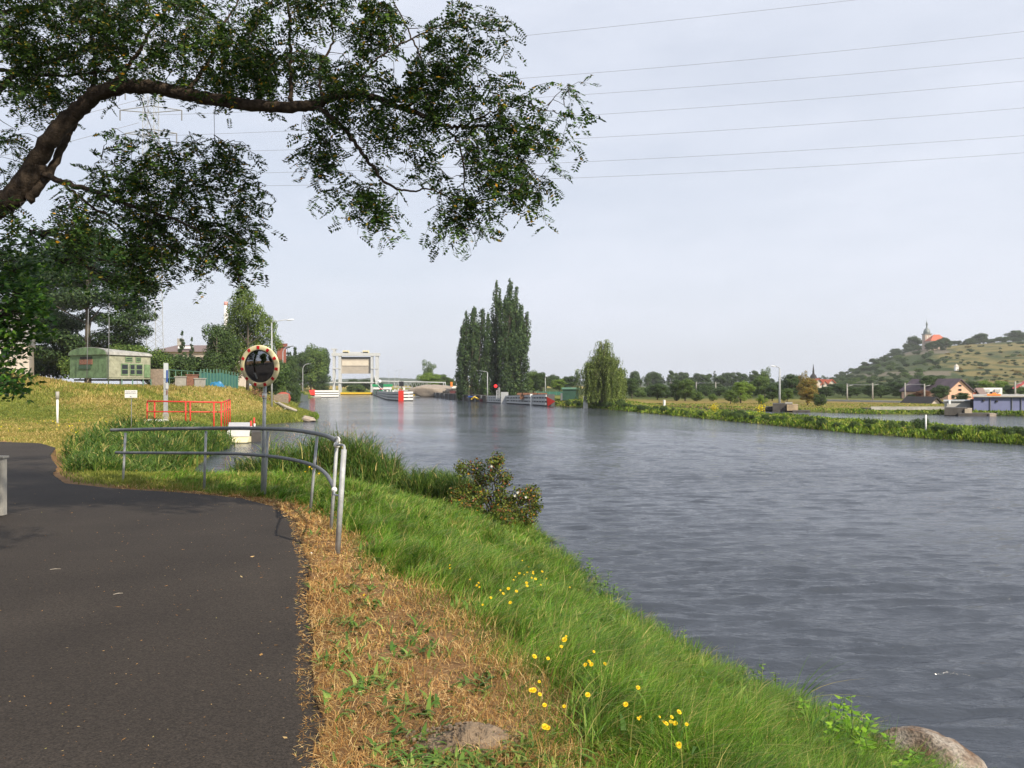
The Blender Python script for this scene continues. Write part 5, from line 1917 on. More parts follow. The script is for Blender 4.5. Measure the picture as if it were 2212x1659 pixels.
# ------------------------------------------------------------------ trees on the left bank
def big_crown(name, label, cat, px, d, blobs, leafm, size, dens, rng, trunk=None, tr=.15, hang=0.0, aspect=.6, shell=.45, group=None, zoff=0):
    """blobs in (px, py, radius_px, depth offset); real size from real distance"""
    x = (px - CX) * d / F
    z0 = gh(x, d) + zoff
    root = thing(name, label, cat, (x, d, z0), 0, group)
    bl = []
    for b_ in blobs:
        a_, b0, r, dd = b_[:4]
        sq = b_[4] if len(b_) > 4 else 1.0
        p = P(a_, b0, d + dd)
        rm = r * (d + dd) / F
        bl.append(((p.x - x, p.y - d, p.z - z0), (rm, rm, rm * sq)))
    V, Fq = blob_leaves(bl, dens, size, rng, aspect, shell, hang, .8)
    np_mesh('crown', V, Fq, leafm, root)
    mb = MB()
    top = max(b_[0][2] for b_ in bl)
    bx = np.mean([b_[0][0] for b_ in bl]) * .5
    mb.tube([(0, 0, -.3), (bx * .2, 0, top * .25), (bx * .7, 0, top * .6), (bx, 0, top * .95)], [tr * 1.2, tr, tr * .6, tr * .15], 8)
    for b_ in bl[::2]:
        c = b_[0]
        zb_ = min(c[2] * .7, top * .6)
        mb.tube([(bx * .4, 0, zb_), (c[0] * .5 + bx * .2, c[1] * .5, (zb_ + c[2]) / 2), c], [tr * .35, tr * .22, tr * .06], 5, False)
    mb.build('trunk', M['farbark'], root, sm=True)
    return root


rg = np.random.default_rng(31)
# layered pine: flat pads of needles
pads = []
for (a_, b_, r, dd) in ((95, 560, 50, 0), (150, 540, 55, 1), (215, 525, 45, 0), (260, 560, 45, -1), (120, 600, 60, 0), (190, 590, 60, 1), (270, 600, 55, 0), (310, 620, 35, -1), (90, 640, 50, 0),
                        (160, 640, 50, -2), (235, 640, 55, 0), (285, 655, 42, 1), (300, 680, 36, 0), (255, 690, 45, -1), (200, 680, 30, 1), (110, 685, 45, 0), (150, 700, 30, 2), (290, 712, 40, 0),
                        (245, 725, 45, 0), (130, 725, 48, 0), (90, 720, 35, 1), (180, 745, 50, 1), (270, 745, 42, 1), (100, 760, 40, 0), (215, 760, 40, 2), (325, 610, 22, 0), (130, 770, 40, 2), (190, 500, 30, 1),
                        (60, 600, 45, 2), (240, 545, 40, 0), (165, 565, 50, 2)):
    pads.append((a_, b_, r, dd * 1.2, .48))
big_crown('pine_tree', 'large dark pine with layered branches behind the green wagon', 'tree', 190, 76, pads, L['pine'], .30, 60, rg, tr=.28, aspect=.42, shell=.35)
big_crown('pine_tree', 'second dark pine behind the grey building', 'tree', 60, 84, [(20 + 28 * k % 150, 560 + (k * 53) % 220, 45, (k % 3) * 1.5, .5) for k in range(20)], L['pine'], .34, 60, rg, tr=.26, aspect=.42)
big_crown('shrub', 'added dark leaf mass for the shade below the pines left of the wagon', 'shrub', 110, 80, [(40 + 11 * k, 770 + (k * 37) % 30, 24, (k % 3) * 1.2, .9) for k in range(14)], L['pine'], .24, 40, rg, tr=.06)  # leaf mass added to darken the gap under the pines like tree shade
# hedge row behind wagon
hb = []
for k in range(16):
    a_ = 318 + k * 9
    hb.append((a_, 770 + (k * 37) % 18 + 4, 22, (k % 3) * .8, .9)); hb.append((a_, 800 + (k * 23) % 12, 24, (k % 2) * .8, .9))
big_crown('hedge', 'dark green hedge between wagon and birch', 'hedge', 385, 82, hb, L['dark'], .22, 30, rg, tr=.08)
sh = [(250 + 12 * k, 752 + (k * 31) % 10, 18, 0, .8) for k in range(6)] + [(148, 800, 16, 0), (160, 785, 18, 0), (140, 782, 16, 1), (345, 765, 18, 0), (358, 780, 16, 0)]
big_crown('shrub', 'light green shrubs peeking over the wagon roof', 'shrub', 260, 70, sh, L['mid'], .18, 26, rg, tr=.05)
# birch
bb = []
for (a_, b_, r) in ((525, 622, 14), (518, 640, 18), (540, 640, 14), (510, 665, 22), (535, 668, 24), (558, 668, 14), (505, 695, 24), (535, 700, 28), (562, 700, 20), (580, 690, 12), (495, 725, 26),
                    (525, 735, 30), (560, 735, 26), (585, 720, 16), (480, 750, 28), (515, 770, 30), (550, 772, 28), (582, 760, 18), (475, 720, 18), (465, 765, 26), (500, 800, 24), (585, 800, 18), (592, 700, 9), (600, 740, 14), (570, 680, 9)):
    bb.append((a_, b_, r, rg.uniform(-2, 2), 1.25))
big_crown('birch_tree', 'tall drooping birch behind the traffic mirror', 'tree', 535, 84, bb, L['birch'], .19, 36, rg, tr=.16, hang=1.3, aspect=.5, shell=.25)
bb = [(455 + (k * 17) % 50, 715 + (k * 29) % 95, 20 + k % 3 * 3, (k % 3) * 1.0, 1) for k in range(17)]
big_crown('deciduous_tree', 'broad dark green tree left of the birch', 'tree', 470, 80, bb, L['dark'], .2, 30, rg, tr=.14)
bb = [(540 + (k * 23) % 70, 790 + (k * 17) % 45, 20, (k % 3) * .8, 1) for k in range(13)]
big_crown('shrub', 'dark shrubs under the birch beside the fence end', 'shrub', 572, 78, bb, L['dark'], .2, 30, rg, tr=.06)
big_crown('shrub', 'brown dry bush at the foot of the dark shrubs', 'shrub', 560, 72, [(545, 850, 12, 0), (560, 855, 12, 0), (575, 862, 10, 0), (552, 842, 9, 0), (567, 848, 10, 0)], L['brownleaf'], .14, 12, rg, tr=.03)
for k, (a_, yt, w, d, kd, lb) in enumerate(((393, 708, 34, 120, 'spruce:pine:1', 'small spruce tip above the brown roof'), (414, 722, 20, 122, 'spruce:pine:1', 'smallest spruce tip beside the other on the brown roof'),
                                         (622, 738, 44, 158, 'spruce:pine:2', 'dark spruce left of the rounded tree on the left bank'), (638, 742, 40, 156, 'spruce:pine:3', 'narrow dark spruce touching the rounded tree'),
                                         (672, 722, 78, 205, 'round:mid:1', 'rounded light crowned tree near the curved lamps'), (650, 758, 64, 200, 'round:dark:2', 'dark low tree in front of the rounded tree'),
                                         (698, 748, 44, 222, 'round:dark:2', 'dark tree at the right end of the left bank clump'), (690, 775, 50, 216, 'round:dark:3', 'dark undergrowth tree by the left guide wall'),
                                         (588, 748, 44, 124, 'round:dark:3', 'dark tree behind the curved lamps and the birch'), (606, 758, 44, 128, 'round:dark:1', 'dark tree covering the small red roofed house'), (628, 756, 44, 146, 'round:dark:3', 'dark tree right of the small red roofed house'), (604, 775, 40, 115, 'round:dark:2', 'low dark tree right of the mirror'))):
    place_tree(kd, a_, d, yt, w, lb)
for k, (a_, yt, w, d, lb) in enumerate(((607, 815, 30, 108, 'round shrub by the dark green boundary fence'), (640, 820, 26, 125, 'shrub beneath the farther curved lamp'), (652, 838, 22, 150, 'bright shrub leaning to the red wall end'),
                                    (632, 846, 36, 128, 'grassy shrub on the left shore'))):
    place_tree('bush:mid:1' if k != 1 else 'bush:dark:1', a_, d, yt, w, lb, 'shrub')
place_tree('bush:bright:2', 679, 66.5, 879, 24, 'round green shrub at the tip of the far left shore', 'shrub')
# boundary fence on the left bank
fn = thing('boundary_fence', 'dark grey green boundary fence behind the curved lamps', 'fence', P(630, 850, 124))
O = fn.location.copy()
for k in range(6):
    p = P(600 + k * 11, 850, 112 + k * 6); q = P(611 + k * 11, 850, 118 + k * 6)
    z0 = gh(p.x, p.y)
    MB().prism([(p.x, p.y), (q.x - .05, q.y), (q.x - .05, q.y + .05), (p.x, p.y + .05)], z0 - .1, z0 + 1.3).build('panel', mat_plain('grey green mesh', (.10, .13, .12), .8), fn, off=O)
    MB().box((p.x, p.y - .06, z0 + .7), (.09, .09, 1.6)).build('post', M['galvdark'], fn, off=O)

# ------------------------------------------------------------------ foreground robinia
rg = np.random.default_rng(41)
TB = Vector((-8.3, 9.6, gh(-8.3, 9.6)))
rob = thing('robinia_tree', 'big dark robinia with arching limbs overhanging from the left', 'tree', TB)
limbs = []      # (points, radii)


def limb(pts, r0, r1, n=None):
    pts = [Vector(p) if len(p) == 3 and not hasattr(p, 'x') and False else p for p in pts]
    sp = spline(pts, max(24, len(pts) * 7))
    m = len(sp)
    rs = [(r0 + (r1 - r0) * (i / (m - 1)) ** .85) * .64 * (1 + .045 * math.sin(i * 1.7) * math.sin(i * .53 + r0 * 90)) for i in range(m)]
    # slight knobbly variation
    sp = [p + Vector((rg.normal(0, .008), rg.normal(0, .008), rg.normal(0, .008))) * (1 if 0 < i < m - 1 else 0) for i, p in enumerate(sp)]
    limbs.append((sp, rs))
    return sp


limb([TB + Vector((0, 0, -.4)), TB + Vector((.25, 0, 1.6)), P(-190, 520, 9.6), P(-40, 458, 9.5), P(30, 420, 9.4), P(80, 350, 9.4)], .34, .17)
limb([P(30, 420, 9.4), P(80, 345, 9.4), P(110, 295, 9.3), P(155, 248, 9.3), P(205, 203, 9.2), P(260, 186, 9.1), P(330, 186, 9.0), P(420, 203, 8.9), P(500, 218, 8.8), P(575, 226, 8.7), P(650, 228, 8.6), P(690, 222, 8.6)], .175, .085)
limb([P(690, 222, 8.6), P(730, 203, 8.6), P(790, 203, 8.6), P(850, 222, 8.6), P(905, 245, 8.6), P(960, 268, 8.6), P(1010, 271, 8.6), P(1060, 270, 8.6), P(1110, 278, 8.6)], .075, .014)
limb([P(680, 226, 8.6), P(730, 262, 8.5), P(770, 310, 8.4), P(810, 365, 8.4), P(838, 395, 8.4), P(880, 410, 8.4), P(930, 405, 8.4), P(975, 430, 8.4)], .045, .008)
limb([P(628, 226, 8.65), P(628, 150, 8.7), P(626, 60, 8.8), P(622, -40, 8.9)], .04, .02)
limb([P(60, 430, 9.4), P(105, 372, 9.5), P(140, 300, 9.6), P(165, 255, 9.7), P(200, 190, 9.9), P(205, 130, 10), P(190, 40, 10.2)], .09, .03)
limb([P(96, 374, 9.4), P(150, 395, 9.2), P(210, 412, 9.0), P(280, 440, 8.9), P(350, 462, 8.8), P(410, 485, 8.7), P(455, 520, 8.7)], .06, .010)
limb([P(130, 385, 9.3), P(180, 430, 9.0), P(240, 470, 8.9), P(290, 520, 8.8), P(340, 560, 8.8)], .03, .008)
limb([P(-60, 300, 10.2), P(0, 190, 10.2), P(60, 145, 10.2), P(150, 118, 10.2), P(240, 70, 10.2), P(330, 10, 10.2)], .08, .02)
limb([P(-40, 40, 9.8), P(60, 12, 9.8), P(110, 25, 9.8), P(170, 60, 9.8)], .05, .015)
limb([P(0, 148, 10), P(120, 160, 9.8), P(230, 150, 9.6), P(330, 140, 9.5)], .04, .012)
limb([P(880, 232, 8.6), P(905, 200, 8.6), P(912, 160, 8.6), P(905, 110, 8.6), P(880, 60, 8.6), P(850, 0, 8.6)], .028, .010)
limb([P(955, 266, 8.6), P(985, 300, 8.5), P(1000, 350, 8.5), P(1005, 420, 8.5), P(1015, 480, 8.5), P(1030, 530, 8.5)], .022, .004)
limb([P(1000, 271, 8.6), P(1060, 240, 8.5), P(1120, 225, 8.5), P(1180, 235, 8.5), P(1232, 246, 8.5)], .018, .004)
limb([P(700, 215, 8.6), P(690, 150, 8.7), P(720, 80, 8.8), P(700, 0, 8.9)], .03, .012)
limb([P(400, 200, 8.9), P(450, 130, 9.2), P(480, 60, 9.4), P(520, -10, 9.6)], .04, .015)
limb([P(240, 187, 9.1), P(300, 110, 9.4), P(340, 40, 9.6), P(400, -20, 9.8)], .045, .015)
limb([P(760, 203, 8.6), P(800, 140, 8.5), P(850, 100, 8.5), P(930, 60, 8.5), P(1000, 40, 8.5)], .025, .008)
# limbs that climb out of the frame and carry the shading crown
limb([TB + Vector((.3, 0, 3.2)), TB + Vector((.8, -1, 5.2)), TB + Vector((2.4, -2.5, 7.2)), TB + Vector((4.8, -4, 8.0)), TB + Vector((7.2, -5.2, 8.2)), TB + Vector((10.4, -4.6, 7.4))], .2, .03)
limb([TB + Vector((.3, 0, 3.2)), TB + Vector((.2, .2, 6)), TB + Vector((.8, 0, 9)), TB + Vector((2.2, -1, 11))], .2, .04)

nodes = []
for sp, rs in limbs:
    for p, r in zip(sp, rs):
        if p.z > 3.4: nodes.append((p.x, p.y, p.z))
# where sprays of leaves hang: (x0,x1,y0,y1,count,depth mean,depth spread)
regions = [(-20, 250, -30, 110, 150, 9.6, .9), (200, 560, -30, 120, 190, 9.3, .9), (500, 830, -30, 130, 170, 8.9, .7), (800, 1010, -20, 140, 95, 8.6, .5),
           (20, 330, 100, 185, 85, 9.6, .8), (300, 700, 110, 195, 140, 9.1, .7), (690, 960, 120, 240, 95, 8.7, .5), (880, 1080, 120, 300, 75, 8.6, .45),
           (1060, 1230, 180, 300, 40, 8.5, .35), (1040, 1200, 290, 410, 38, 8.5, .35), (920, 1110, 300, 440, 46, 8.5, .4), (640, 900, 240, 330, 34, 8.6, .4), (680, 730, 290, 345, 12, 8.5, .3),
           (935, 1045, 420, 485, 22, 8.5, .25), (770, 865, 390, 465, 22, 8.4, .25), (700, 790, 380, 425, 9, 8.5, .3), (120, 560, 370, 480, 118, 9.0, .45), (200, 550, 460, 545, 76, 8.9, .4), (210, 470, 270, 390, 56, 9.0, .4),
           (400, 540, 300, 390, 44, 8.9, .35), (60, 160, 180, 235, 20, 9.6, .4), (0, 100, -10, 180, 40, 9.8, .4), (0, 60, 260, 470, 22, 9.6, .5), (270, 350, 500, 600, 22, 8.9, .3), (440, 530, 500, 575, 22, 8.8, .3),
           (150, 330, 440, 545, 40, 9.1, .5), (1000, 1090, 20, 100, 10, 8.6, .3)]
anch = []
for (xa, xb, ya, yb, n, dm, ds) in regions:
    for k in range(int(n * .95)):
        d = dm + rg.normal(0, ds * .5)
        ax_, ay_ = rg.uniform(xa, xb), rg.uniform(ya, yb)
        if n > 24 and fbm(np.array([ax_ / 80]), np.array([ay_ / 60]), 17, 3)[0] < (.37 if ax_ > 560 else .35): continue
        anch.append(tuple(P(ax_, ay_, d)))
anch = np.array(anch)
tree_nodes = np.array(nodes)
d0 = np.array([np.min(((tree_nodes - a) ** 2).sum(1)) for a in anch])
order = np.argsort(d0)
tw = MB()
nl = list(map(tuple, tree_nodes))
nl_arr = np.array(nl)
sprays = []
for i in order:
    a = anch[i]
    dd = ((nl_arr - a) ** 2).sum(1)
    # prefer joining from the trunk side and from above
    j_ = int(np.argmin(dd + .15 * np.maximum(0, nl_arr[:, 0] - a[0]) + .1 * np.maximum(0, a[2] - nl_arr[:, 2])))
    s_ = Vector(nl_arr[j_]); e_ = Vector(a)
    L_ = (e_ - s_).length
    m1 = s_.lerp(e_, .35) + Vector(tuple(rg.normal(0, .06 * L_ + .01, 3))) + Vector((0, 0, .10 * L_))
    m2 = s_.lerp(e_, .7) + Vector(tuple(rg.normal(0, .06 * L_ + .01, 3))) + Vector((0, 0, .08 * L_))
    r = min(.014, .004 + .007 * L_)
    tw.tube([s_, m1, m2, e_], [r, r * .75, r * .55, .0028], 4, False)
    new = np.array([tuple(m1), tuple(m2), tuple(e_)])
    nl_arr = np.concatenate([nl_arr, new])
    dirv = (e_ - m2)
    sprays.append((e_, dirv.normalized() if dirv.length > 1e-4 else Vector((0, 0, -1))))
# leaf sprays: a drooping twig carrying feathered leaves
LC = []; LN = []; LT = []; LL = []; LWd = []


def compound(p, d, up, ln, rng):
    """one feathered leaf: pairs of leaflets along a midrib"""
    s_ = d.cross(up)
    if s_.length < 1e-3: s_ = Vector((1, 0, 0))
    s_.normalize(); n_ = s_.cross(d).normalized()
    kk = 6
    for q in range(kk):
        t_ = .2 + .75 * q / (kk - 1)
        c = p + d * ln * t_ + Vector((0, 0, -.18 * ln * t_ * t_))
        for sg_ in (-1, 1):
            dl = (s_ * sg_ + d * .35).normalized()
            l_ = ln * .34 * (1 - .25 * abs(t_ - .5))
            LC.append(c + dl * l_ * .5); LT.append(dl); LN.append(n_ + Vector(tuple(rng.normal(0, .35, 3)))); LL.append(l_)
    LC.append(p + d * ln * 1.05 + Vector((0, 0, -.2 * ln))); LT.append(d); LN.append(n_); LL.append(ln * .22)


for (e_, dv) in sprays:
    # sub twig
    dd = (dv + Vector((rg.normal(0, .5), rg.normal(0, .5), rg.normal(-.35, .35)))).normalized()
    l_ = rg.uniform(.14, .34)
    tip = e_ + dd * l_ + Vector((0, 0, -.3 * l_))
    m_p = e_ + dd * l_ * .5
    tw.tube([e_, m_p, tip], [.0028, .0022, .0012], 4, False)
    nleaf = int(rg.integers(5, 9))
    for q in range(nleaf):
        t_ = q / (nleaf - 1)
        p = e_.lerp(m_p, t_ * 2) if t_ < .5 else m_p.lerp(tip, t_ * 2 - 1)
        az_ = rg.uniform(0, 6.28)
        d_ = (dd * .35 + Vector((math.cos(az_), math.sin(az_), rg.normal(-.25, .35)))).normalized()
        compound(p, d_, Vector((0, 0, 1)) + Vector(tuple(rg.normal(0, .3, 3))), rg.uniform(.11, .20), rg)
LCa = np.array([tuple(v) for v in LC]); LNa = np.array([tuple(v) for v in LN]); LTa = np.array([tuple(v) for v in LT]); LLa = np.array(LL)
V, Fq = leaf_quads(LCa, LNa, LLa, LLa * rg.uniform(.40, .56, len(LLa)), rg, LTa, .12)
V = V - np.array(TB)
np_mesh('leaves', V, Fq, L['robinia'], rob)
print('robinia leaflets', len(Fq))
tw.build('twigs', M['twig'], rob, off=TB)
lm = MB()
for sp, rs in limbs:
    lm.tube(sp, rs, 12)
lm.build('trunk', M['bark'], rob, sm=True, off=TB)
# upper crown out of the frame: shades the path and the lower boughs
ub = []
for k in range(120):
    x_ = rg.uniform(-10.5, .9); y_ = rg.uniform(1.5, 9.5)
    if x_ > -2 and y_ > 6.5: continue
    zmin = max(7.9, EYE + .52 * y_ + 1.3)
    z_ = zmin + rg.uniform(0, 3.2) * (1 if x_ < -1 else .35)
    r = rg.uniform(.5, .85)
    ub.append(((x_ - TB.x, y_ - TB.y, z_ - TB.z), (r, r, r * .7)))
for k in range(26):
    r = rg.uniform(.4, .65)
    ub.append(((rg.uniform(-.8, 2.5) - TB.x, rg.uniform(4.2, 6.3) - TB.y, rg.uniform(8.1, 8.9) - TB.z), (r, r, r * .6)))
V, Fq = blob_leaves(ub, 9, .13, rg, .5, .2, 0, 1.2)
np_mesh('upper_crown', V, Fq, L['robinia'], rob)

# maple boughs low at the left edge
rg = np.random.default_rng(43)
MT = Vector((-9.6, 11.5, gh(-9.6, 11.5)))
mp_ = thing('maple_tree', 'maple boughs with lit green leaves at the lower left edge', 'tree', MT)
O = MT
LC = []; LN = []; LT = []; LL = []
tw = MB()
tw.tube([MT + Vector((0, 0, -.3)), MT + Vector((.1, .1, 1.2)), MT + Vector((-.1, 0, 3.2)), MT + Vector((.2, .1, 5))], [.14, .12, .08, .04], 10)
regs = [(-40, 60, 500, 600, 60, 11.2), (0, 90, 560, 660, 90, 11.2), (0, 110, 640, 720, 80, 11.0), (-20, 50, 700, 760, 40, 11.0), (-20, 45, 770, 840, 34, 10.6), (30, 60, 800, 845, 8, 10.6), (60, 250, 490, 560, 100, 12.2), (90, 330, 540, 620, 90, 12.4),
        (230, 340, 590, 650, 26, 12.3)]
for (xa, xb, ya, yb, n, dm) in regs:
    for k in range(n):
        a = P(rg.uniform(xa, xb), rg.uniform(ya, yb), dm + rg.normal(0, .35))
        if k % 3 == 0:
            s_ = P(min(a.x * 0 + xa - 30, 40), (ya + yb) / 2 + 20, dm) if dm < 12 else P((xa + xb) / 2 - 90, yb - 60, dm)
            tw.tube([s_, s_.lerp(a, .5) + Vector((0, 0, .08)), a], [.012, .008, .003], 4, False)
        for q in range(7):
            c = a + Vector(tuple(rg.normal(0, .085, 3)))
            l_ = rg.uniform(.07, .125) if dm < 12 else rg.uniform(.06, .10)
            n_ = Vector((rg.normal(0, .5), -.35 + rg.normal(0, .5), .8))
            d_ = Vector((rg.normal(.3, .5), rg.normal(-.3, .5), rg.normal(-.5, .3)))
            # lobed leaf: three diamonds from one foot
            for ang_ in (-.7, 0, .7):
                dl = d_.normalized().lerp(n_.normalized().cross(d_.normalized()), math.sin(ang_)).normalized()
                LC.append(c + dl * l_ * .45 * (1 if ang_ == 0 else .8)); LT.append(dl); LN.append(n_); LL.append(l_ * (1 if ang_ == 0 else .78))
LCa = np.array([tuple(v) for v in LC]); LNa = np.array([tuple(v) for v in LN]); LTa = np.array([tuple(v) for v in LT]); LLa = np.array(LL)
V, Fq = leaf_quads(LCa, LNa, LLa, LLa * .45, rg, LTa, .08)
np_mesh('leaves', V - np.array(MT), Fq, L['maple'], mp_)
tw.build('trunk', M['bark'], mp_, off=O)

# trees and hedge behind the camera, seen only in the traffic mirror
for k, (x_, y_, h_, kd) in enumerate(((-9, -9, 7, 'round:dark:2'), (-3, -17, 8, 'round:dark:3'), (4, -19, 9, 'round:dark:2'), (-15, -4, 8, 'round:mid:1'), (-13, -14, 9, 'round:dark:3'))):
    o = copy_tree(proto(kd)); o.location = (x_, y_, 1.2); o.scale = (h_, h_, h_)
    for kk in ('label', 'category', 'group'):
        if kk in o.keys(): del o[kk]
    tag(o, 'dark tree reflected in the traffic mirror from behind the viewer', 'tree', 'trees seen in the mirror')

# ------------------------------------------------------------------ guide walls, lift gate, footbridge, signals
def guide_wall(name, label, line, h0, h1, white_from=None, studs=True, group=None, zbot=-.3):
    """ribbed guard wall along a ground line [(x,y)...]; h0..h1 height at its ends"""
    O = Vector((line[0][0], line[0][1], 0))
    root = thing(name, label, 'guide wall', O, 0, group)
    n = len(line) - 1
    core = MB(); rib = [MB() for _ in range(3)]; ribw = [MB() for _ in range(3)]; st = MB()
    tot = 0
    for i in range(n):
        a = Vector((*line[i], 0)); b = Vector((*line[i + 1], 0))
        d = (b - a).normalized(); nn = Vector((d.y, -d.x, 0))
        if nn.y > 0: nn = -nn
        ha = h0 + (h1 - h0) * i / n; hb = h0 + (h1 - h0) * (i + 1) / n
        def quadbox(mb, za0, za1, zb0, zb1, o0, o1):
            p = [a + nn * o0, b + nn * o0, b + nn * o1, a + nn * o1]
            mb.add([(p[0].x, p[0].y, za0), (p[1].x, p[1].y, zb0), (p[2].x, p[2].y, zb0), (p[3].x, p[3].y, za0),
                    (p[0].x, p[0].y, za1), (p[1].x, p[1].y, zb1), (p[2].x, p[2].y, zb1), (p[3].x, p[3].y, za1)],
                   [(0, 1, 2, 3), (7, 6, 5, 4), (0, 4, 5, 1), (1, 5, 6, 2), (2, 6, 7, 3), (3, 7, 4, 0)])
        quadbox(core, zbot, ha - .05, zbot, hb - .05, -1.2, 0)
        for k in range(3):
            u0 = .08 + k * .33; u1 = u0 + .20
            tgt = ribw if (white_from is not None and i >= white_from) else rib
            quadbox(tgt[k], ha * u0, ha * u1, hb * u0, hb * u1, .0, .16)
        if studs:
            L_ = (b - a).length
            m = int(L_ / 1.1)
            for q in range(m):
                p = a + d * (q + .5) * 1.1 + nn * .05
                hh = ha + (hb - ha) * (q + .5) / m
                for k in range(2):
                    st.box((p.x, p.y, hh * (.08 + k * .33 + .265)), (.22, .22, .12), math.atan2(d.y, d.x))
    core.build('core', M['walldark'], root, off=O)
    for k in range(3):
        if rib[k].v: rib[k].build('rib', M['wallsteel'], root, off=O)
        if ribw[k].v: ribw[k].build('white_rib', M['white'], root, off=O)
    if studs and st.v:
        s_ = st.build('studs', M['steelwhite'], root, off=O); s_['kind'] = 'stuff'
    return root, O


def pxd(px, d): return ((px - CX) * d / F, d)


# left wall
g, O = guide_wall('guide_wall', 'short white ribbed guide wall with red end at the left bank', [pxd(679, 186), pxd(731, 190)], 1.75, 1.75, 0, False)
p = pxd(672, 184)
MB().add([(pxd(667, 184)[0], 184, 1.75), (pxd(680, 186)[0], 185.7, 1.85), (pxd(681, 186)[0], 185.7, .5), (pxd(671, 184)[0], 184, .6), (pxd(667, 184)[0], 185, 1.75), (pxd(680, 186)[0], 186.7, 1.85), (pxd(681, 186)[0], 186.7, .5), (pxd(671, 184)[0], 185, .6)],
         [(3, 2, 1, 0), (4, 5, 6, 7), (0, 1, 5, 4), (1, 2, 6, 5), (2, 3, 7, 6), (3, 0, 4, 7)]).build('red_end', M['red'], g, off=O)
p = pxd(674, 182)
tag(MB().box((p[0] + .4, 181.8, .12), (3.2, 1.4, .4)).build('concrete_footing', M['concrete']), 'flat concrete footing below the red wall end', 'footing')
# middle wall
line = [pxd(806, 236), pxd(815, 205), pxd(828, 172), pxd(838, 156), pxd(864, 146.5), pxd(892, 147)]
g, O = guide_wall('guide_wall', 'middle ribbed guide wall with red stripe and white end', line, 1.3, 1.85, 4, True)
p = pxd(866, 146)
MB().box((p[0], 146.2, .88), (.95, .34, 2.1)).build('red_stripe', M['red'], g, off=O)
# platform beyond the middle wall: lock island
c = [pxd(806, 238), pxd(838, 158), pxd(892, 149), pxd(893, 160), (-27.5, 200), (-30, 240), (-31, 372), (-39.5, 372), (-40.5, 240)]
isl = MB().prism(c, -.5, 1.15).build('lock_island_platform', M['concrete'])
structure(isl)
# right wall
line = [pxd(1053, 134), pxd(1100, 125), pxd(1140, 118), pxd(1181, 110.5)]
g, O = guide_wall('guide_wall', 'long grey ribbed guide wall ending in a red arrow', line, 1.15, 1.72, None, True)
a_ = P(1181, 854, 110.3); b_ = P(1200, 864, 109.5); c_ = P(1183, 876, 110.3)
MB().add([(a_.x, a_.y, a_.z), (b_.x, b_.y, b_.z), (c_.x, c_.y, max(c_.z, -.05)), (a_.x, a_.y + .6, a_.z), (b_.x, b_.y + .6, b_.z), (c_.x, c_.y + .6, max(c_.z, -.05))],
         [(2, 1, 0), (3, 4, 5), (0, 1, 4, 3), (1, 2, 5, 4), (2, 0, 3, 5)]).build('red_arrow', M['red'], g, off=O)
# dark quay wall continuing left
O = Vector((-4, 134, 0))
q_ = thing('quay_wall', 'long dark quay wall with fenders left of the ribbed wall', 'quay wall', O)
qp = [pxd(1053, 135), pxd(1000, 152), pxd(960, 175), pxd(925, 205), pxd(902, 240)]
mb = MB()
for i in range(len(qp) - 1):
    a = qp[i]; b = qp[i + 1]
    mb.prism([(a[0] - .3, a[1] - .2), (b[0] - .3, b[1] - .2), (b[0] + 2, b[1] + 1.5), (a[0] + 2, a[1] + 1.5)], -.5, 1.12)
mb.build('wall', M['darkconcrete'], q_, off=O)
for i in range(len(qp) - 1):
    for k in range(4):
        t_ = (k + .5) / 4
        x_ = qp[i][0] * (1 - t_) + qp[i + 1][0] * t_; y_ = qp[i][1] * (1 - t_) + qp[i + 1][1] * t_
        MB().box((x_ - .42, y_ - .35, .55), (.28, .28, 1.15)).build('fender', M['galvdark'], q_, off=O)

# lift gate
d = 240.0
gt = thing('lift_gate', 'pale steel lift gate portal with raised beige gate plate', 'lock gate', P(770, 845, d))
O = gt.location.copy()


def gb(mb, xa, xb, ya, yb, d0=0.0, dep=1.4):
    a = P(xa, yb, d + d0); b = P(xb, ya, d + d0)
    return mb.prism([(a.x, d + d0), (b.x, d + d0), (b.x, d + d0 + dep), (a.x, d + d0 + dep)], a.z, b.z)


for (xa, xb, nm) in ((718.5, 723, 'leg'), (731, 736.5, 'leg'), (800.5, 805, 'leg'), (811, 817, 'leg')):
    gb(MB(), xa, xb, 762, 850).build('leg', M['steelwhite'], gt, off=O)
for (ya, yb, xa, xb) in ((759.5, 766, 716, 820), (822, 824.5, 712, 818), (792, 794, 718, 736), (792, 794, 801, 817)):
    gb(MB(), xa, xb, ya, yb, -.2).build('cross_beam', M['steelwhite'], gt, off=O)
gb(MB(), 715, 727, 750, 752).build('top_platform', M['steelwhite'], gt, off=O)
gb(MB(), 719, 724, 752, 760).build('cabin_post', M['steelwhite'], gt, off=O)
for xa, xb in ((740, 753), (783, 796)):
    m_ = gb(MB(), xa, xb, 754, 760, .1).build('hoist_motor', M['cream'], gt, off=O)
    gb(MB(), xa + 1, xb - 1, 757, 761, -.1, .2).build('motor_frame', M['dark'], m_, off=O)
gb(MB(), 756, 780, 757, 760, .3).build('drive_shaft', M['steelwhite'], gt, off=O)
pl = gb(MB(), 733.5, 801.5, 768.5, 804, .8, .5).build('gate_plate', M['gateplate'], gt, off=O)
gb(MB(), 739, 796, 776, 787, .62, .2).build('gate_bulge', M['cream'] if False else mat_plain('beige plate painted lit', (.62, .56, .47), .7, 0, .1, 1), pl, off=O)  # brighter copy of the gate beige, light painted into its colour
gb(MB(), 735, 800, 768, 771, .5, .3).build('gate_top_edge', M['walldark'], pl, off=O)
for xx_ in (726, 809):
    MB().tube([P(xx_, 808, d), P(xx_ + (-8 if xx_ < 760 else 8), 848, d - 2)], .12, 5).build('stay', M['steelwhite'], gt, off=O)
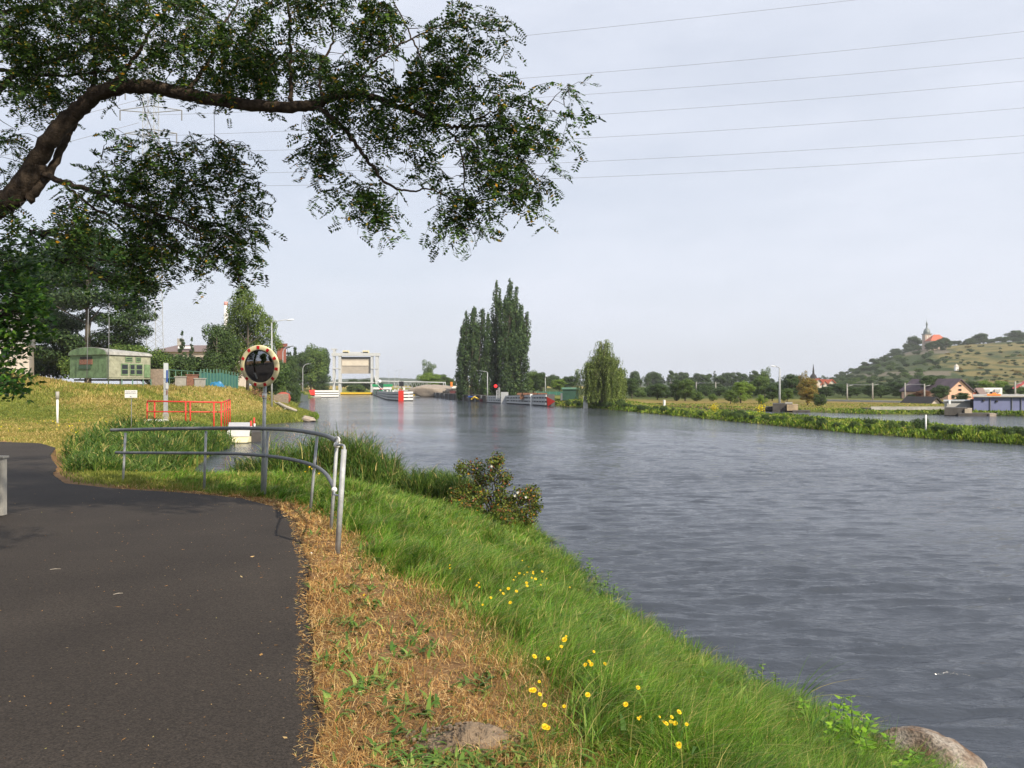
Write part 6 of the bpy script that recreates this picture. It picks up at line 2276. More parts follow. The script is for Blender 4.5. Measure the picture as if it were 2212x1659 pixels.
# yellow barriers
for (xa, xb, ya, yb, dd, lb) in ((735, 806, 844.5, 848.5, 238, 'long yellow barrier across the lock entrance under the gate'), (889, 915, 848, 850.5, 225, 'short yellow barrier right of the middle guide wall')):
    o = thing('barrier_beam', lb, 'barrier', P((xa + xb) / 2, yb, dd))
    OO = o.location.copy()
    a = P(xa, yb, dd); b = P(xb, ya, dd)
    MB().prism([(a.x, dd), (b.x, dd), (b.x, dd + .6), (a.x, dd + .6)], a.z, b.z).build('beam', M['yellow'], o, off=OO)
    MB().prism([(a.x, dd + .7), (b.x, dd + .7), (b.x, dd + 2), (a.x, dd + 2)], -.3, a.z).build('sill', M['darkconcrete'], o, off=OO)

# footbridge gantry
d = 232
fb = thing('pipe_gantry', 'thin truss gantry crossing above the lock island', 'gantry', P(880, 847, d))
O = fb.location.copy()
MB().tube([P(812, 820, d), P(962, 823.5, d)], .18, 6).build('top_chord', M['steelwhite'], fb, off=O)
MB().tube([P(850, 833, d), P(928, 836, d)], .10, 5).build('bottom_chord', M['galv'], fb, off=O)
for k in range(9):
    a = P(850 + k * 9, 821, d); b = P(854.5 + k * 9, 834, d); c = P(859 + k * 9, 821, d)
    MB().tube([a, b], .07, 4).build('truss_bar', M['galv'], fb, off=O)
    MB().tube([b, c], .07, 4).build('truss_bar', M['galv'], fb, off=O)
for xx_ in (958, 962):
    MB().tube([P(xx_, 853, d), P(xx_, 822, d)], .14, 6).build('support', M['steelwhite'], fb, off=O)
MB().tube([P(962, 829, d), P(996, 834, d - 14)], .10, 5).build('side_pipe', M['greensteel'], fb, off=O)
MB().tube([P(962, 824, d), P(962, 830, d)], .10, 5).build('side_pipe', M['steelwhite'], fb, off=O)

# control cabin, signals, bollards on the lock island
d = 205
cb = thing('control_cabin', 'green and white lock control cabin beside the gate leg', 'cabin', P(826, 848, d))
O = cb.location.copy()
def wb(xa, xb, ya, yb, d0, dep, nm, mt, par):
    mb = MB(); world_box(mb, xa, xb, ya, yb, d0, d0 + dep)
    return mb.build(nm, mt, par, off=O)
wb(806, 846, 832, 838, d, 5, 'cabin_wall', M['white'], cb)
wb(804, 848, 827, 832, d - .2, 5.5, 'roof', M['greenpaint'], cb)
wb(808, 846, 838, 842, d + .2, 4, 'band', M['walldark'], cb)
wb(819, 830, 840, 849, d - .5, 1.5, 'door', M['greenpaint'], cb)
for xx_ in (808, 812, 839, 845): wb(xx_, xx_ + 1.2, 838, 850, d + .1, .3, 'column', M['greensteel'], cb)
sgn = thing('signal_light', 'signal lamp with white disc in front of the gate leg', 'signal', P(822, 848, 200))
O = sgn.location.copy()
wb(818, 827, 825, 835, 199, .8, 'signal_box', mat_plain('dark green box', (.01, .05, .035), .6), sgn)
ball((P(820, 821, 199).x, 199, P(820, 821, 199).z), .45, M['lampglass'], 'disc', sgn, O)
wb(821.5, 823, 835, 849, 199.2, .3, 'mast', M['galvdark'], sgn)
MB().tube([P(816, 828, 199), P(834, 847, 197)], .1, 5).build('stay', M['steelwhite'], sgn, off=O)
wb(820, 827, 835.5, 838, 198.8, .3, 'red_plate', M['red'], sgn)
for k, (xx_, yy_, w_, lb) in enumerate(((835, 840, 3, 'white cabinet right of the green door'), (848, 841, 2.4, 'white cabinet between the slim posts'), (871, 834, 3.4, 'white square plate right of the black board'))):
    mb = MB(); dd = 190 if k < 2 else 146
    world_box(mb, xx_, xx_ + w_, yy_, 850 if k < 2 else 839, dd, dd + .5)
    tag(mb.build('cabinet' if k < 2 else 'sign_plate', M['white']), lb, 'cabinet' if k < 2 else 'sign')
d = 146
bb_ = thing('signal_board', 'black square board on a dark pole above the red stripe', 'sign board', P(868, 846, d))
O = bb_.location.copy()
wb(862, 871.5, 821, 831.5, d, .3, 'board', M['black'], bb_)
wb(866.8, 868.2, 820, 848, d + .31, .2, 'pole', M['galvdark'], bb_)
wb(862, 868, 838, 839.5, d - .1, .1, 'red_bar', M['red'], bb_)
# slim posts and lamps around the lock
for k, (xx_, ya, yb, dd) in enumerate(((852, 838, 849, 198), (860, 836, 849, 204), (843, 838, 849, 198), (855, 838, 849, 207), (939, 838, 852, 200), (928, 838, 852, 210), (947, 838, 852, 195), (920, 838, 851, 215))):
    p = P(xx_, yb, dd)
    lb = ['first slim pale post right of the green cabin', 'slim pale post just left of the black board', 'slim post against the green cabin', 'second slim pale post right of the cabin', 'pale post before the island trees, second from the gantry foot',
          'pale post before the island trees, third from the gantry foot', 'pale post before the island trees nearest the gantry foot', 'pale post before the island trees farthest from the gantry foot'][k]
    tag(MB().tube([(p.x, dd, .9), (p.x, dd, P(xx_, ya, dd).z)], .12, 6).build('slim_post', M['steelwhite'], None, sm=True), lb, 'post', 'slim posts at the lock')
for (xx_, ya, hd, dd, arm, lb) in ((862, 795, True, 210, 10, 'high lamp with bright head above the gantry, right of three'), (840, 797, True, 215, -4, 'high lamp with bright head above the gantry, left of three'), (853, 798, False, 218, 4, 'high lamp with dark head above the gantry, middle of three')):
    lamp(xx_, dd, ya, 848, arm, lb, hd, 'high lamps above the lock', .07, False, .6)
lamp(1053, 136, 798, 862, -22, 'tall angular lamp nearest the ribbed quay wall', False, 'lamps on the quay', .11, False, .6)
lamp(1024, 150, 800, 858, -13, 'quay lamp with white head, second from the ribbed wall', True, 'lamps on the quay', .10, False, .8)
lamp(1002, 165, 806, 856, -9, 'quay lamp in front of the dark poplars, third from the ribbed wall', False, 'lamps on the quay', .10, False, .5)
lamp(986, 172, 822, 856, -2, 'short quay post beside the moored black boat', False, 'lamps on the quay', .09, False, .3)
lamp(1178, 150, 810, 850, 2, 'single lamp post standing right of the poplars', True, None, .10, False, .5)
lamp(1684, 92, 788, 868, -14, 'tall pale double lamp on the old bridge pier', True, None, .14, False, 1.0)

# signal mast with red light on the quay
d = 128
ms = thing('signal_mast', 'lattice signal mast with lit red light and black shield', 'signal', P(1075, 860, d))
O = ms.location.copy()
wb(1072, 1074, 840, 858, d, .2, 'mast', M['galv'], ms)
wb(1077, 1079.5, 834, 858, d, .2, 'mast', M['galv'], ms)
for k in range(6): wb(1074, 1081, 837 + k * 3.2, 838 + k * 3.2, d, .2, 'rung', M['galv'], ms)
mb = MB().tube([P(1078, 829, d - .1), P(1078, 829, d + .1)], .28, 20)
mb.build('shield', M['black'], ms, off=O)
rl = bpy.data.materials.new('lit red signal'); rl.use_nodes = True
rl.node_tree.nodes['Principled BSDF'].inputs['Emission Color'].default_value = (1, .02, .02, 1)
rl.node_tree.nodes['Principled BSDF'].inputs['Emission Strength'].default_value = 1.5
rl.node_tree.nodes['Principled BSDF'].inputs['Base Color'].default_value = (.6, .01, .01, 1)
ball((P(1070.5, 831, d - .3).x, d - .3, P(1070.5, 831, d - .3).z), .26, rl, 'red_light', ms, O)

# things on the quay: moored boats, sand heap, load of rusty material, hut
d = 150
b_ = thing('moored_workboat', 'black and maroon work boat moored at the quay', 'boat', P(975, 858, 168))
O = b_.location.copy()
wb(956, 971, 842.5, 855, 176, 6, 'black_hull', M['barge'], b_)
wb(962, 966, 840, 843, 176.5, 3, 'wheelhouse', M['black'], b_)
wb(972, 984, 841, 856, 170, 4, 'maroon_cabin', M['maroon'], b_)
a0 = P(984, 842, 170); a1 = P(1001, 855, 165)
MB().add([(a0.x, 170, a0.z), (a1.x, 165, a1.z), (a1.x, 165, a1.z - .5), (a0.x, 170, P(0, 856, 170).z), (a0.x, 173, a0.z), (a1.x, 168, a1.z), (a1.x, 168, a1.z - .5), (a0.x, 173, P(0, 856, 170).z)],
         [(3, 2, 1, 0), (4, 5, 6, 7), (0, 1, 5, 4), (1, 2, 6, 5), (2, 3, 7, 6), (3, 0, 4, 7)]).build('ramp', M['maroon'], b_, off=O)
for k in range(4): wb(957 + k * 3.4, 958 + k * 3.4, 838 + k % 2, 843, 176, .3, 'mast', M['galvdark'], b_)
b_ = thing('cabin_boat', 'white roofed cabin behind the black boat', 'cabin', P(985, 845, 185))
O = b_.location.copy()
wb(978, 1000, 831, 842, 188, 5, 'wall', M['render'], b_)
wb(976, 1003, 833, 836, 187, 7, 'white_roof', M['white'], b_)
wb(973, 977, 822, 832, 190, 1, 'orange_funnel', M['orange'], b_)
b_ = thing('tool_boat', 'blue and yellow painted tackle on the low quay edge', 'tackle', P(1018, 862, 140))
O = b_.location.copy()
wb(1008, 1050, 855, 857, 142, 1, 'deck', M['galvdark'], b_)
wb(1011, 1024, 852.5, 855, 141, .8, 'blue_box', M['blue'], b_)
MB().tube([P(1018, 860, 139), P(1024, 854, 139)], .13, 5).build('yellow_arm', M['yellow'], b_, off=O)
MB().tube([P(1024, 854, 139), P(1034, 859, 139)], .13, 5).build('yellow_arm', M['yellow'], b_, off=O)
wb(1030, 1036, 857, 860, 139, .5, 'yellow_block', M['yellow'], b_)
wb(1036, 1053, 859, 865, 136.6, .6, 'maroon_hull', M['maroon'], b_)
# sand heap
p = P(940, 850, 195)
vs = []; N1 = 20
rock('sand_heap', (p.x, 195, 1.0), (13, 8, 5.0), 77, 'pale sand heap on the quay left of the black boat', M['sandpile'], 'sand heap')
# rusty load, white bin, cabinet
d = 119
mb = MB(); world_box(mb, 1123, 1176, 848, 860, d, d + 3)
for k in range(34):
    q = P(1124 + k * 1.5, 848 + random.uniform(-.6, 1.2), d + random.uniform(0, 2))
    mb.box((q.x, q.y, q.z), (.28, 1.2, .28), random.uniform(0, 3))
tag(mb.build('log_stack', M['woodpile']), 'long rusty brown stack behind the ribbed guide wall', 'stack')
for (xa, xb, ya, dd, mt, lb, cn) in ((1145, 1150, 848, 116, 'white', 'white upright post in front of the rusty stack', 'post'), (1082, 1098, 844, 126, 'galv', 'grey container beside the signal mast', 'container'), (1261, 1270, 863 - 10, 101, 'white', 'white cabinet left of the willow trunk', 'cabinet'),
                                    (1434, 1438, 861, 104, 'white', 'small white post right of the willow', 'post'), (1172, 1180, 851, 113, 'yellow', 'yellow and white end frame above the red arrow', 'frame')):
    mb = MB(); x_ = P((xa + xb) / 2, 0, dd).x
    a = P(xa, 0, dd); b = P(xb, 0, dd)
    mb.prism([(a.x, dd), (b.x, dd), (b.x, dd + .6), (a.x, dd + .6)], gh(x_, dd) - .3, P(0, ya, dd).z)
    tag(mb.build(cn, M[mt], None, .02), lb, cn)
o = thing('green_net_fence', 'green net fence panels between poplars and willow', 'fence', P(1195, 850, 125))
O = o.location.copy()
gm_ = mat_plain('green netting', (.03, .13, .10), .8)
for k in range(5):
    wb(1160 + k * 14, 1173 + k * 14, 843, 850.5, 126 + k, .06, 'panel', gm_, o)
    wb(1159 + k * 14, 1160 + k * 14, 841, 851, 126 + k, .1, 'post', M['greensteel'], o)
o = thing('green_kiosk', 'dark green hut half hidden by the willow', 'hut', P(1230, 850, 112))
O = o.location.copy()
wb(1215, 1250, 838, 862, 112, 3, 'wall', mat_plain('dark green boards', (.02, .07, .05), .8, 0, .3, 2), o)
wb(1213, 1252, 834, 838, 111.8, 3.6, 'roof', M['greensteel'], o)
wb(1211, 1215, 846, 862, 111, .5, 'grey_post', M['galvdark'], o)

# ------------------------------------------------------------------ poplars, willow
rg = np.random.default_rng(51)


def poplar(label, stems_, d, name='poplar_tree'):
    """stems_: (px_base, px_top, y_top, half width px at its widest, widest at fraction)"""
    px0 = np.mean([q[0] for q in stems_])
    x = (px0 - CX) * d / F; z0 = gh(x, d)
    root = thing(name, label, 'tree', (x, d, z0), 0, 'poplars on the lock island')
    bl = []; mb = MB()
    for (pb, pt, yt, w, wf) in stems_:
        H = EYE + (HY - yt) * d / F - z0
        xb = (pb - CX) * d / F - x; xt = (pt - CX) * d / F - x
        W_ = w * d / F
        mb.tube([(xb * .5, 0, -.3), (xb * .8, 0, H * .3), (xt, 0, H * .96)], [.35, .25, .03], 7)
        n = int(40 + H * 2.2)
        for k in range(n):
            f = rg.uniform(.03, .985)
            prof = math.sin(min(1, (1.01 - f) / (1 - wf)) * math.pi / 2) ** .9 if f > wf else .72 + .28 * (f / wf)
            a = rg.uniform(0, 6.28); q = rg.random() ** .5 * prof * W_
            r = rg.uniform(.20, .32) * W_ + .34
            r *= (.35 + .65 * min(1, (1.02 - f) * 4))
            xc = xb + (xt - xb) * f
            bl.append(((xc + math.cos(a) * q, math.sin(a) * q, f * H), (r * .8, r * .8, r * 2.1)))
            if k % 4 == 0: mb.tube([(xc, 0, f * H * .75), (xc + math.cos(a) * q * .6, math.sin(a) * q * .6, f * H * .9), (xc + math.cos(a) * q, math.sin(a) * q, f * H)], [.09, .06, .02], 4, False)
    V, Fq = blob_leaves(bl, 12, .36, rg, .6, .45, -.3, .8)
    np_mesh('crown', V, Fq, L['poplar'], root)
    mb.build('trunk', M['farbark'], root, sm=True)
    return root


poplar('broad dark poplar clump at the left of the three', [(1003, 1008, 668, 16, .35), (1018, 1024, 660, 20, .35), (1036, 1042, 663, 20, .4), (1052, 1055, 674, 16, .4), (998, 998, 700, 12, .3)], 150)
poplar('narrow dark poplar standing between the other two', [(1070, 1073, 602, 15, .35), (1076, 1080, 622, 13, .3)], 153)
poplar('tallest poplar with ragged right edge', [(1094, 1103, 597, 20, .3), (1112, 1116, 615, 16, .3), (1126, 1140, 668, 15, .35), (1104, 1128, 650, 22, .3), (1088, 1090, 640, 15, .3)], 148)

# weeping willow
d = 100
x = (1303 - CX) * d / F; z0 = gh(x, d)
wl = thing('willow_tree', 'weeping willow hanging over the island bank', 'tree', (x, d, z0))
mb = MB()
LCs = []; LTs = []
tops = []
for k in range(46):
    a = rg.uniform(0, 6.28); q = rg.random() ** .6
    f = rg.random()
    hz_ = 2.6 + 5.6 * (1 - q * .75) * rg.uniform(.75, 1.02)
    tops.append((math.cos(a) * q * 2.3 + (.1 if hz_ > 6 else 0), math.sin(a) * q * 2.3, hz_))
tops += [(-.3, 0, 7.9), (.3, .1, 8.1), (.6, 0, 7.7), (.1, .2, 7.6), (-.7, 0, 6.8)]
for (tx, ty, tz) in tops:
    mb.tube([(0, 0, 1.8), (tx * .4, ty * .4, tz * .75), (tx * .8, ty * .8, tz), (tx, ty, tz - .1)], [.09, .06, .03, .01], 4, False)
    for s_ in range(10):
        ox, oy = rg.normal(0, .22, 2)
        L_ = min(tz - .25, rg.uniform(1.6, 6.0))
        m_ = int(L_ * 17)
        zz_ = np.linspace(0, L_, m_)
        sw = .12 * np.sin(zz_ * 2 + rg.uniform(0, 6))
        LCs.append(np.stack([tx + ox + sw + rg.normal(0, .05, m_), ty + oy + rg.normal(0, .06, m_), tz - zz_ + .1 * np.exp(-zz_)], 1))
mb.tube([(0, 0, -.3), (.05, 0, 1), (.1, 0, 2.6), (.1, 0, 5), (.2, 0, 7.6)], [.32, .26, .2, .1, .02], 8)
LCs = np.concatenate(LCs)
T = np.zeros_like(LCs); T[:, 2] = -1; T += rg.normal(0, .35, T.shape)
V, Fq = leaf_quads(LCs, rand_unit(len(LCs), rg), rg.uniform(.16, .30, len(LCs)), rg.uniform(.05, .085, len(LCs)), rg, T)
np_mesh('crown', V, Fq, L['willow'], wl)
mb.build('trunk', M['farbark'], wl, sm=True)
wl.scale = (1.32, 1.15, (EYE + (HY - 733) * d / F - z0) / 8.1)

# ------------------------------------------------------------------ tree lines
rt = random.Random(5)
G1 = 'trees around the lock'
for (px, yt, w, d, kd, lb) in ((925, 772, 44, 300, 'loose:mid:1', 'tall feathery tree above the bright round tree at the lock'), (928, 795, 62, 250, 'round:bright:1', 'bright green round tree behind the lock posts'), (905, 815, 40, 245, 'round:dark:1', 'dark tree left of the bright one at the lock'),
                               (952, 805, 50, 255, 'round:mid:2', 'mid green tree right of the bright one at the lock'), (968, 812, 34, 258, 'round:dark:2', 'low dark tree at the end of the gantry pipe'),
                               (745, 818, 40, 300, 'round:dark:1', 'dark tree under the raised gate plate, left'), (765, 814, 50, 290, 'round:dark:3', 'dark tree under the raised gate plate, middle'), (790, 816, 46, 300, 'round:dark:2', 'dark tree under the raised gate plate, right'),
                               (758, 826, 26, 270, 'round:mid:1', 'lighter round tree low under the gate plate'), (778, 828, 30, 272, 'round:mid:2', 'second lighter round tree under the gate plate'), (808, 812, 40, 320, 'round:dark:1', 'dark tree behind the green cabin'),
                               (986, 800, 26, 200, 'loose:dark:2', 'thin open tree left of the poplars'), (975, 812, 22, 215, 'loose:mid:1', 'thin pale tree above the cabin roof')):
    place_tree(kd, px, d, yt, w, lb)
# behind and right of the poplars
for (px, yt, w, d, kd, lb) in ((1152, 788, 46, 170, 'round:mid:1', 'rounded tree touching the right poplar'), (1168, 800, 40, 165, 'round:dark:2', 'dark rounded tree right of the poplars'), (1140, 815, 40, 150, 'round:mid:2', 'lower green tree at the foot of the right poplar'),
                               (1196, 800, 36, 250, 'round:dark:1', 'distant tree between poplars and green fence'), (1208, 815, 44, 190, 'round:bright:2', 'bright low tree above the green fence'), (1232, 806, 44, 240, 'round:dark:3', 'distant dark tree left of the willow'),
                               (1246, 795, 22, 230, 'loose:dark:1', 'thin dark tree top left of the willow'), (1218, 808, 34, 260, 'round:mid:1', 'pale distant tree left of the willow'), (1180, 812, 30, 240, 'round:dark:2', 'small distant tree right of the poplars')):
    place_tree(kd, px, d, yt, w, lb)
kinds = ['round:dark:1', 'round:dark:2', 'round:dark:3', 'tall:dark:1', 'tall:dark:2', 'spruce:dark:1', 'loose:dark:1']
px = 1325
while px < 1790:
    w = rt.uniform(26, 46)
    yt = 801 + rt.uniform(-5, 9) + (4 if px > 1650 else 0)
    kd = rt.choice(kinds)
    place_tree(kd, px, rt.uniform(300, 380), yt, w if 'round' in kd else w * .6, 'dark tree in the far tree line right of the willow', 'tree', 'dark trees of the far tree line')
    px += rt.uniform(9, 17)
px = 1325
while px < 1800:
    place_tree(rt.choice(['bush:dark:1', 'bush:dark:2', 'round:dark:3', 'bush:mid:1', 'bush:dark:1']), px, rt.uniform(150, 215), 830 + rt.uniform(-9, 7), rt.uniform(34, 56), 'low dark tree or thicket filling the foot of the far tree line', 'tree', 'low trees of the far tree line')
    px += rt.uniform(10, 16)
for (px, yt, w, d, kd, lb) in ((1420, 818, 48, 140, 'round:dark:1', 'round grey green tree in front of the far tree line, first right of the willow'), (1365, 812, 44, 150, 'round:dark:2', 'dark tree just right of the willow'), (1480, 806, 50, 130, 'round:mid:1', 'large lit tree in the middle of the meadow edge'),
                               (1462, 816, 34, 132, 'tall:dark:1', 'dark slender tree left of the large lit meadow tree'), (1505, 838, 34, 128, 'bush:mid:1', 'low bush right of the large lit meadow tree'), (1540, 842, 26, 128, 'bush:mid:2', 'small bush on the dry meadow'),
                               (1578, 838, 30, 112, 'round:mid:2', 'small round tree in front of the dry meadow'), (1600, 822, 34, 116, 'tall:bright:1', 'light green young tree next to the small round tree'), (1608, 812, 52, 135, 'round:bright:1', 'light crowned tree above the young trees'),
                               (1640, 800, 46, 160, 'round:mid:1', 'mid green tree left of the tall lamp'), (1652, 788, 40, 165, 'loose:mid:1', 'tall open tree left of the tall lamp'), (1668, 826, 44, 130, 'round:dark:3', 'dark tree low behind the tall lamp'),
                               (1645, 845, 26, 108, 'bush:bright:1', 'bright bush left of the bridge pier'), (1712, 804, 60, 150, 'round:dark:2', 'dark tree right of the tall lamp'), (1742, 802, 50, 122, 'round:autumn:1', 'yellowing tree before the red roofs'),
                               (1745, 832, 44, 104, 'round:autumn:2', 'lower yellowing tree by the pier'), (1735, 796, 26, 140, 'loose:autumn:1', 'tall yellowish open tree before the red roofs'), (1770, 842, 34, 100, 'bush:dark:1', 'dark bush right of the yellowing trees'),
                               (1555, 830, 34, 170, 'round:dark:1', 'dark tree behind the catenary mast'), (1530, 820, 40, 200, 'round:dark:3', 'wide dark tree behind the meadow'), (1700, 835, 36, 118, 'round:mid:2', 'green tree right behind the pier')):
    place_tree(kd, px, d, yt, w, lb, 'shrub' if 'bush' in kd else 'tree')
# far ridge closing the river axis, blue with distance
def far_mass(name, label, pa, pb, d, yt0, amp, seed):
    x0, x1 = P(pa, 0, d).x, P(pb, 0, d).x
    n = 90
    vs = []
    for i in range(n + 1):
        x_ = x0 + (x1 - x0) * i / n
        e = min(1, min(i, n - i) / (n * .12)) ** .6
        zt_ = (EYE + (HY - yt0) * d / F) * e + amp * d / F * (fbm(np.array([i * .22]), np.array([seed * 1.0]), seed)[0] - .5) * 2 * e
        for (yy_, f) in ((0, 0), (d * .05, .55), (d * .14, .9), (d * .22, 1.0), (d * .5, 0)):
            vs.append((x_, d + yy_, max(zt_, 0) * f + (.3 if f else -2)))
    fs = [(i * 5 + k, (i + 1) * 5 + k, (i + 1) * 5 + k + 1, i * 5 + k + 1) for i in range(n) for k in range(4)]
    o = MB().add(vs, fs).build(name, mat_plain('distant wooded slope', (.040, .062, .030), 1, 0, .4, .03), None, sm=True)
    o['kind'] = 'structure'; o['label'] = label
    return o
far_mass('hills', 'distant wooded ridge beyond the lock', 640, 960, 1050, 812, 4, 3)
far_mass('hills', 'low distant woods on the horizon', 560, 1900, 820, 820, 3, 5)

# ------------------------------------------------------------------ right bank: pier, walls, railway, houses
d = 91
o = thing('bridge_pier', 'dark old stone pier standing in the backwater', 'pier', P(1685, 885, d))
O = o.location.copy()
mb = MB()
for (xa, xb, ya, yb, dd, dep) in ((1669, 1712, 869, 888, 88, 4), (1640, 1676, 876, 884, 90, 3), (1712, 1750, 884, 889, 86, 2)):
    world_box(mb, xa, xb, ya, yb, dd, dd + dep)
mb.build('base', M['darkconcrete'], o, off=O)
mb = MB(); world_box(mb, 1700, 1724, 871, 884, 87.4, 90.4); mb.build('stone_block', mat_plain('tan stone', (.36, .28, .18), .9, 0, .4, 1.5), o, off=O)
mb = MB(); world_box(mb, 1696, 1712, 866.5, 870.5, 88.4, 90); mb.build('cap', M['concrete'], o, off=O)
for (xa, xb, ya, yb, dd, mt, nm, lb) in ((1882, 2037, 876.5, 882, 84, 'steelwhite', 'wall_coping', None),):
    pass
o = thing('waterside_wall', 'long pale concrete wall above the backwater', 'wall', P(1960, 890, 83))
O = o.location.copy()
wb(1881, 2042, 876, 882, 83.2, 1.2, 'coping', M['concrete'], o)
wb(1881, 2042, 882.2, 892, 83, 1.2, 'wall', mat_plain('stained wall', (.25, .24, .22), .9, 0, .35, .8), o)
wb(1868, 1882, 878, 891, 82.8, 1, 'wall_end', M['darkconcrete'], o)
o = thing('bridge_pier', 'second dark pier with pale block beside the blue hall', 'pier', P(2080, 895, 77))
O = o.location.copy()
wb(2040, 2090, 878, 894, 77, 3, 'base', M['darkconcrete'], o)
wb(2084, 2100, 880, 891, 76.8, 3, 'stone_block', mat_plain('tan pier stone', (.36, .31, .24), .9, 0, .3, 1.5), o)
wb(2070, 2150, 890, 896, 76, 2.5, 'low_sill', M['darkconcrete'], o)
wb(2138, 2152, 890, 897, 75.8, .8, 'stone_tip', M['rock'], o)
o = thing('blue_hall', 'long dull blue hall with flat roof at the right edge', 'building', P(2160, 890, 80))
O = o.location.copy()
wb(2103, 2420, 855, 889, 80, 14, 'wall', M['bluehall'], o)
wb(2101, 2424, 852.5, 854.8, 79.6, 15, 'roof', M['concrete'], o)
wb(2096, 2103, 861, 892, 80.5, 6, 'side_recess', M['dark'], o)
for (xa, ya) in ((2124, 860), (2152, 862)): wb(xa, xa + 4, ya, ya + 4, 79.85, .15, 'vent', M['black'], o)
for xa in (2139, 2186, 2206): wb(xa, xa + .9, 856, 890, 79.88, .1, 'downpipe', M['galvdark'], o)
o2 = thing('quay_sill', 'grey concrete quay below the blue hall', 'quay', P(2160, 897, 78)); O = o2.location.copy()
wb(2096, 2420, 889.3, 899, 77.6, 2.2, 'sill', M['concrete'], o2)
o2 = thing('orange_boat_cover', 'orange cover lying on the roof of the blue hall', 'cover', P(2145, 852, 82)); O = o2.location.copy()
wb(2132, 2162, 848.2, 851.5, 81, 3, 'cover', M['orange'], o2); wb(2144, 2152, 845.5, 848.4, 81.5, 1.5, 'hump', M['orange'], o2)
o2 = thing('grey_shed', 'low grey shed left of the blue hall', 'shed', P(2070, 880, 84)); O = o2.location.copy()
wb(2040, 2096, 864, 884, 84, 4, 'wall', M['cladding'], o2); wb(2038, 2098, 862, 864, 83.8, 4.5, 'roof', M['galv'], o2)
wb(2050, 2054, 862, 870, 83.6, .2, 'lamp', M['lampglass'], o2)
# white apartment house
o2 = thing('white_house', 'white modern house with grey balconies behind the blue hall', 'house', P(2150, 850, 150)); O = o2.location.copy()
wb(2105, 2123, 840 - 4, 864, 152, 8, 'dark_wing', mat_plain('slate blue wall', (.07, .08, .14), .7), o2)
wb(2122, 2165, 835, 868, 150, 8, 'wall', M['white'], o2)
for (xa, ya) in ((2126, 838), (2149, 838), (2126, 848.5), (2149, 848.5)):
    w_ = wb(xa, xa + 12, ya, ya + 6.5, 149.7, .3, 'balcony', M['cladding'], o2)
wb(2140, 2144, 843, 855, 149.8, .2, 'window', M['glassdark'], o2)
wb(2115, 2122, 841, 846, 151.6, .3, 'satellite_dish', M['white'], o2)
# gabled house
def gable_house(name, label, xa, xb, yap, yev, yb, d, dep, wallm, roofm, side=0, wins=()):
    global O
    h = thing(name, label, 'house', P((xa + xb) / 2, yb, d)); O = h.location.copy()
    a = P(xa, yb, d); b = P(xb, yb, d); ap = P((xa + xb) / 2, yap, d); ev = P(xa, yev, d).z
    sx = side * dep
    A0 = (a.x, d, a.z - 2); B0 = (b.x, d, a.z - 2); A1 = (a.x, d, ev); B1 = (b.x, d, ev); T = (ap.x, d, ap.z)
    sh_ = lambda p: (p[0] + sx, p[1] + dep, p[2])
    MB().add([A0, B0, B1, T, A1] + [sh_(p) for p in (A0, B0, B1, T, A1)], [(0, 1, 2, 3, 4), (9, 8, 7, 6, 5), (0, 5, 6, 1), (1, 6, 7, 2), (4, 9, 5, 0)]).build('wall', wallm, h, off=O)
    e = .35
    mb = MB()
    for (P1, sgn_) in ((A1, -1), (B1, 1)):
        p = [(P1[0] + sgn_ * e, d - e, P1[2] - e * .5 + .06), (T[0], d - e, T[2] + .06)]
        q = [(p[0][0] + sx, d + dep + e, p[0][2]), (T[0] + sx, d + dep + e, T[2] + .06)]
        mb.add([p[0], p[1], q[1], q[0]] + [(v[0], v[1], v[2] + .22) for v in (p[0], p[1], q[1], q[0])], [(0, 1, 2, 3), (7, 6, 5, 4), (0, 4, 5, 1), (1, 5, 6, 2), (2, 6, 7, 3), (3, 7, 4, 0)])
    mb.build('roof', roofm, h, off=O)
    for (x1_, x2_, y1_, y2_) in wins:
        wb(x1_, x2_, y1_, y2_, d - .08, .1, 'window', M['glassdark'], h)
    return h
gable_house('pink_gable_house', 'house with salmon gable and dark purple roof below the hill', 2048, 2100, 818, 843, 880, 140, 9, M['pink'], M['purpleroof'], -.42, ((2071, 2077, 828, 831.5), (2071, 2077, 841 - 4, 841), (2056, 2062, 850, 858), (2084, 2090, 850, 858)))
gable_house('brown_roof_house', 'low house with brown roof joined to the salmon gable house', 2098, 2112, 838, 852, 880, 146, 8, M['redroof'], M['brownroof'], 1.0)
gable_house('garden_hut', 'small hut with dark roof and pale front below the salmon gable', 2012, 2032, 858, 870, 884, 112, 4, M['render'], M['barge'], -.5)
gable_house('red_roof_house', 'house with bright red roof at the right edge of the view', 2196, 2240, 822, 836, 870, 150, 8, M['cladding'], mat_plain('bright red roof', (.55, .06, .05), .7, 0, .15, 2), .6)
# red roofs beside the hill foot
for (xa, xb, yap, yev, lb) in ((1737, 1760, 817, 828, 'orange roofed house partly behind the yellowing tree'), (1758, 1778, 816, 827, 'orange roofed house right of the church spire'), (1775, 1788, 820, 829, 'small orange roofed house at the foot of the hill'), (1790, 1804, 818, 826, 'pinkish roofed house left of the hill bushes')):
    gable_house('village_house', lb, xa, xb, yap, yev, 842, 230, 10, M['render'], M['redroof'], .3 if xa < 1770 else -.4)
o2 = thing('church_spire', 'thin dark church spire above the orange roofs', 'church', P(1762, 830, 250)); O = o2.location.copy()
p = P(1757, 815, 250)
MB().lathe([(1.3, -4), (1.3, 0), (.9, 1.0), (.35, 1.6), (.30, 2.4), (.05, 4.6)], p, 8).build('spire', M['barge'], o2, off=O)

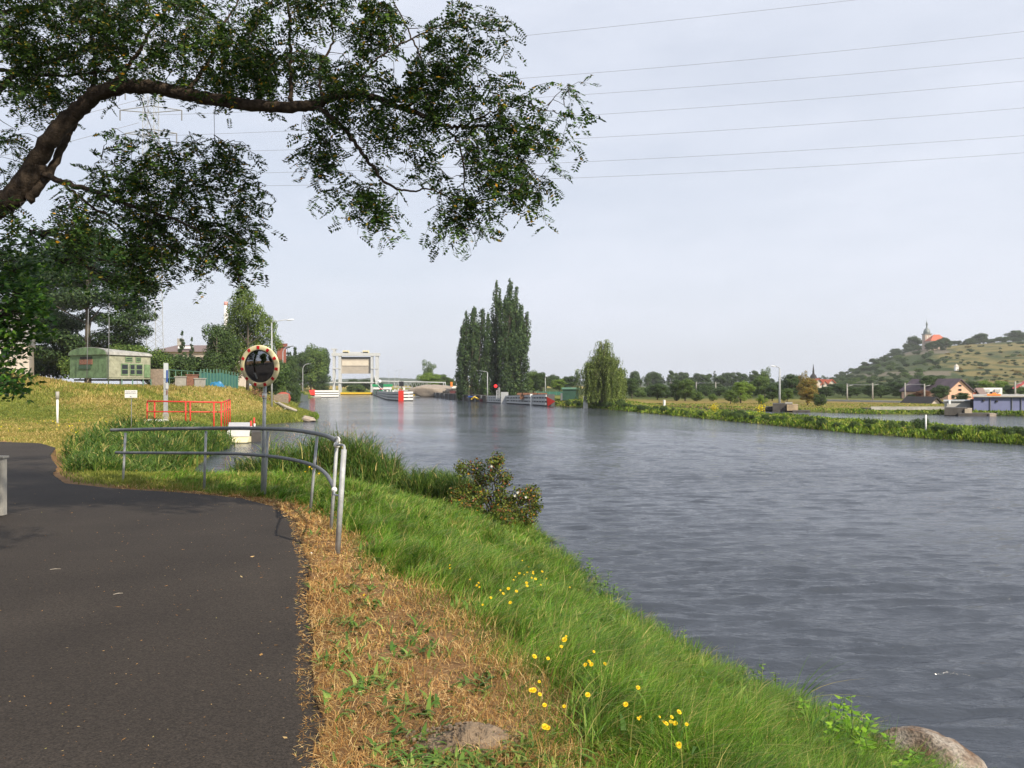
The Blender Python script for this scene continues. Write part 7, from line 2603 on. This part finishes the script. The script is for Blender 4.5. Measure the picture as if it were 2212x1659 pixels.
# railway: low embankment wall with masts
o2 = thing('railway_parapet', 'long thin grey parapet of the railway below the hill', 'parapet', P(1960, 862, 128)); O = o2.location.copy()
a = P(1785, 859, 128); b = P(2060, 864, 112)
MB().bar((a.x, a.y, a.z - .2), (b.x, b.y, b.z - .2), .3, .28).build('parapet', M['galv'], o2, off=O)
for k, (xx_, ya, yb, dd) in enumerate(((1704 - 0, 822, 858, 170), (1748, 822, 850, 170), (1840 - 10, 826, 861, 128), (1884 - 30, 826, 861, 128), (1856 + 99, 825, 863, 124), (1993 + 4, 824, 863, 122), (2070 + 120, 0, 0, 0))):
    pass
masts = [(1704 - 0, 'a')]
for k, (xx_, ya, yb, dd, lb) in enumerate(((1504, 822, 846, 190, 'catenary mast behind the meadow tree, leftmost'), (1546, 822, 848, 188, 'catenary mast behind the meadow, second from the left'), (1640 - 2, 821, 850, 180, 'catenary mast behind the light crowned tree'),
                                          (1830, 826, 862, 127, 'left mast of the left portal under the hill'), (1894 - 39 + 30, 824, 863, 126, 'right mast of the left portal under the hill'),
                                          (1955, 824, 864, 124, 'left mast of the right portal under the hill'), (1997, 826, 864, 122, 'right mast of the right portal under the hill'), (2193, 866 - 45, 868, 110, 'pale mast behind the blue hall'))):
    p = P(xx_, yb, dd)
    o3 = thing('catenary_mast', lb, 'mast', (p.x, dd, gh(p.x, dd) - .1), 0, 'railway masts')
    H = P(xx_, ya, dd).z - o3.location.z
    MB().tube([(0, 0, 0), (0, 0, H)], [.13, .10], 8).build('mast', M['concrete'], o3, sm=True)
    MB().tube([(0, 0, H - .4), (.9, 0, H - .2)], .04, 5).build('bracket', M['galv'], o3, sm=True)
for (xa, xb, ya, dd, lb) in ((1830, 1885, 828, 126.5, 'thin cross wire of the left portal'), (1955, 1997, 827, 123, 'thin cross wire of the right portal'), (1504, 1546, 824, 189, 'thin cross wire behind the meadow tree')):
    tag(MB().tube([P(xa, ya, dd), P(xb, ya + .5, dd)], .035, 5).build('cross_wire', M['wire']), lb, 'wire')

# ------------------------------------------------------------------ hill: church, chapel, trees, scrub
def hill_pt(px, py):
    """where the sight line meets the hill face"""
    ds = np.linspace(262, 640, 500)
    xs = (px - CX) * ds / F
    zs = EYE - (py - HY) * ds / F
    hs = height(xs, ds, False)
    k = np.where(hs >= zs)[0]
    if len(k) == 0: return None
    return ds[k[0]]
d = hill_pt(2010, 752) or 590
d = min(d, 596)
x = (2008 - CX) * d / F; z0 = gh(x, d)
chu = thing('hill_church', 'small baroque church with domed tower and red roof on the hill', 'church', (x, d, z0))
O = Vector((0, 0, 0))
u = d / F
def lb_(xa, xb, ya, yb, y0, dep, nm, mt, par=chu):
    """xa.. in measured units relative to px 2008, heights relative to y=748"""
    return MB().prism([((xa) * u, y0), ((xb) * u, y0), ((xb) * u, y0 + dep), ((xa) * u, y0 + dep)], (748 - yb) * u + (P(0, 748, d).z - z0), (748 - ya) * u + (P(0, 748, d).z - z0)).build(nm, mt, par)
zo = P(0, 748, d).z - z0
lb_(-11, 31, 730, 760, -8, 9, 'nave_wall', M['chapel'])
rz0 = (748 - 731) * u + zo; rz1 = (748 - 714.5) * u + zo
MB().add([(-12.5 * u, -8.6, rz0), (33 * u, -8.6, rz0), (33 * u, 1.6, rz0), (-12.5 * u, 1.6, rz0), (4 * u, -3.5, rz1), (19 * u, -3.5, rz1)],
         [(0, 1, 5, 4), (1, 2, 5), (2, 3, 4, 5), (3, 0, 4), (3, 2, 1, 0)]).build('nave_roof', M['redroof'], chu)
tw_ = lb_(-11, 5, 713, 755, 0, 16 * u, 'tower', M['chapel'])
lb_(-12.5, 6.5, 711, 713, -.4, 16 * u + .8, 'cornice', M['copper'], tw_)
for xa in (-7.5, -1):
    lb_(xa, xa + 4, 716, 727, -.12, .1, 'window', mat_plain('louvre', (.62, .58, .52), .8), tw_)
cx0, cy0 = -3 * u, 8 * u
MB().lathe([(8 * u, 0), (8.4 * u, .6), (7.6 * u, 2.2), (5.5 * u, 3.6), (2.6 * u, 4.6), (1.9 * u, 4.9), (1.9 * u, 7.2), (2.8 * u, 7.4), (2.0 * u, 8.4), (.6 * u, 9.6), (.15 * u, 11.5), (.12 * u, 13)],
           (cx0, cy0, (748 - 711) * u + zo), 16).build('dome', M['copper'], chu, sm=True)
lb_(18, 19.5, 716 - 1, 719, 5, 1, 'ridge_chimney', M['chapel'])
# white wayside chapel on the slope
d2 = hill_pt(2066, 798) or 380
x2 = (2066 - CX) * d2 / F; z2 = gh(x2, d2); u2 = d2 / F
chu.scale = (.84, .84, .84)
wc_ = thing('wayside_chapel', 'tiny white chapel standing on the dry hillside', 'chapel', (x2, d2, z2))
MB().box((0, 0, 4.5 * u2 - .2), (7 * u2, 6 * u2, 9 * u2 + .4)).build('wall', M['white'], wc_)
w_ = 4 * u2
MB().add([(-w_, -w_, 9 * u2), (w_, -w_, 9 * u2), (w_, w_, 9 * u2), (-w_, w_, 9 * u2), (0, 0, 15 * u2)], [(0, 1, 4), (1, 2, 4), (2, 3, 4), (3, 0, 4), (3, 2, 1, 0)]).build('roof', M['render'], wc_)

rt = random.Random(9)
# trees standing on the ridge
for (px, yt, w, kd, lb) in ((1976, 716, 34, 'round:dark:1', 'tall dark tree immediately left of the hill church'), (1958, 738, 22, 'round:dark:2', 'smaller dark tree on the ridge left of the church'), (1935, 748, 30, 'round:dark:3', 'dark tree high on the left ridge'), (1915, 762, 26, 'round:dark:1', 'dark tree halfway up the left ridge'),
                            (1893, 778, 22, 'round:dark:2', 'tree on the lower left ridge'), (1868, 785, 24, 'round:dark:2', 'round tree on the low left ridge'), (1850, 795, 18, 'round:dark:3', 'small tree on the low left ridge'), (1820, 798, 44, 'round:dark:1', 'wide dark tree at the left foot of the hill'), (1838, 802, 30, 'round:dark:3', 'dark bush like tree at the hill foot'),
                            (2028, 729, 40, 'round:dark:2', 'dark tree crossing the foot of the church nave'), (2048, 729, 30, 'round:dark:1', 'tree just right of the church'), (2070, 738, 30, 'loose:dark:1', 'thin tree between church and ridge grove'), (2100, 726, 24, 'round:dark:2', 'small tree left of the round ridge tree'),
                            (2117, 712, 36, 'round:dark:1', 'round see-through tree on the right ridge'), (2096, 735, 34, 'round:dark:3', 'low dark ridge tree'), (2140, 728, 30, 'round:dark:1', 'ridge tree right of the round one'), (2160, 724, 34, 'round:dark:2', 'ridge tree before the lighter bush'),
                            (2172, 722, 20, 'round:bright:1', 'lighter green bush on the right ridge'), (2192, 708, 50, 'round:dark:3', 'large dark ridge tree near the right edge'), (2220, 710, 50, 'round:dark:1', 'dark ridge tree cut by the right edge')):
    yb = np.interp(px, RIDGE_PX, RIDGE_PY)
    place_tree(kd, px, 585, yt, w, lb)
for (px, yt, w) in ((2012, 738, 16), (2022, 735, 18), (2033, 731, 20), (2042, 728, 22), (2003, 741, 12)):
    place_tree('round:dark:2', px, d - 22, yt - 3, w * 1.2, 'dark tree standing in front of the church nave', 'tree', 'trees in front of the church')
px = 1800
while px < 2235:
    if not 1990 < px < 2004:
        yb = np.interp(px, RIDGE_PX, RIDGE_PY)
        place_tree(rt.choice(['bush:dark:1', 'bush:dark:2', 'round:dark:2']), px, rt.uniform(560, 592), yb - rt.uniform(5, 13) - (4 if px > 2090 else 0), rt.uniform(18, 32), 'dark bush in the row along the crest of the hill', 'bush', 'bushes along the hill crest')
    px += rt.uniform(6, 12)
# scrub on the face
for k in range(230):
    px = rt.uniform(1800, 2225); top = np.interp(px, RIDGE_PX, RIDGE_PY)
    py = rt.uniform(top + 4, 835)
    if px > 2030 and rt.random() < .65: continue
    dd = hill_pt(px, py)
    if dd is None: continue
    s_ = rt.uniform(7, 17) if px < 2035 else rt.uniform(5, 11)
    kd = rt.choice(['bush:dark:1', 'bush:dark:2', 'bush:mid:1', 'round:dark:1'])
    if px > 2040: kd = rt.choice(['bush:dark:1', 'bush:dark:2'])
    place_tree(kd, px, dd, py - s_ * .75, s_ * (1.7 if px < 2000 else 1.2), 'scrub bush on the left, green half of the hillside' if px < 2035 else 'lone bush on the dry right half of the hillside', 'bush', 'scrub on the shaded hillside' if px < 2035 else 'bushes on the dry hillside')
# dark belt at the foot of the hill
px = 1785
while px < 2075:
    place_tree(rt.choice(['round:dark:1', 'round:dark:2', 'round:dark:3']), px, rt.uniform(150, 210), 822 + rt.uniform(-4, 8) - (12 if 1990 < px < 2050 else 0), rt.uniform(34, 52), 'dark tree in the belt behind the railway masts', 'tree', 'trees behind the railway')
    px += rt.uniform(13, 20)
for k in range(150):
    px = rt.uniform(2020, 2225); top = np.interp(px, RIDGE_PX, RIDGE_PY)
    py = rt.uniform(top + 3, 822)
    # bushes gather in terrace rows
    if vnoise(np.array([px / 50]), np.array([(py + .05 * px) / 9]), 88)[0] < .5: continue
    dd = hill_pt(px, py)
    if dd is None: continue
    s_ = rt.uniform(5, 12)
    place_tree(rt.choice(['bush:mid:1', 'bush:dark:2', 'bush:dark:1', 'bush:autumn:1']), px, dd, py - s_ * .5, s_ * 1.7, 'low bush in the terrace rows of the dry right half of the hillside', 'bush', 'bushes in the hillside terraces')
for (px, yt, w, d, kd, lb) in ((2010, 808, 64, 145, 'round:dark:2', 'large dark tree left of the salmon gable house'), (2030, 822, 44, 132, 'round:dark:1', 'dark tree at the corner of the salmon gable house'), (1992, 834, 40, 124, 'round:brownleaf:1', 'reddish brown bush by the railway mast'), (2078, 843, 48, 118, 'round:dark:3', 'dark round tree covering the salmon house front'),
                               (2066, 856, 34, 108, 'round:dark:1', 'low dark tree left of the blue hall'), (2092, 858, 30, 102, 'round:mid:1', 'green tree touching the blue hall corner'), (2090, 812, 50, 165, 'round:dark:1', 'tree behind the salmon gable'), (2126, 812, 40, 175, 'round:bright:1', 'light green tree behind the white house'),
                               (2158, 818, 44, 178, 'round:bright:2', 'bright tree right behind the white house'), (2180, 828, 34, 160, 'round:dark:2', 'dark tree right of the white house'), (2206, 826, 30, 140, 'round:mid:1', 'tree below the bright red roof'), (1972, 844, 30, 130, 'round:dark:1', 'dark tree between the portal masts')):
    place_tree(kd, px, d, yt, w, lb)

# ------------------------------------------------------------------ spit and far bank herbs
rg = np.random.default_rng(61)


def keep_right(x, y):
    return (sdist(x, y, RIGHT) > -.05) & (sdist(x, y, LEFT) < 0) & (y > 20)


x, y = scatter_w(260000, (.02, .74), (30, 116), keep_right, rg, .7)
sr = sdist(x, y, RIGHT)
edge_ = smooth(2.4, .2, sr)
cl = fbm(x / 1.6, y / 1.6, 93)
far = (y > 84) & (x > 18)
k = rg.random(len(x)) < np.where(far, .35, .55 + .4 * edge_)
x, y, sr, edge_, cl, far = x[k], y[k], sr[k], edge_[k], cl[k], far[k]
h_ = (.09 + .34 * edge_ * cl + .06 * cl) * np.where(far, .7, 1) * rg.uniform(.6, 1.3, len(x))
r_ = np.hypot(x, y)
Wd = np.maximum(.02, r_ * .0014) * rg.uniform(.8, 1.6, len(x))
dry = (rg.random(len(x)) < np.clip(.26 - edge_ + (fbm(x / 6, y / 6, 95) - .5) * 1.6 + far * .5, 0, .85))
zz = height(x, y) - .02
fa = rg.normal(0, .7, len(x)); az = rg.uniform(0, 6.28, len(x)); ln_ = np.clip(rg.normal(.55, .3, len(x)), 0, 1.1)
q = ~dry
V, Fq = blades(x[q], y[q], zz[q], h_[q], Wd[q], ln_[q], az[q], rg, 2, fa[q])
tag(np_mesh('bank_herbs', V, Fq, L['spit']), 'green herbs covering the narrow spit between river and backwater', 'herbs', kind='stuff')
q = dry
V, Fq = blades(x[q], y[q], zz[q], h_[q] * .8, Wd[q], ln_[q], az[q], rg, 2, fa[q])
dg = mat_leaf('faded bank grass', [(0, lin(104, 114, 52)), (.5, lin(134, 132, 66)), (1, lin(170, 152, 92))], .25, .7, .35, .25, .1)
tag(np_mesh('bank_dry_grass', V, Fq, dg), 'yellowing grass on top of the spit and the far bank', 'dry grass', kind='stuff')
# shrubs along the near edge of the spit
rt = random.Random(13)
edge_pts = [(25.5, 39.3), (21.3, 48.7), (19.1, 60.8), (15.4, 78.6), (11.2, 98.2), (6.8, 110)]
cum = [0]
for i in range(len(edge_pts) - 1): cum.append(cum[-1] + math.dist(edge_pts[i], edge_pts[i + 1]))
s_ = 0
while s_ < cum[-1] - .5:
    x_ = np.interp(s_, cum, [p[0] for p in edge_pts]); y_ = np.interp(s_, cum, [p[1] for p in edge_pts])
    x_ += rt.uniform(.3, 1.1); y_ += rt.uniform(.1, .5)
    if rt.random() < .93:
        kd = rt.choice(['bush:dark:1', 'bush:dark:2', 'bush:mid:1'])
        o = proto(kd); o = copy_tree(o) if PK[kd] else o; PK[kd] = True
        h_ = rt.uniform(.36, .72) * (1.3 if y_ > 80 else 1)
        o.location = (x_, y_, gh(x_, y_) - .05); o.scale = (h_ * 1.1, h_ * 1.1, h_); o.rotation_euler = (0, 0, rt.uniform(0, 6))
        for kk in ('label', 'category', 'group', 'kind'):
            if kk in o.keys(): del o[kk]
        tag(o, 'low shrub in the green fringe along the river side of the spit', 'shrub', 'shrubs along the spit')
    s_ += rt.uniform(.7, 1.7)
for (px, yt, w, d, lb) in ((1990, 895, 46, 47.5, 'largest shrub on the spit beside the thin white post'), (1950, 903, 20, 50, 'small shrub left of the thin white post'), (1880, 900, 34, 53, 'low shrub on the back of the spit, left of the pair'), (2130, 915, 60, 43.5, 'low spreading shrub on the back of the spit'), (2200, 914, 30, 43, 'shrub on the spit at the right edge'), (1600, 880, 40, 68, 'low shrub on the spit below the young trees')):
    place_tree('bush:dark:1', px, d, yt, w, lb, 'shrub')
p = P(2000, 922, 45)
tag(MB().tube([(p.x, 45, gh(p.x, 45) - .2), (p.x, 45, P(2001, 893, 45).z)], .045, 8).build('marker_post', M['white'], None, sm=True), 'thin white post standing on the spit', 'post')
for (px, yt, d, lb) in ((1541, 877, 70, 'yellow flowering tuft on the left part of the spit'), (1644, 879, 62, 'yellow flowering tuft in the middle of the spit')):
    x_ = (px - CX) * d / F
    Cn = np.array([(0, 0, .25)]) + rg.normal(0, 1, (130, 3)) * np.array([.16, .16, .16])
    V, Fq = leaf_quads(Cn, rand_unit(130, rg), np.full(130, .12), np.full(130, .09), rg)
    o = np_mesh('yellow_tuft', V, Fq, mm); o.location = (x_, d, EYE - (yt - HY) * d / F - .25)
    tag(o, lb, 'plant', kind='stuff')

# ------------------------------------------------------------------ hazy summer air
hz = MB().prism([(-1450, -1450), (1450, -1450), (1450, 1600), (-1450, 1600)], -3.0, 120.0)
hm = bpy.data.materials.new('thin haze'); hm.use_nodes = True
t = hm.node_tree; t.nodes.clear()
o_ = t.nodes.new('ShaderNodeOutputMaterial'); pv = t.nodes.new('ShaderNodeVolumePrincipled')
pv.inputs['Density'].default_value = 0.00026
pv.inputs['Color'].default_value = (.93, .96, 1.0, 1)
pv.inputs['Anisotropy'].default_value = 0.2
t.links.new(pv.outputs['Volume'], o_.inputs['Volume'])
haze = hz.build('haze', hm)
tag(haze, None, None, kind='stuff')
for kd in list(PROTOS):
    if not PK[kd]:
        for ch in list(PROTOS[kd].children): bpy.data.objects.remove(ch)
        bpy.data.objects.remove(PROTOS[kd])
